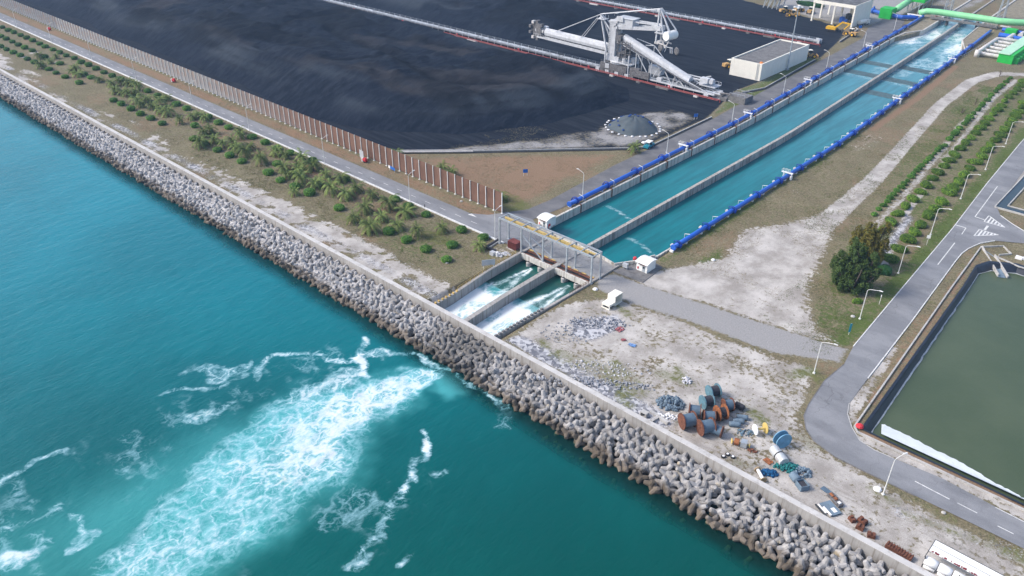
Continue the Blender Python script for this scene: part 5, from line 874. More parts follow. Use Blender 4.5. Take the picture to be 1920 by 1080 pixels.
ex = thing('excavator', 'bright yellow tracked excavator with bent arm near the machine shed', 'excavator', (-164.5, 424.0, 0), R(8)); m = MB(); [m.box(-2.4, 2.4, s_ - .35, s_ + .35, .1, 1.0) for s_ in (-1.3, 1.3)]; m.build('track', mt['rubber'], ex); m = MB(); m.box(-2.9, 1.6, -1.5, 1.5, 1.15, 2.5); m.box(-3.3, -1.9, -1.4, 1.4, 1.2, 2.3); m.build('house', mt['digger'], ex); m = MB(); m.box(.1, 1.8, .4, 1.5, 2.4, 3.5); m.build('cab', mt['glass'], ex)
m = MB(); m.bar((1.2, -.2, 2.2), (4.2, -.2, 5.2), .6, .8); m.bar((4.0, -.2, 5.2), (8.3, -.2, 4.8), .55, .7); m.build('boom', mt['digger'], ex); m = MB(); m.bar((8.4, -.2, 5.2), (5.6, -.2, 1.8), .5, .55); m.build('arm', mt['digger'], ex); m = MB(); m.cbox((5.2, -.2, 1.2), (1.2, 1.3, 1.2)); m.build('bucket', mt['darksteel'], ex)
tk = thing('water_truck', 'dusty pale truck parked beside the machine shed wall', 'truck', (*G(1618, 47), 0), R(75)); wheels(tk, (-3, -1.6, 2.6), (-1.1, 1.1), .55, .4, 'galv'); m = MB(); m.lathe([(.5, 0), (1.2, .2), (1.2, 5), (.5, 5.2)], (-4, 0, 1.9), (1, 0, 0), 14); m.build('tank', mt['cream'], tk); m = MB(); m.box(1.6, 3.8, -1.2, 1.2, .7, 2.7); m.build('cab', mt['cream'], tk); m = MB(); m.box(3.75, 3.85, -1.05, 1.05, 1.7, 2.5); m.build('windscreen', mt['glass'], tk)
for px, py, lab, mm in ((1578, 42, 'blue tank standing inside the machine shed', 'bluepipe'), (1590, 36, 'dark machine standing deep inside the shed', 'darksteel')):
    b = thing('tank' if mm == 'bluepipe' else 'machine', lab, 'tank' if mm == 'bluepipe' else 'machine', (*G(px, py), 0)); m = MB(); m.lathe([(1.2, 0), (1.5, .4), (1.5, 2.6), (.8, 3.1)], (0, 0, 0), (0, 0, 1), 12); m.cbox((2.0, 0, 1), (1.6, 1.6, 2)); m.build('body', mt[mm], b)
q = G(1216, 277); tc = thing('service_cart', 'small teal service vehicle with white canopy beside the canal road', 'vehicle', (*q, 0), R(95)); wheels(tc, (-1.3, 1.3), (-.9, .9), .42, .3, 'galv'); m = MB(); m.box(-2.2, 2.4, -.95, .95, .5, 1.25); m.build('body', mt['trailerblue'], tc); m = MB(); m.box(-1.6, 1.0, -1.0, 1.0, 2.35, 2.5); m.build('canopy', mt['white'], tc); m = MB(); [m.box(a - .05, a + .05, s_ - .05, s_ + .05, 1.2, 2.4) for a in (-1.5, .9) for s_ in (-.9, .9)]; m.build('canopy_post', mt['galv'], tc); m = MB(); m.box(.2, .9, -.8, .8, 1.25, 1.8); m.build('windscreen', mt['glass'], tc)
# ================================================================= SIGNS
def sign(lab, px, py, w_, h_, zc, mat, rz, name='sign_board', legs=2, wpart=None):
    s_ = thing(name, lab, 'sign', (*G(px, py), 0), rz); m = MB(); m.box(-w_ / 2, w_ / 2, -.04, .04, zc - h_ / 2, zc + h_ / 2); m.build('board', mt[mat], s_)
    if wpart: m = MB(); m.box(-w_ / 2, -w_ / 2 + w_ * wpart, -.06, -.045, zc - h_ / 2, zc + h_ / 2); m.build('white_panel', mt['white'], s_)
    for a in ((-w_ * .38, w_ * .38) if legs == 2 else (0,)): m = MB(); m.tube((a, .05, 0), (a, .05, zc + h_ / 2), .05, 6); m.build('post', mt['lampw'], s_)
    return s_
sign('long blue road sign with a white end in front of the brown fence', 735, 322, 3.6, .95, 1.3, 'signblue', R(-6), wpart=.26); sign('small blue sign on posts standing in the brown grass triangle', 985, 330, 1.5, 1.2, 1.7, 'signblue', R(50)); sign('grey backed board standing by the fence next to the nearest red cart', 679, 300, 2.3, 2.6, 2.1, 'signback', R(-5)); sign('plain grey board on two posts beside the outfall handrail', 916, 505, 3.4, 1.6, 2.0, 'signback', R(55))
sign('small blue sign beside the railing near the covered mound', 1304, 224, 1.6, 1.2, 1.6, 'signblue', R(60)); sign('round white sign on a pole at the pond road verge', 1737, 459, .9, .9, 2.4, 'white', R(20), legs=1); sign('thin leaning sign pole on the verge near the tall tree', 1648, 571, .15, .5, 2.4, 'white', 0, legs=1); sign('slim blue and white feather flag on the grass near the bend', 1591, 628, .45, 2.2, 1.9, 'trailerblue', R(40), 'feather_flag', 1); sign('small blue sign by the drain near the machine shed', 1612, 57, 1.6, 1.4, 1.8, 'signblue', R(40))
for k, (px, py, lab) in enumerate(((684, 304, 'red hose cart by the fence, nearest the gantry'), (326, 154, 'red hose cart by the fence, middle one along the coast road'), (93, 57, 'red hose cart by the fence, farthest from the gantry'))):
    b = thing('hose_cart', lab, 'fire hose cart', (*G(px, py), 0), R(10 * k)); m = MB(); m.lathe([(.75, -.35), (.75, .35)], (0.3, 0, .9), (0, 1, 0), 14); m.box(-.5, .9, -.45, .45, .5, 1.2); m.build('reel', mt['signred'], b); m = MB(); m.lathe([(.35, 0), (.35, 1.2), (.1, 1.4)], (-1.1, 0, 0), (0, 0, 1), 8); m.build('hydrant', mt['plastw'], b); m = MB(); [m.tube((.3, s_ - .08, .3), (.3, s_ + .08, .3), .3, 10) for s_ in (-.5, .5)]; m.build('wheel', mt['rubber'], b)
# ================================================================= GREEN PIPE PLANT (top right)
gp = thing('green_pipeline', 'thick pale green pipe bridging the canal', 'pipeline', (-120, 491, 0)); m = MB(); m.pipe([(-143.5, 488.5, 2.2), (-140, 489.5, 3.6), (-134, 490.5, 3.9), (-112, 490.6, 3.9), (-104, 490, 3.9), (-96, 493, 3.9), (-86, 500, 3.9), (-60, 515, 3.9)], 1.65, 18); m.build('pipe', mt['palegreen'], gp, True, True); m = MB(); m.box(-137, -103, 487.4, 489.4, .6, 1.6); [m.box(x_ - .4, x_ + .4, 489, 492, -3, 2.4) for x_ in (-128.5, -113.5)]; m.build('support_beam', mt['dark_concrete'], gp, True); m = MB(); [m.tube((x_, 487.5, 1.6), (x_, 487.5, 2.7), .05, 5) for x_ in range(-136, -102, 2)]; m.tube((-137, 487.5, 2.7), (-103, 487.5, 2.7), .05, 5); m.build('handrail', mt['galv'], gp, True)
g2 = thing('green_intake_pipe', 'pale green pipe with bright green frame at the top edge of the plant', 'pipeline', (-152, 500, 0)); m = MB(); m.pipe([(-153.5, 482, 4), (-154.5, 500, 5), (-157, 545, 6)], 1.7, 16); m.build('pipe', mt['palegreen'], g2, True, True)
m = MB(); m.box(-159, -152.6, 471.5, 479, 0, 4.2); m.prism([(-159, 471.5), (-152.6, 471.5), (-152.6, 479), (-159, 479)], 4.2, 5.4); m.build('filter_house', mt['green'], g2, True); m = MB(); m.box(-154, -146, 502, 522, 5.2, 8.6); m.build('frame_cover', mt['green'], g2, True); m = MB(); [m.bar((x_, y_, 0), (x_, y_, 5.4), .4) for x_ in (-153, -147) for y_ in (498, 505, 512, 520)]; m.bar((-150, 496, 2), (-144, 508, 7), .4); m.bar((-147, 498, 0), (-147, 520, 6), .3); m.build('stair_frame', mt['galv'], g2, True)
g3 = thing('blue_valve_line', 'row of big blue valves and pipes beside the green filter house', 'pipeline', (-165, 478, 0)); m = MB(); m.pipe([(-196, 497, 1.8), (-180, 488, 1.8), (-166, 479.5, 1.8), (-160, 476.5, 1.8)], .9, 12); m.pipe([(-152.4, 474.5, 1.8), (-147.5, 474, 1.8), (-141.5, 480.5, 1.6)], 1.1, 12); m.build('pipe', mt['bluepipe'], g3, True)
for k in range(6): m = MB(); m.lathe([(.9, -.5), (1.5, -.4), (1.5, .4), (.9, .5)], (-192 + 5.4 * k, 494.6 - 3.1 * k, 1.9), (1, -.55, 0), 12); m.tube((-192 + 5.4 * k, 494.6 - 3.1 * k, 2), (-192 + 5.4 * k, 494.6 - 3.1 * k, 4.2), .5, 8); m.build('valve', mt['bluepipe'] if k > 2 else mt['galv'], g3, True)
m = MB(); m.box(-146.5, -139, 478.6, 479.6, 2.8, 3.2); m.box(-146.2, -145.5, 478.7, 479.5, 0, 2.8); m.build('pipe_bridge', mt['plastw'], g3, True)
b = thing('red_valve_wheel', 'red box at the canal wall under the green pipe', 'valve', (*G(1755, 33), 0)); m = MB(); m.lathe([(1.4, -.4), (1.5, 0), (1.4, .4)], (0, 0, 1.6), (1, .3, 0), 14); m.cbox((0, 0, .5), (1, 1, 1)); m.build('valve', mt['signred'], b)
ht = thing('green_filter_plant', 'bright green box with pale roof and grey pipes on the right bank', 'filter plant', (-84, 430, 0)); m = MB(); m.box(-84.6, -78.4, 420, 462, 0, 4.0); m.build('housing', mt['green'], ht, True); m = MB(); m.box(-84.9, -80.0, 419.6, 462.4, 4.0, 4.3); m.build('roof', mt['palegreenroof'], ht, True)
m = MB(); [m.box(-78.4, -76.6, 422 + 5 * k, 424.6 + 5 * k, 0, 2.4) for k in range(8)]; m.build('side_box', mt['green'], ht, True)
m = MB(); m.pipe([(-94.2, 424, 2.2), (-94.5, 440, 2.2), (-94.8, 456, 2.2), (-91, 458, 2.2), (-84, 458, 2.2)], .95, 12); m.lathe([(1.2, 0), (1.25, 1.5), (1.1, 3.2)], (-94.1, 422.8, 0), (0, 0, 1), 12); m.build('header_pipe', mt['pipewhite'], ht, True, True)
for k in range(5): m = MB(); m.tube((-94, 425 + 7.2 * k, 1.5), (-84.6, 425 + 7.2 * k, 1.5), .8, 12); [m.lathe([(.85, -.15), (1.0, -.15), (1.0, .15), (.85, .15)], (x_, 425 + 7.2 * k, 1.5), (1, 0, 0), 12) for x_ in (-91.5, -88)]; m.build('branch_pipe', mt['pipewhite'], ht, True)
m = MB(); m.tube((-98.5, 417, 1.1), (-98, 452, 1.1), .06, 5); [m.tube((-98.5 + .015 * k, 417 + 3 * k, 0), (-98.5 + .015 * k, 417 + 3 * k, 1.1), .06, 5) for k in range(12)]; m.build('handrail', mt['galv'], ht, True)
b = thing('valve_station', 'blue, green and grey valve cluster at the end of the blue pipeline', 'valves', (-93, 474, 0)); m = MB(); m.tube((-97, 468, 1.8), (-91, 468, 1.8), 1.2, 12); m.tube((-90, 466, 1.8), (-82, 466, 1.8), 1.2, 12); m.tube((-99, 482, 1.8), (-84, 479, 1.8), 1.0, 12); m.build('blue_valve', mt['bluepipe'], b, True); m = MB(); m.cbox((-94, 478, 1.8), (5, 4, 3.4)); m.build('green_valve', mt['green'], b, True); m = MB(); m.cbox((-84, 475, 2), (5, 5, 4)); m.build('green_valve', mt['green'], b, True); m = MB(); m.tube((-91, 460, 2), (-91, 470, 2), 1.3, 12); m.tube((-88, 470, 2.6), (-88, 476, 2.6), 1.2, 12); m.box(-101, -96, 484, 485, 2.6, 3); m.build('grey_valve', mt['pipewhite'], b, True)
for k, (px, py, hh2, lab) in enumerate(((1777, 20, 30, 'left'), (1876, 34, 30, 'right'))):
    b = thing('pylon_mast', 'grey steel post of a lattice tower %s of the far canal' % lab, 'tower', (*G(px, py), 0)); m = MB(); [m.bar((a, c_, 0), (a * .4, c_ * .4, hh2), .35) for a in (-1.6, 1.6) for c_ in (-1.6, 1.6)]; [m.bar((-1.6 * (1 - .018 * z_), -1.6 * (1 - .018 * z_), z_), (1.6 * (1 - .018 * z_), 1.6 * (1 - .018 * z_), z_ + 3), .2) for z_ in range(0, 27, 3)]; m.build('lattice', mt['galv'], b); m = MB(); m.cbox((0, 0, .3), (4.6, 4.6, .6)); m.build('base', mt['dark_concrete'], b)
m = MB(); pts_ = [(-96, 540), (-82, 530), (-70, 545)]; b = thing('pipe_rack', 'white lattice pipe rack right of the far canal', 'pipe rack', (-84, 535, 0)); [m.bar((a, c_, 0), (a, c_, 10), .4) for a, c_ in pts_]; [m.bar((*pts_[i], z_), (*pts_[i + 1], z_), .35) for i in (0, 1) for z_ in (6, 9.5)]; m.bar((-96, 540, 0), (-82, 530, 9.5), .3); m.bar((-82, 530, 0), (-70, 545, 9.5), .3); m.build('frame', mt['lampw'], b, True)
# pond furniture ---------------------------------------------------------
pa = [(-29.0 - .6, 127.4), (-33.2, 195), (-34.4, 221.0), (-30.2, 225.5), (-27.6, 222.4), (-30.2, 218.6)]
strip('parapet', [(60, 126.6), (-28.8, 126.6), (-29.9, 127.8), (-33.3, 195), (-34.4, 221.2), (-30.2, 225.8), (-27.4, 222.4), (-29.6, 219.6)], .3, .42, mt['concrete'], 0, 'low concrete parapet around the green pond', 'parapet')
strip('parapet', [(-29.8, 218.4), (-24, 216.5), (10, 219.5), (60, 221)], .3, .3, mt['concrete'], 0, 'low concrete kerb between pond and side road verge', 'parapet')
sl_ = thing('sluice', 'narrow concrete sluice chute running down into the pond', 'sluice', (-29, 216, 0)); m = MB(); m.bar((-34.2, 221, .35), (-26.9, 210.4, -1.0), .3, .8); m.bar((-30.3, 218.2, .35), (-24.9, 211.2, -1.0), .3, .8); m.build('wall', mt['concrete'], sl_, True); m = MB(); m.add([(-33.6, 220.6, .1), (-30.6, 218.4, .1), (-25.2, 211, -1.3), (-26.8, 210.2, -1.3)], [(0, 1, 2, 3)]); m.build('chute', mt['drumgrey'], sl_, True)
gq = [(a + rng.normal() * .15, b) for a, b in GP([(1654, 794), (1680, 806), (1715, 822), (1753, 842), (1790, 860), (1817, 875), (1862, 902), (1895, 920), (1925, 936)], -1.3)]
gq2 = [(20, gq[-1][1] - .6), (20, 130.2), (-10, 130.1), (-25.6, 130.3)]
jag = []
for a, b_ in zip(gq[:-1], gq[1:]):
    for k in range(6): f = k / 6; jag.append((a[0] + (b_[0] - a[0]) * f, a[1] + (b_[1] - a[1]) * f + rng.normal() * .12))
m = MB(); P2 = jag + [gq[-1]] + gq2; m.add([(a, b_, -1.36 + .9 * max(0, (131.3 - b_) / 1.2)) for a, b_ in P2], [tuple(range(len(P2)))]); tag(m.build('geotextile', mt['geo']), 'white geotextile sheet along the near edge of the pond', 'sheet')
ed = [(a + (c_ - a) * .57, b_ + (d_ - b_) * .57) for (a, b_), (c_, d_) in zip(POND[:7], POND_IN[:7])]; ed = [(ed[0][0] + (ed[1][0] - ed[0][0]) * k / 40 + rng.normal() * .07, ed[0][1] + (ed[1][1] - ed[0][1]) * k / 40) for k in range(40)] + ed[1:]; strip('liner_edge', ed, .36, .07, M('liner_edge', (.46, .49, .51), .9, .2, .8), -1.44, 'pale wrinkled edge of the liner at the pond waterline', 'liner edge')
b = thing('red_bag', 'crumpled red bag at the pond corner by the bend', 'bag', (*G(1611, 802), .1)); m = MB(); m.lathe([(.5, 0), (.8, .25), (.6, .6), (.2, .75)], (0, 0, 0), (0, 0, 1), 9); m.build('bag', mt['signred'], b)
b = thing('basin', 'concrete settling basin at the right edge beyond the junction', 'basin', (-35, 250, 0)); m = MB(); m.box(-39.2, -38.9, 250.5, 300, 0, .5); m.box(-38.9, -20, 250.2, 250.5, 0, .5); m.box(-36.6, -36.3, 254, 300, 0, .4); m.box(-36.3, -20, 253.8, 254.1, 0, .4); m.build('wall', mt['concrete'], b, True); m = MB(); m.box(-38.9, -36.6, 250.5, 300, .02, .16); m.box(-36.6, -20, 250.5, 253.8, .02, .16); m.build('water', mt['glass'], b, True)
b = thing('concrete_debris', 'pale broken concrete pieces on the grass by the sluice', 'rubble', (*G(1910, 485), 0)); m = MB(); m.cbox((0, 0, .3), (1.6, 1.2, .6)); m.cbox((1.3, .6, .3), (1.0, 1.4, .5)); m.build('slab', mt['plastw'], b)
# ================================================================= VEGETATION
def leaves(name, pts, nrm, size, mat, parent, asp=2.2, up=.35, seed=0, jit=.7):
    r_ = np.random.default_rng(seed); n = len(pts); nrm = nrm + r_.normal(0, jit, (n, 3)); nrm[:, 2] += up; nrm /= np.linalg.norm(nrm, axis=1)[:, None] + 1e-9
    a = np.cross(nrm, r_.normal(0, 1, (n, 3))); a /= np.linalg.norm(a, axis=1)[:, None] + 1e-9; b = np.cross(nrm, a); s = size * r_.uniform(.6, 1.35, n)[:, None]
    V = np.stack([pts - a * s * .5, pts + b * s * .5 / asp, pts + a * s * .5, pts - b * s * .5 / asp], 1).reshape(-1, 3); F = np.arange(4 * n).reshape(-1, 4)
    o = mesh_np(name, V, F, mat); o.parent = parent; return o
def blob(par, rx, ry, h, n, leaf, mat, core, seed, flat=.35, lumps=0.12, lname='foliage'):
    r_ = np.random.default_rng(seed); m = MB(); N, K = 18, 7; vs = []
    def prof(f, a): # f 0 bottom..1 top
        w_ = (1 - max(0, (f - flat) / (1 - flat)) ** 2.6) ** .5 if f > flat else .86 + .14 * f / flat
        return w_ * (1 + lumps * math.sin(3 * a + seed) * .6 + lumps * math.sin(5 * a + 2 * seed) * .5)
    for k in range(K + 1):
        f = k / K
        for i in range(N): a = 2 * math.pi * i / N; w_ = prof(f, a) * .93 if k < K else .02; vs.append((rx * w_ * math.cos(a), ry * w_ * math.sin(a), h * .96 * f))
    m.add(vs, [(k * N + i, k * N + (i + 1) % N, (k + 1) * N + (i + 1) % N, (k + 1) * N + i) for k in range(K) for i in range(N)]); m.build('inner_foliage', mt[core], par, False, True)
    pts, nr = [], []
    while len(pts) < n:
        f = r_.random() ** .75; a = r_.uniform(0, 2 * math.pi); w_ = prof(f, a); q = r_.random()
        if f > .82: w_ *= math.sqrt(r_.random())
        pts.append((rx * w_ * math.cos(a), ry * w_ * math.sin(a), h * f * (1 if f < .82 else r_.uniform(.94, 1.03)))); nr.append((math.cos(a) * (1 - f * .7), math.sin(a) * (1 - f * .7), .2 + f))
    return leaves(lname, np.array(pts), np.array(nr), leaf, mt[mat], par, seed=seed, jit=.45)
def bush_proto(seed):
    b = thing('round_bush', 'x', 'bush', (0, 0, -50), 0, 'round clipped bushes on the coast verge'); blob(b, 1.6, 1.6, 1.65, 760, .27, 'bush', 'bushcore', seed, .45, .05); return b
bps = [bush_proto(k) for k in (3, 9)]
def z8(off, l, s=8.0): return [(off[0] + a / s, off[1] + b_ / s) for a, b_ in l]
rowA = z8((0, 20), [(40, 240), (130, 283), (215, 318), (315, 360), (405, 400), (497, 440), (600, 488), (683, 530), (800, 575), (900, 620), (1000, 665), (1120, 705), (1225, 765), (1335, 808), (1448, 862), (1565, 918), (1688, 970), (1810, 1020)]) + z8((200, 100), [(620, 560), (770, 630), (905, 685), (1050, 760), (1205, 825)]) + z8((340, 170), [(405, 395), (560, 475), (715, 545), (1065, 690), (1262, 775), (1440, 860)]) + z8((480, 240), [(520, 370), (850, 480)]) + z8((620, 320), [(230, 120), (960, 425), (1170, 540), (1435, 655)]) + z8((740, 370), [(1005, 490), (1330, 600)])
rowB = z8((0, 20), [(20, 375), (100, 415), (190, 458), (280, 503), (378, 548), (490, 590), (680, 690), (905, 785), (1265, 945), (1375, 995)]) + z8((340, 170), [(205, 520), (345, 785)]) + z8((480, 240), [(320, 535), (620, 690)])
rowC = z8((0, 20), [(20, 525), (105, 570), (205, 615), (310, 660), (418, 712), (520, 762), (620, 805), (740, 865), (845, 920), (980, 980), (1195, 1070)]) + z8((200, 100), [(110, 695), (228, 750), (370, 825), (512, 898), (668, 965), (835, 1040)]) + z8((340, 170), [(195, 715), (545, 880), (730, 965), (910, 1050)]) + z8((480, 240), [(190, 665), (370, 775), (590, 865), (805, 970)]) + z8((620, 320), [(130, 555), (875, 910), (1140, 1035)]) + z8((740, 370), [(470, 775), (865, 710), (780, 925)])
def place_rows(protos, lst, used, fmt, dy, s0=1.0, jit=.08):
    lst = sorted(lst, key=lambda q: (q[1], q[0]), reverse=True)
    for k, (px, py) in enumerate(lst):
        q = G(px, py + dy * 1.0); b = protos[k % len(protos)]; lab = fmt % nth(k); s_ = s0 * random.uniform(1 - jit, 1 + jit); sc = (s_ * random.uniform(1 - jit, 1 + jit), s_ * random.uniform(1 - jit, 1 + jit), s_ * random.uniform(.88, 1.14))
        if id(b) not in used: used.add(id(b)); b.location = (*q, 0); b.scale = sc; b['label'] = lab
        else: dup(b, (*q, 0), random.uniform(0, 6), lab, sc)
ub = set()
place_rows(bps, rowA, ub, 'clipped green bush in the row next to the coast road kerb, %s from gantry', 3.0)
place_rows(bps, rowB, ub, 'clipped green bush in the middle verge row among palms, %s from gantry', 3.0, .97); place_rows(bps, rowC, ub, 'round clipped green bush in the seaward verge row, %s from the gantry', 3.6)
def bend_strip(m, base, az, L_, rise, droop, w_, n=9, leafn=9):
    ca, sa = math.cos(az), math.sin(az); P_ = []
    for i in range(n + 1): t_ = i / n; r_ = L_ * (t_ * .9 + .05); P_.append(Vector((base[0] + ca * r_, base[1] + sa * r_, base[2] + rise * math.sin(t_ * 1.5) * L_ - droop * L_ * t_ ** 2.2)))
    side = Vector((-sa, ca, 0))
    for i in range(n):
        a, b_ = P_[i], P_[i + 1]; m.add([a - side * .035, a + side * .035, b_ + side * .03, b_ - side * .03], [(0, 1, 2, 3)])
        d = (b_ - a).normalized(); wl = w_ * math.sin(math.pi * min(1, (i + .9) / (n + .6))) ** .6
        for f in (0, .5):
            o = a.lerp(b_, f)
            for s_ in (-1, 1):
                tip = o + side * s_ * wl + d * wl * .55 + Vector((0, 0, -.42 * wl)); e = d * (.5 * (b_ - a).length * .8); m.add([o, o + e, tip + e * .25, tip], [(0, 1, 2, 3)] if s_ > 0 else [(3, 2, 1, 0)])
def palm_proto(seed):
    r_ = random.Random(seed); p_ = thing('coconut_palm', 'x', 'palm', (0, 0, -50), 0, 'coconut palms on the coast verge'); ht = r_.uniform(1.1, 1.9); m = MB(); lean = r_.uniform(-.25, .25); m.pipe([(0, 0, 0), (lean * .3, 0, ht * .4), (lean * .7, .05, ht * .75), (lean, .05, ht)], .16, 8); m.lathe([(.34, -.05), (.2, .4)], (0, 0, 0), (0, 0, 1), 8); m.build('trunk', mt['bark'], p_)
    m = MB()
    for k in range(21): u = k / 21; bend_strip(m, (lean, .05, ht), k * 2.4 + r_.uniform(-.25, .25), r_.uniform(1.9, 2.6), .85 - u * .95, .35 + u * .75, .48)
    m.build('crown', mt['palm'], p_); m = MB()
    for k in range(6): bend_strip(m, (lean, .05, ht - .1), r_.uniform(0, 6.28), r_.uniform(1.5, 2.1), -.15, .75, .34)
    m.build('dry_fronds', mt['palmdead'], p_); return p_
pps = [palm_proto(k) for k in (1, 2, 3, 4)]
palms = z8((0, 20), [(600, 720), (850, 720), (770, 790), (630, 870), (1080, 940), (1150, 930), (1190, 990), (1500, 1070)]) + z8((200, 100), [(80, 500), (220, 470), (330, 475), (410, 490), (130, 600), (250, 630), (320, 640), (430, 620), (500, 560), (460, 750), (590, 730), (520, 810), (690, 840), (800, 790), (830, 910), (930, 940), (900, 710), (1100, 1060), (1300, 990), (1390, 960), (1490, 1020)]) + z8((340, 170), [(350, 690), (500, 775), (440, 650), (640, 860), (830, 910), (780, 810), (980, 1000), (1030, 890), (1210, 1070), (900, 720), (870, 650), (1560, 1020), (1440, 970), (300, 850)]) + z8((480, 240), [(90, 545), (490, 750), (440, 640), (700, 840), (640, 620), (860, 640), (1060, 760), (910, 900), (1280, 810), (1150, 990), (1340, 1060), (1510, 970), (1750, 1060), (700, 520), (580, 1010)]) + z8((620, 320), [(510, 630), (340, 780), (600, 930), (770, 750), (890, 590), (1000, 880), (1290, 990), (1680, 925), (1140, 680)]) + [(898.5, 468), (600, 346), (560, 330)]
up_ = set(); place_rows(pps, palms, up_, 'small coconut palm on the coast verge, %s from the gantry', 0, 1.3, .18)
for k, (px, py, lab) in enumerate(((723, 296, 'bushy palm behind the brown fence, beside the drain end'), (744, 300, 'second bushy palm behind the brown fence near the drain end'), (830, 322, 'palm behind the brown fence in the brown grass triangle'), (846, 330, 'shorter palm behind the brown fence in the brown grass triangle'), (941, 376, 'palm behind the fence end next to the canal road'), (1189, 286, 'lone palm at the tip of the brown grass triangle beside the service vehicle'))):
    d = dup(pps[k % 4], (*G(px, py), 0), k * 1.1, lab, 1.25); d['group'] = 'palms behind the fence'
# right bank shrubs
def shrub_proto(seed, rx, ry, h, n, leaf, grp, nm, mat='shrub', core='shrubcore'):
    b = thing(nm, 'x', 'shrub', (0, 0, -50), 0, grp); blob(b, rx, ry, h, n, leaf, mat, core, seed, .3, .16); return b
sps = [shrub_proto(k, 2.15, 1.45, 1.75, 900, .34, 'broad shrubs in rows beside the pond road', 'broad_shrub') for k in (5, 6, 8)]
hps = [shrub_proto(k, .95, 1.1, 1.25, 380, .26, 'small hedge shrubs along the gravel strip', 'hedge_shrub', 'bush', 'bushcore') for k in (11, 12)]
outer = z8((1680, 130), [(1910, 485), (1890, 550), (1840, 620), (1790, 685), (1740, 745), (1690, 810), (1625, 890), (1560, 970)]) + z8((1720, 250), [(1400, 105), (1310, 200), (1240, 290), (1150, 395), (1040, 500), (940, 610), (840, 735), (740, 855), (635, 970), (560, 1050)], 9.6) + z8((1560, 270), [(1635, 855), (1540, 965), (1430, 1060)]) + z8((1500, 380), [(1800, 320), (1710, 430), (1610, 545), (1480, 685), (1350, 835)])
mid = z8((1680, 130), [(1890, 165), (1860, 225), (1810, 285), (1755, 335), (1685, 400), (1625, 460), (1575, 530), (1510, 595), (1455, 655), (1390, 725), (1325, 795), (1265, 870), (1195, 945), (1120, 1015)]) + z8((1720, 250), [(860, 155), (765, 255), (660, 365), (570, 470), (480, 575), (360, 690), (260, 800), (150, 920), (50, 1040)], 9.6) + z8((1560, 270), [(1205, 820), (1095, 925), (985, 1035)]) + z8((1500, 380), [(1360, 275), (1260, 390)])
hedge = z8((1680, 130), [(1715, 120), (1680, 140), (1650, 180), (1600, 225), (1560, 255), (1525, 280), (1490, 325), (1425, 375), (1405, 410), (1360, 455), (1300, 510), (1275, 540), (1245, 575), (1220, 605), (1160, 655), (1110, 710), (1075, 750), (1045, 785), (1015, 815), (950, 880), (900, 930), (870, 965), (830, 1005), (795, 1045)]) + z8((1560, 270), [(1690, 15), (1625, 45), (1580, 90), (1530, 135), (1485, 185), (1450, 220), (1400, 265), (1345, 315), (1300, 360), (1260, 395), (1215, 445), (1175, 485), (1125, 545), (1075, 590), (1035, 640), (970, 690), (920, 745), (865, 800), (825, 855), (765, 915), (695, 970), (630, 1050)])
us = set(); place_rows(sps, outer, us, 'broad green shrub in the row nearest the pond road, %s from the tall tree', 4.5, 1.0, .1); place_rows(sps, mid, us, 'broad green shrub in the row farther from the pond road, %s from the tall tree', 4.0, .93, .12); place_rows(hps, hedge, us, 'small round shrub in the narrow hedge row, %s from the tall tree', 2.5, 1.0, .2)
db = shrub_proto(21, 1.75, 1.7, 2.3, 900, .3, 'dark bushes', 'dark_bush', 'darkbush', 'bushcore'); db.location = (*G(1657, 512), 0); db['label'] = 'rounded dark green bush beside the tall dark tree'; del db['group']
lb = dup(sps[0], (*G(1607, 567), 0), 1, 'low bright green bush at the foot of the tall dark tree', .6); del lb['group']
def tree(name, lab, loc, stems, mat, seed, leaf, per):
    T_ = thing(name, lab, 'tree', loc, 0, None); m = MB(); P_, N_ = [], []; r_ = np.random.default_rng(seed)
    for (dx, dy, h, w_) in stems:
        m.pipe([(dx * .25, dy * .25, 0), (dx * .6, dy * .6, h * .35), (dx * .9, dy * .9, h * .7), (dx, dy, h * .93)], .16, 7)
        nb = int(h * 3.4)
        for k in range(nb):
            f = (k + r_.random()) / nb; zb = h * (.08 + .9 * f); rad = w_ * (1.05 - .75 * f ** 1.6) * r_.uniform(.45, 1.1); a = r_.uniform(0, 6.28); cx2, cy2 = dx * (.4 + .6 * f) + rad * math.cos(a), dy * (.4 + .6 * f) + rad * math.sin(a)
            m.tube((dx * (.4 + .6 * f), dy * (.4 + .6 * f), zb - .3), (cx2, cy2, zb + .2), .05, 4)
            n = int(per * r_.uniform(.6, 1.3)); s_ = np.array([.75, .75, 1.15]) * r_.uniform(.6, 1.05) * min(1.25, .55 + w_ * .22); u = r_.normal(0, 1, (n, 3)); u /= np.linalg.norm(u, axis=1)[:, None]; u *= r_.uniform(.5, 1.0, n)[:, None]
            P_.append(u * s_ + np.array([cx2, cy2, zb])); N_.append(u * .6 + np.array([math.cos(a), math.sin(a), .3]) * .4)
    m.build('trunk', mt['bark'], T_); P_ = np.concatenate(P_); N_ = np.concatenate(N_); k = P_[:, 2] > .1; leaves('crown', P_[k], N_[k], leaf, mt[mat], T_, 2.4, .1, seed, .55); return T_
tree('tall_tree', 'tall dense dark green tree clump on the grass by the pond road', (-51.2, 176.5, 0), [(0, 0, 11.8, 3.4), (-3.6, -.8, 9.5, 2.6), (3.4, 1.2, 10.5, 2.6), (-1.6, 2.6, 11.8, 2.8), (2.2, -2.2, 8.2, 2.4), (-5.4, 1.5, 6.2, 2.0), (5.2, 0.2, 7.2, 2.0), (-2.6, -2.8, 6.6, 2.2)], 'casua', 4, .5, 120)
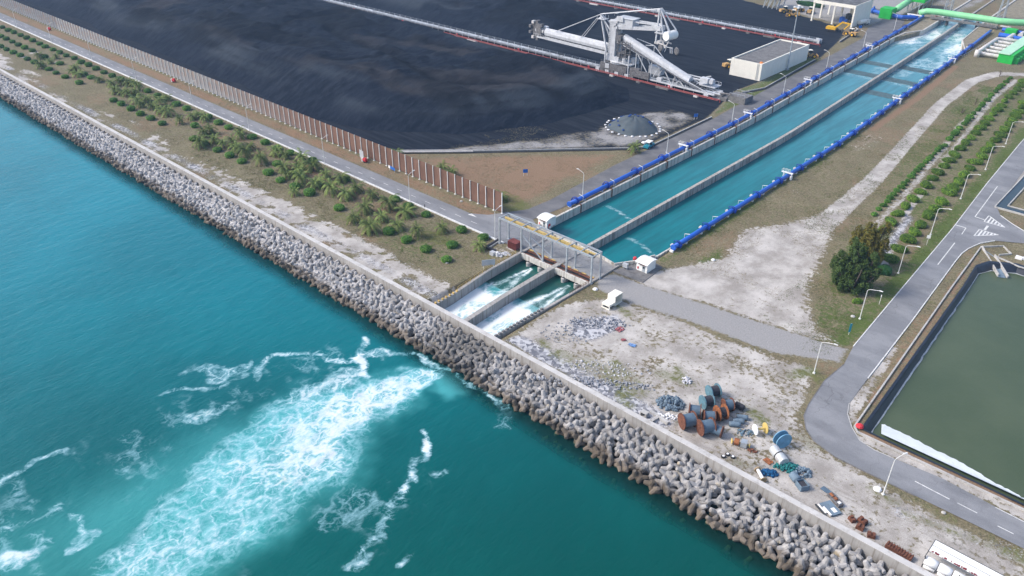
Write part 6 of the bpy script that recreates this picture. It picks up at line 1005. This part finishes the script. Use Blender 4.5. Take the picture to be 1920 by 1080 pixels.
tree('olive_tree', 'yellowish olive tree with loose crown behind the tall dark tree', (-54.0, 191.0, 0), [(0, 0, 11.6, 3.1), (2.8, 1.2, 11.9, 2.7), (-2.8, -.6, 9.2, 2.6), (1.2, -2.4, 9.6, 2.6), (4.6, -1.0, 8.6, 2.2)], 'olive', 8, .48, 105)
tree('small_tree', 'small bare-branched bush beside the sandy track', (*G(1803, 212), 0), [(0, 0, 2.2, 1.2), (.8, .2, 1.6, .9)], 'olive', 31, .22, 16); tree('small_tree', 'thin yellow sapling in the grass near the sandy track', (*G(1828, 197), 0), [(0, 0, 3.0, .7)], 'olive', 33, .22, 16); tree('small_tree', 'leafless dark bush at the bend of the sandy track', (*G(1874, 143), 0), [(0, 0, 2.6, 1.4)], 'bark', 35, .2, 14)
hd = thing('hedge', 'dark trimmed hedge at the top of the coal yard beside the shed', 'hedge', (-200, 474, 0)); blob(hd, 9, 1.8, 2.6, 1500, .6, 'darkbush', 'bushcore', 41, .5, .05); hd.rotation_euler[2] = R(-3)
# low wild growth: tufts of grass scattered over the ground, too many to count
def tufts(name, n, fn, size, mat, seed, hfac=.8):
    r_ = np.random.default_rng(seed); P_ = fn(r_, n); n = len(P_); pts = np.repeat(np.column_stack([P_, np.zeros(n)]), 5, 0) + np.column_stack([r_.normal(0, .22, (5 * n, 2)), np.zeros(5 * n)])
    a = r_.uniform(0, 6.28, 5 * n); s = size * r_.uniform(.5, 1.4, 5 * n); d = np.column_stack([np.cos(a), np.sin(a), a * 0]); ln_ = np.column_stack([r_.normal(0, .4, (5 * n, 2)), np.ones(5 * n)]); ln_ *= (s * hfac)[:, None]
    V = np.stack([pts - d * s[:, None] * .22, pts + d * s[:, None] * .22, pts + ln_ + d * s[:, None] * .05, pts + ln_ - d * s[:, None] * .05], 1).reshape(-1, 3); V[:, 2] += .03
    return mesh_np(name, V, np.arange(len(V)).reshape(-1, 4), mt[mat], kind='stuff')
mt['grassg'] = leafmat('grass_green', (.10, .14, .035), (.18, .20, .07)); mt['grassd'] = leafmat('grass_dry', (.26, .22, .12), (.38, .33, .20))
def box_pts(boxes, th=.5, seed=0):
    def fn(r_, n):
        o = []
        A = np.array([(b[1] - b[0]) * (b[3] - b[2]) for b in boxes]); A = A / A.sum()
        for b, w_ in zip(boxes, A): k = int(n * w_); o.append(np.column_stack([r_.uniform(b[0], b[1], k), r_.uniform(b[2], b[3], k)]))
        P_ = np.concatenate(o); f = fbm(P_[:, 0] * .16, P_[:, 1] * .16, seed); return P_[f > th]
    return fn
tag(tufts('green_grass', 26000, box_pts([(-92.6, -88, 158, 290), (-49, -43.5, 145, 300), (-62, -44, 150, 176), (-250, -128, 110, 135), (-80, -62, 200, 380)], .5, 31), .34, 'grassg', 1, .2), None, None, None, 'stuff')
tag(tufts('dry_grass', 34000, box_pts([(-330, -125, 110, 135), (-330, -142, 143, 148.4), (-91, -62, 160, 330), (-190, -143, 158, 210)], .48, 33), .32, 'grassd', 2, .18), None, None, None, 'stuff')
# ================================================================= CABLE YARD
def reel(lab, px, py, d, w_, axis, flange, drum, spokes, cable=.78, lift=0, grp='large cable reels in the yard', dz=0):
    q = G(px, py); rz = axis; T_ = thing('cable_reel', lab, 'cable reel', (*q, dz), R(rz), grp); d *= 1.1; w_ *= 1.08; r_ = d / 2; m = MB()
    m.lathe([(r_ * cable, -w_ / 2 + .05), (r_ * cable, w_ / 2 - .05)], (0, 0, r_), (1, 0, 0), 24); m.build('cable_drum', mt[drum], T_)
    for s_ in (-1, 1):
        m = MB(); x_ = s_ * w_ / 2
        if spokes:
            m.lathe([(r_ * .8, -.06), (r_, -.08), (r_, .08), (r_ * .8, .06), (r_ * .78, 0)], (x_, 0, r_), (1, 0, 0), 28)
            for k in range(spokes): a = k * 2 * math.pi / spokes + .4; m.bar((x_, 0, r_), (x_, r_ * .9 * math.cos(a), r_ + r_ * .9 * math.sin(a)), .14, .16)
            m.lathe([(r_ * .16, -.12), (r_ * .16, .12)], (x_, 0, r_), (1, 0, 0), 12)
        else: m.lathe([(.05, -.05), (r_, -.07), (r_, .07), (.05, .05)], (x_, 0, r_), (1, 0, 0), 28)
        m.build('flange', mt[flange], T_)
        if spokes: m = MB(); m.lathe([(.05, 0), (r_ * .77, .005)], (x_ - s_ * .05, 0, r_), (s_, 0, 0), 24); m.build('flange_back', mt['cabledark'] if flange != 'rust' else mt['drumgrey'], T_)
    return T_
reel('rusty reel of blue grey cable with cross spoked face, leftmost of the front pair', 1288, 800, 2.9, 2.3, 58, 'rust', 'cablegrey', 4)
reel('rusty reel of blue grey cable with cross spoked face, right one of the front pair', 1322, 812, 2.9, 2.3, 58, 'rust', 'cablegrey', 4)
reel('rusty reel of blue grey cable behind the leftmost front reel', 1301, 780, 2.5, 1.9, 30, 'rust', 'cablegrey', 0)
reel('rusty reel of blue grey cable between the front pair and the orange spoked reel', 1328, 790, 2.3, 1.9, 40, 'rust', 'cablegrey', 0)
reel('low rusty reel of blue grey cable at the right end of the front group', 1342, 815, 2.1, 1.9, 12, 'rust', 'cablegrey', 0)
reel('teal painted spoked reel with dark cable, nearer of the two teal reels', 1324, 763, 2.6, 1.8, 62, 'reelteal', 'cabledark', 5, .72)
reel('teal painted spoked reel with dark cable, farther of the two teal reels', 1336, 744, 2.6, 1.8, 62, 'reelteal', 'cabledark', 4, .72)
reel('bright orange rusted spoked reel with open face', 1350, 785, 2.8, 1.5, 60, 'rustor', 'cabledark', 5, .6)
reel('dark rusty reel of cable behind the orange spoked reel', 1363, 769, 2.4, 1.6, 52, 'rust', 'cablegrey', 0)
sp = reel('white and yellow empty plastic spool tipped on its side', 1424, 812, 1.9, 1.9, 55, 'plastw', 'spoolyel', 0, .22, 0, None); sp.children[2].data = sp.children[2].data.copy(); sp.children[2].data.materials[0] = mt['spoolyel']
reel('small white and timber spool lying against the seawall', 1425, 895, 1.1, 2.4, 140, 'timber', 'plastw', 0, .5, 0, None)
bwh = reel('blue painted spoked wheel frame of an empty reel', 1464, 836, 2.9, 1.0, 150, 'bluewheel', 'bluewheel', 6, .25, 0, None)
for ch in list(bwh.children):
    if ch.name.startswith('flange_back'): bpy.data.objects.remove(ch)
tk = thing('rusty_tank', 'rusty silver cylindrical tank with a black band lying among nets', 'tank', (*G(1459, 862), 0), R(-33)); m = MB(); m.lathe([(.1, -1.9), (.95, -1.85), (.95, 1.85), (.1, 1.9)], (0, 0, .95), (1, 0, 0), 22); m.build('shell', mt['silver'], tk); m = MB(); m.lathe([(.97, -.12), (1.0, -.1), (1.0, .1), (.97, .12)], (0, 0, .95), (1, 0, 0), 22); m.build('band', mt['rubber'], tk)
for k, (px, py, L_, r_, rz, lab) in enumerate(((1386, 766, 1.9, .62, -5, 'black plastic barrel lying beside the orange reel'), (1391, 786, 2.2, .5, 35, 'grey blue drum lying at the back of the drum group'), (1384, 793, 2.2, .5, 35, 'grey blue drum lying in the middle of the drum group'), (1377, 799, 2.2, .5, 35, 'grey blue drum lying at the front of the drum group'), (1489, 901, 1.7, .75, -30, 'dark blue grey plastic drum lying by the nets near the seawall'))):
    b = thing('drum', lab, 'drum', (*G(px, py), 0), R(rz)); m = MB(); m.lathe([(r_ * .3, -L_ / 2), (r_ * .96, -L_ / 2 + .05), (r_, -L_ * .3), (r_ * 1.05, -L_ * .17), (r_, -.05), (r_, .05), (r_ * 1.05, L_ * .17), (r_, L_ * .3), (r_ * .96, L_ / 2 - .05), (r_ * .3, L_ / 2)], (0, 0, r_), (1, 0, 0), 16); m.build('shell', mt['cabledark' if k == 0 else 'drumgrey'], b, False, True)
b = thing('crate', 'dark blue open crate beside the nets near the seawall', 'crate', (*G(1503, 914), 0), R(-32)); m = MB(); m.box(-.9, .9, -.8, -.7, 0, 1.1); m.box(-.9, .9, .7, .8, 0, 1.1); m.box(-.9, -.8, -.7, .7, 0, 1.1); m.box(.8, .9, -.7, .7, 0, 1.1); m.box(-.8, .8, -.7, .7, .02, .1); m.build('wall', mt['drumgrey'], b); m = MB(); m.box(-.75, .75, -.65, .65, .7, .78); m.build('contents', mt['cabledark'], b)
def heap(name, lab, cat, px, py, rx, ry, h, n, s_, mat, seed, fl=.6, stuff=False):
    r_ = random.Random(seed); T_ = thing(name, lab, cat, (*G(px, py), 0), R(35)); m = MB()
    for k in range(n):
        a, f = r_.uniform(0, 6.28), math.sqrt(r_.random()); x_, y_ = rx * f * math.cos(a), ry * f * math.sin(a); z_ = h * (1 - f * f) * r_.uniform(.5, 1); sz = s_ * r_.uniform(.5, 1.4); k0 = len(m.v)
        m.lathe([(sz * .35, -sz * .5), (sz * .6, -sz * .2), (sz * .5, sz * .3), (sz * .15, sz * .5)], (0, 0, 0), (0, 0, 1), 6); m.xf(Matrix.Translation((x_, y_, z_ + sz * .2)) @ Euler((r_.uniform(0, 6), r_.uniform(0, 6), r_.uniform(0, 6))).to_matrix().to_4x4() @ Matrix.Diagonal((1, r_.uniform(.6, 1.3), fl, 1)), k0)
    if stuff: o = m.build(name, mt[mat]); o.location = T_.location; o.rotation_euler = T_.rotation_euler; bpy.data.objects.remove(T_); return tag(o, lab, cat, None, 'stuff')
    m.build('pile', mt[mat], T_); return T_
heap('tarp_heap', 'heap of blue grey broken slabs and sacks beside the front reels', 'rubble heap', 1257, 758, 2.6, 2.2, .9, 150, .62, 'slate', 1); heap('white_rubble', 'scatter of white broken lumps in front of the blue grey heap', 'rubble heap', 1248, 781, 2.5, .9, .2, 80, .34, 'plastw', 2); heap('white_rubble', 'small heap of pale rubble above the blue grey heap', 'rubble heap', 1287, 714, .9, 1.2, .4, 45, .4, 'rubblew', 3)
heap('net_heap', 'tangled teal fishing net heap beside the rusty tank', 'net heap', 1477, 878, 2.3, 1.2, .8, 170, .42, 'teal', 4); heap('net_heap', 'tangled bright blue net heap near the seawall', 'net heap', 1442, 888, 1.5, .8, .6, 110, .42, 'bluenet', 5); heap('net_heap', 'blue grey netting scattered beside the grey drums', 'net heap', 1398, 812, 1.7, 1.1, .15, 70, .3, 'tarp', 6); heap('scrap_heap', 'heap of dark grey scrap right of the teal net', 'scrap heap', 1503, 886, 1.6, 1.3, .6, 80, .5, 'drumgrey', 7)
heap('rubble_heap', 'scattered broken grey concrete on the dusty lot near the shelter', 'rubble heap', 1122, 606, 7, 2.8, .2, 170, .38, 'rubble', 8, .6, True); heap('rubble_heap', 'sparse grey stones on the lot left of the white shelter', 'rubble heap', 1062, 625, 6, 4, .08, 100, .32, 'rubble', 18, .6, True); heap('rubble_heap', 'dark rubble and stones on the slope beside the seawall', 'rubble heap', 1115, 718, 13, 1.7, .15, 240, .36, 'rubble', 9, .6, True); heap('rubble_heap', 'white and grey stones beside the weeds above the seawall', 'rubble heap', 1140, 690, 9, 2.6, .1, 130, .28, 'rubblew', 10, .6, True); heap('rubble_heap', 'pale stones beside the stoplog panels', 'rubble heap', 942, 478, 2.2, 1.3, .2, 60, .5, 'rubblew', 11, .6, True)

def cloth(name, lab, cat, px, py, rx, ry, mat, seed):
    r_ = random.Random(seed); b = thing(name, lab, cat, (*G(px, py), .03), r_.uniform(0, 3)); m = MB(); n_ = 9
    m.add([(rx * (i / 4 - 1) * (1 + r_.uniform(-.12, .12)), ry * (j / 4 - 1) * (1 + r_.uniform(-.15, .15)), .04 + r_.uniform(0, .22)) for j in range(n_) for i in range(n_)], [(j * n_ + i, j * n_ + i + 1, (j + 1) * n_ + i + 1, (j + 1) * n_ + i) for j in range(n_ - 1) for i in range(n_ - 1)]); m.build('cloth', mt[mat], b)
mt['fadedred'] = M('faded_red_cloth', (.30, .08, .09), .9, .3, 2.0, (.35, .25, .25), .5); mt['fadedblue'] = M('faded_blue_sheet', (.10, .22, .45), .8, .3, 2.0, (.4, .42, .45), .5)
cloth('red_cloth', 'faded red cloth lying on the dusty lot', 'cloth', 1162, 618, .95, .75, 'fadedred', 12); cloth('red_cloth', 'smaller faded red cloth on the lot near the blue sheet', 'cloth', 1169, 638, .6, .4, 'fadedred', 13); cloth('blue_sheet', 'crumpled blue plastic sheet on the dusty lot', 'plastic sheet', 1185, 648, .8, .5, 'fadedblue', 14); cloth('orange_scrap', 'small orange rusty sheet in front of the tank', 'scrap', 1440, 866, .8, .6, 'rustor', 15); heap('scrap_heap', 'rusty pale scrap pieces right of the copper motor', 'scrap heap', 1411, 846, .9, .5, .25, 30, .35, 'rust', 16)
mo = thing('winch_motor', 'copper orange and grey winch machine lying in the yard', 'winch', (*G(1389, 836), 0), R(20)); m = MB(); m.box(-.1, 1.0, -.6, .6, .2, 1.3); m.build('housing', mt['galv'], mo); m = MB(); m.lathe([(.3, -.7), (.65, -.65), (.65, .2), (.4, .25)], (-.6, 0, .75), (1, 0, 0), 14); m.build('motor', mt['rustor'], mo); m = MB(); m.lathe([(.4, -.1), (.55, 0), (.4, .1)], (-1.7, 0, .6), (1, .3, 0), 12); m.lathe([(.3, -.1), (.45, 0), (.3, .1)], (1.5, 0, .6), (1, 0, 0), 12); m.box(-1.7, 1.5, -.1, .1, .5, .7); m.build('shaft', mt['spoolyel'], mo)
for k, (px, py, lab) in enumerate(((1356, 857, 'white capped black tyre ring, left of three near the seawall'), (1364, 853, 'white capped black tyre ring, back one of three near the seawall'), (1374, 858, 'white capped black tyre ring, right of three near the seawall'))):
    b = thing('tyre', lab, 'tyre', (*G(px, py), 0), 0, 'capped tyres by the seawall'); m = MB(); m.lathe([(.2, 0), (.42, .05), (.42, .25), (.2, .3)], (0, 0, 0), (0, 0, 1), 14); m.build('ring', mt['rubber'], b); m = MB(); m.lathe([(.05, .3), (.24, .31), (.24, .36), (.05, .37)], (0, 0, 0), (0, 0, 1), 12); m.build('cap', mt['plastw'], b)
tb = thing('concrete_tee', 'pale T shaped concrete beam lying beside the seawall', 'concrete beam', (*G(1236, 785), 0), R(-62 + 42)); m = MB(); m.box(-2.2, 2.2, -.3, .3, 0, .6); m.box(-.5, .1, -2.0, -.3, 0, .55); m.build('beam', mt['concrete'], tb); tb.rotation_euler[2] = R(-8)
b = thing('concrete_box', 'small white open concrete box behind the seawall', 'concrete box', (*G(1208, 779), 0), R(0)); m = MB(); m.box(-.7, .7, -.5, .5, .75, .95); m.box(-.7, -.5, -.5, .5, 0, .75); m.box(.5, .7, -.5, .5, 0, .75); m.box(-.5, .5, .3, .5, 0, .75); m.build('shell', mt['concrete'], b)
sh_ = thing('concrete_shelter', 'cream stepped concrete shelter with openings on the lot beside the road', 'shelter', (-89.2, 131.2, 0)); m = MB()
m.box(-1.1, 1.1, -.3, 2.6, 2.5, 2.7); m.box(-1.1, -.9, -.3, 2.6, .1, 2.5); m.box(-.9, 1.1, 2.4, 2.6, .1, 2.5); m.box(.9, 1.1, -.3, -.1, .1, 2.5); m.box(-.9, .9, -.3, -.1, 1.2, 2.5); m.box(-1.1, 1.1, -2.4, -.3, 1.15, 1.35); m.box(-1.1, -.9, -2.4, -.3, 0, 1.15); m.box(.9, 1.1, -2.4, -2.15, 0, 1.15); m.box(-.9, .9, -2.4, -2.25, 0, .25); m.box(-.9, .9, -2.4, -2.25, .85, 1.15); m.box(-.9, 1.1, -.3, 2.4, .1, .25); m.box(.9, 1.1, -2.15, -.3, .8, 1.15); m.build('shell', mt['cream'], sh_)
m = MB(); m.box(-.88, .88, -2.2, -.4, .05, .12); m.build('floor', mt['dark_concrete'], sh_)
pan = thing('sheet_metal_stack', 'stack of blue grey sheets and white strips by the seawall', 'sheet stack', (*G(1558, 955), 0), R(-28)); m = MB(); m.box(-1.6, 1.4, -1.1, 1.0, .05, .25); m.box(-1.3, 1.5, -.9, .9, .25, .38); m.build('sheet', mt['drumgrey'], pan); m = MB(); m.box(-.6, 1.4, -1.3, -1.0, .3, .5); m.box(-1.5, .6, -1.6, -1.35, .1, .3); m.box(.1, 1.1, -.3, .4, .39, .45); m.build('white_strip', mt['plastw'], pan); m = MB(); m.box(-1.7, 1.2, -1.95, -1.7, 0, .25); m.build('dark_strip', mt['darksteel'], pan)
b = thing('engine_block', 'rusty engine frame with pale parts behind the sheet stack', 'machine part', (*G(1565, 940), 0), R(-28)); m = MB(); m.box(-1.5, 1.5, -.5, -.35, .1, .7); m.box(-1.5, 1.5, .35, .5, .1, .7); [m.box(x_ - .1, x_ + .1, -.35, .35, .1, .6) for x_ in (-1.4, -.4, .5, 1.4)]; m.build('frame', mt['machdark'], b); m = MB(); m.lathe([(.3, -.4), (.35, 0), (.3, .4)], (-.9, 0, .5), (1, 0, 0), 10); m.cbox((.0, 0, .55), (.6, .5, .4)); m.build('block', mt['rustor'], b); m = MB(); m.cbox((1.0, 0, .55), (.5, .5, .4)); m.build('pale_part', mt['plastw'], b)
b = thing('steel_sheet', 'flat blue grey panel lying on the sand behind the sheet stack', 'panel', (*G(1551, 922), 0), R(-12)); m = MB(); m.box(-1.1, 1.1, -.5, .5, .1, .2); m.build('sheet', mt['cablegrey'], b)
for k, (px, py, s_, lab) in enumerate(((1597, 976, 1.0, 'rusty iron block, leftmost of the blocks along the seawall'), (1616, 980, 1.25, 'larger rusty iron block on a dark ring near the seawall'), (1612, 991, 1.1, 'rusty iron block touching the larger ringed block'), (1633, 1006, 1.1, 'rusty iron clamp, rightmost of the blocks along the seawall'))):
    b = thing('iron_block', lab, 'iron block', (*G(px, py), 0), R(-30 + 17 * k)); m = MB(); m.box(-.55 * s_, .55 * s_, -.42 * s_, .42 * s_, 0, .5 * s_); m.box(-.5 * s_, -.1, -.36 * s_, .36 * s_, .5 * s_, .72 * s_); m.box(.15, .5 * s_, -.36 * s_, .36 * s_, .5 * s_, .66 * s_); m.build('block', mt['rust'], b)
    if k == 1: m = MB(); m.lathe([(.6, 0), (.85, .05), (.85, .25), (.6, .3)], (0, 0, 0), (0, 0, 1), 16); m.build('ring', mt['rubber'], b)
b = thing('rusty_crate', 'long rusty brown ribbed steel box behind the seawall', 'steel box', (*G(1684, 1037), 0), R(-4)); m = MB(); m.box(-2.0, 2.0, -.55, .55, 0, .7); [m.box(-1.9 + .42 * k, -1.72 + .42 * k, -.6, .6, .1, .85) for k in range(10)]; m.build('box', mt['rust'], b)
wr = thing('white_rack', 'white flat roofed rack with red rust flakes, standing over white cylinders', 'rack', (-5.2, 104.6, 0), R(-1)); m = MB(); m.box(-4.0, 6.0, .1, 1.5, 2.3, 2.4); m.box(-4.0, 6.0, 1.56, 2.9, 2.3, 2.4)
m.build('roof_panel', mt['white'], wr); m = MB(); [m.box(x_ - .07, x_ + .07, y_ - .07, y_ + .07, 0, 2.3) for x_ in (-3.9, 1, 5.9) for y_ in (-1.4, 2.8)]; m.box(-4.05, -3.95, -1.5, 2.95, 2.2, 2.42); m.box(-4.05, 6.05, 2.92, 3.0, 2.25, 2.44); m.box(-4.0, 6.0, 1.5, 1.56, 2.25, 2.42); m.build('frame', mt['darksteel'], wr)
m = MB(); rr2 = random.Random(2)
for k in range(70): x_ = rr2.uniform(-3.8, 5.8); w2 = rr2.uniform(.05, .32); m.box(x_, x_ + w2, .02 + rr2.uniform(0, .1), .1 + rr2.uniform(.05, .42), 2.39 + k * .0004, 2.402 + k * .0004)
m.build('rust_flake', M('red_rust', (.20, .03, .035), .9), wr)
for k in range(5): b = thing('white_drum', 'white cylinder under the white rack, %s from its left end' % nth(k), 'drum', (-8.2 + 2.05 * k, 103.7, 0), 0, 'white cylinders under the rack'); m = MB(); m.lathe([(.2, -.95), (.72, -.93), (.75, 0), (.72, .93), (.2, .95)], (0, 0, 1.3), (1, 0, 0), 18); m.box(-.8, .8, -.6, .6, 0, .6); m.build('shell', mt['plastw'], b, False, True)
for px, py, s_, lab in ((838, 493, .5, 'white stone left of the nearest clipped bush'), (1337, 488, .6, 'white stone on the sand beside the pipe grass'), (1599, 594, .55, 'white slab on the grass by the street lamp'), (1645, 918, .75, 'white concrete slab on the grass near the lone lamp pole'), (1769, 962, .4, 'small white stone on the verge above the rack'), (1207, 268, .9, 'white flat panel lying beyond the service vehicle'), (865, 378, .5, 'pale stone on the fence verge'), (1116, 543, .7, 'pale concrete block at the gantry foot by the weeds'), (918, 490, .5, 'pale stone beside the outfall handrail')):
    b = thing('stone_block', lab, 'stone', (*G(px, py), 0), R(20)); m = MB(); m.lathe([(s_ * .9, 0), (s_, .12), (s_ * .7, .4 * s_ + .1), (.1, .45 * s_ + .12)], (0, 0, 0), (0, 0, 1), 7); m.build('stone', mt['plastw' if s_ > .55 else 'concrete'], b)
b = thing('person_marker_post', 'short dark bollard on the coast road kerb', 'bollard', (*G(796.5, 390), 0)); b.name = 'bollard'; m = MB(); m.tube((0, 0, 0), (0, 0, 1.1), .12, 8); m.build('post', mt['rubber'], b)
b = thing('drain_pipe', 'dark bent drain kerb beside the gantry on the verge', 'drain', (*G(920, 462), 0)); P_ = GP([(934, 452), (912, 466), (930, 473)]); m = MB(); [m.bar((*P_[i], .35), (*P_[i + 1], .35), .5, .7) for i in (0, 1)]; m.build('channel', mt['cabledark'], b, True); m = MB(); [m.bar((P_[i][0] + .5, P_[i][1], .2), (P_[i + 1][0] + .5, P_[i + 1][1], .2), .4, .4) for i in (0, 1)]; m.build('kerb', mt['concrete'], b, True)
b = thing('pump_box', 'grey pump box and white cylinder at the end of the bent drain kerb', 'pump', (*G(924, 478), 0)); m = MB(); m.cbox((0, 0, .5), (1.3, 1.1, 1)); m.build('box', mt['signback'], b); m = MB(); m.tube((1.4, .2, 0), (1.4, .2, 1.3), .35, 10); m.build('cylinder', mt['plastw'], b)
for ring, lab in ((0, 'white rope line floating across the left half of the canal'),): pass
# ================================================================= AIR
hb = MB(); hb.box(-1700, 400, -420, 1100, -10, 140); t = NT('haze'); t.t.nodes.remove(t.b); v = t.n('ShaderNodeVolumePrincipled'); v.inputs['Color'].default_value = (.42, .66, 1.0, 1); v.inputs['Density'].default_value = .00017; v.inputs['Anisotropy'].default_value = .1; t.l(v.outputs[0], t.out.inputs['Volume'])
tag(hb.build('haze', t.m), kind='stuff')
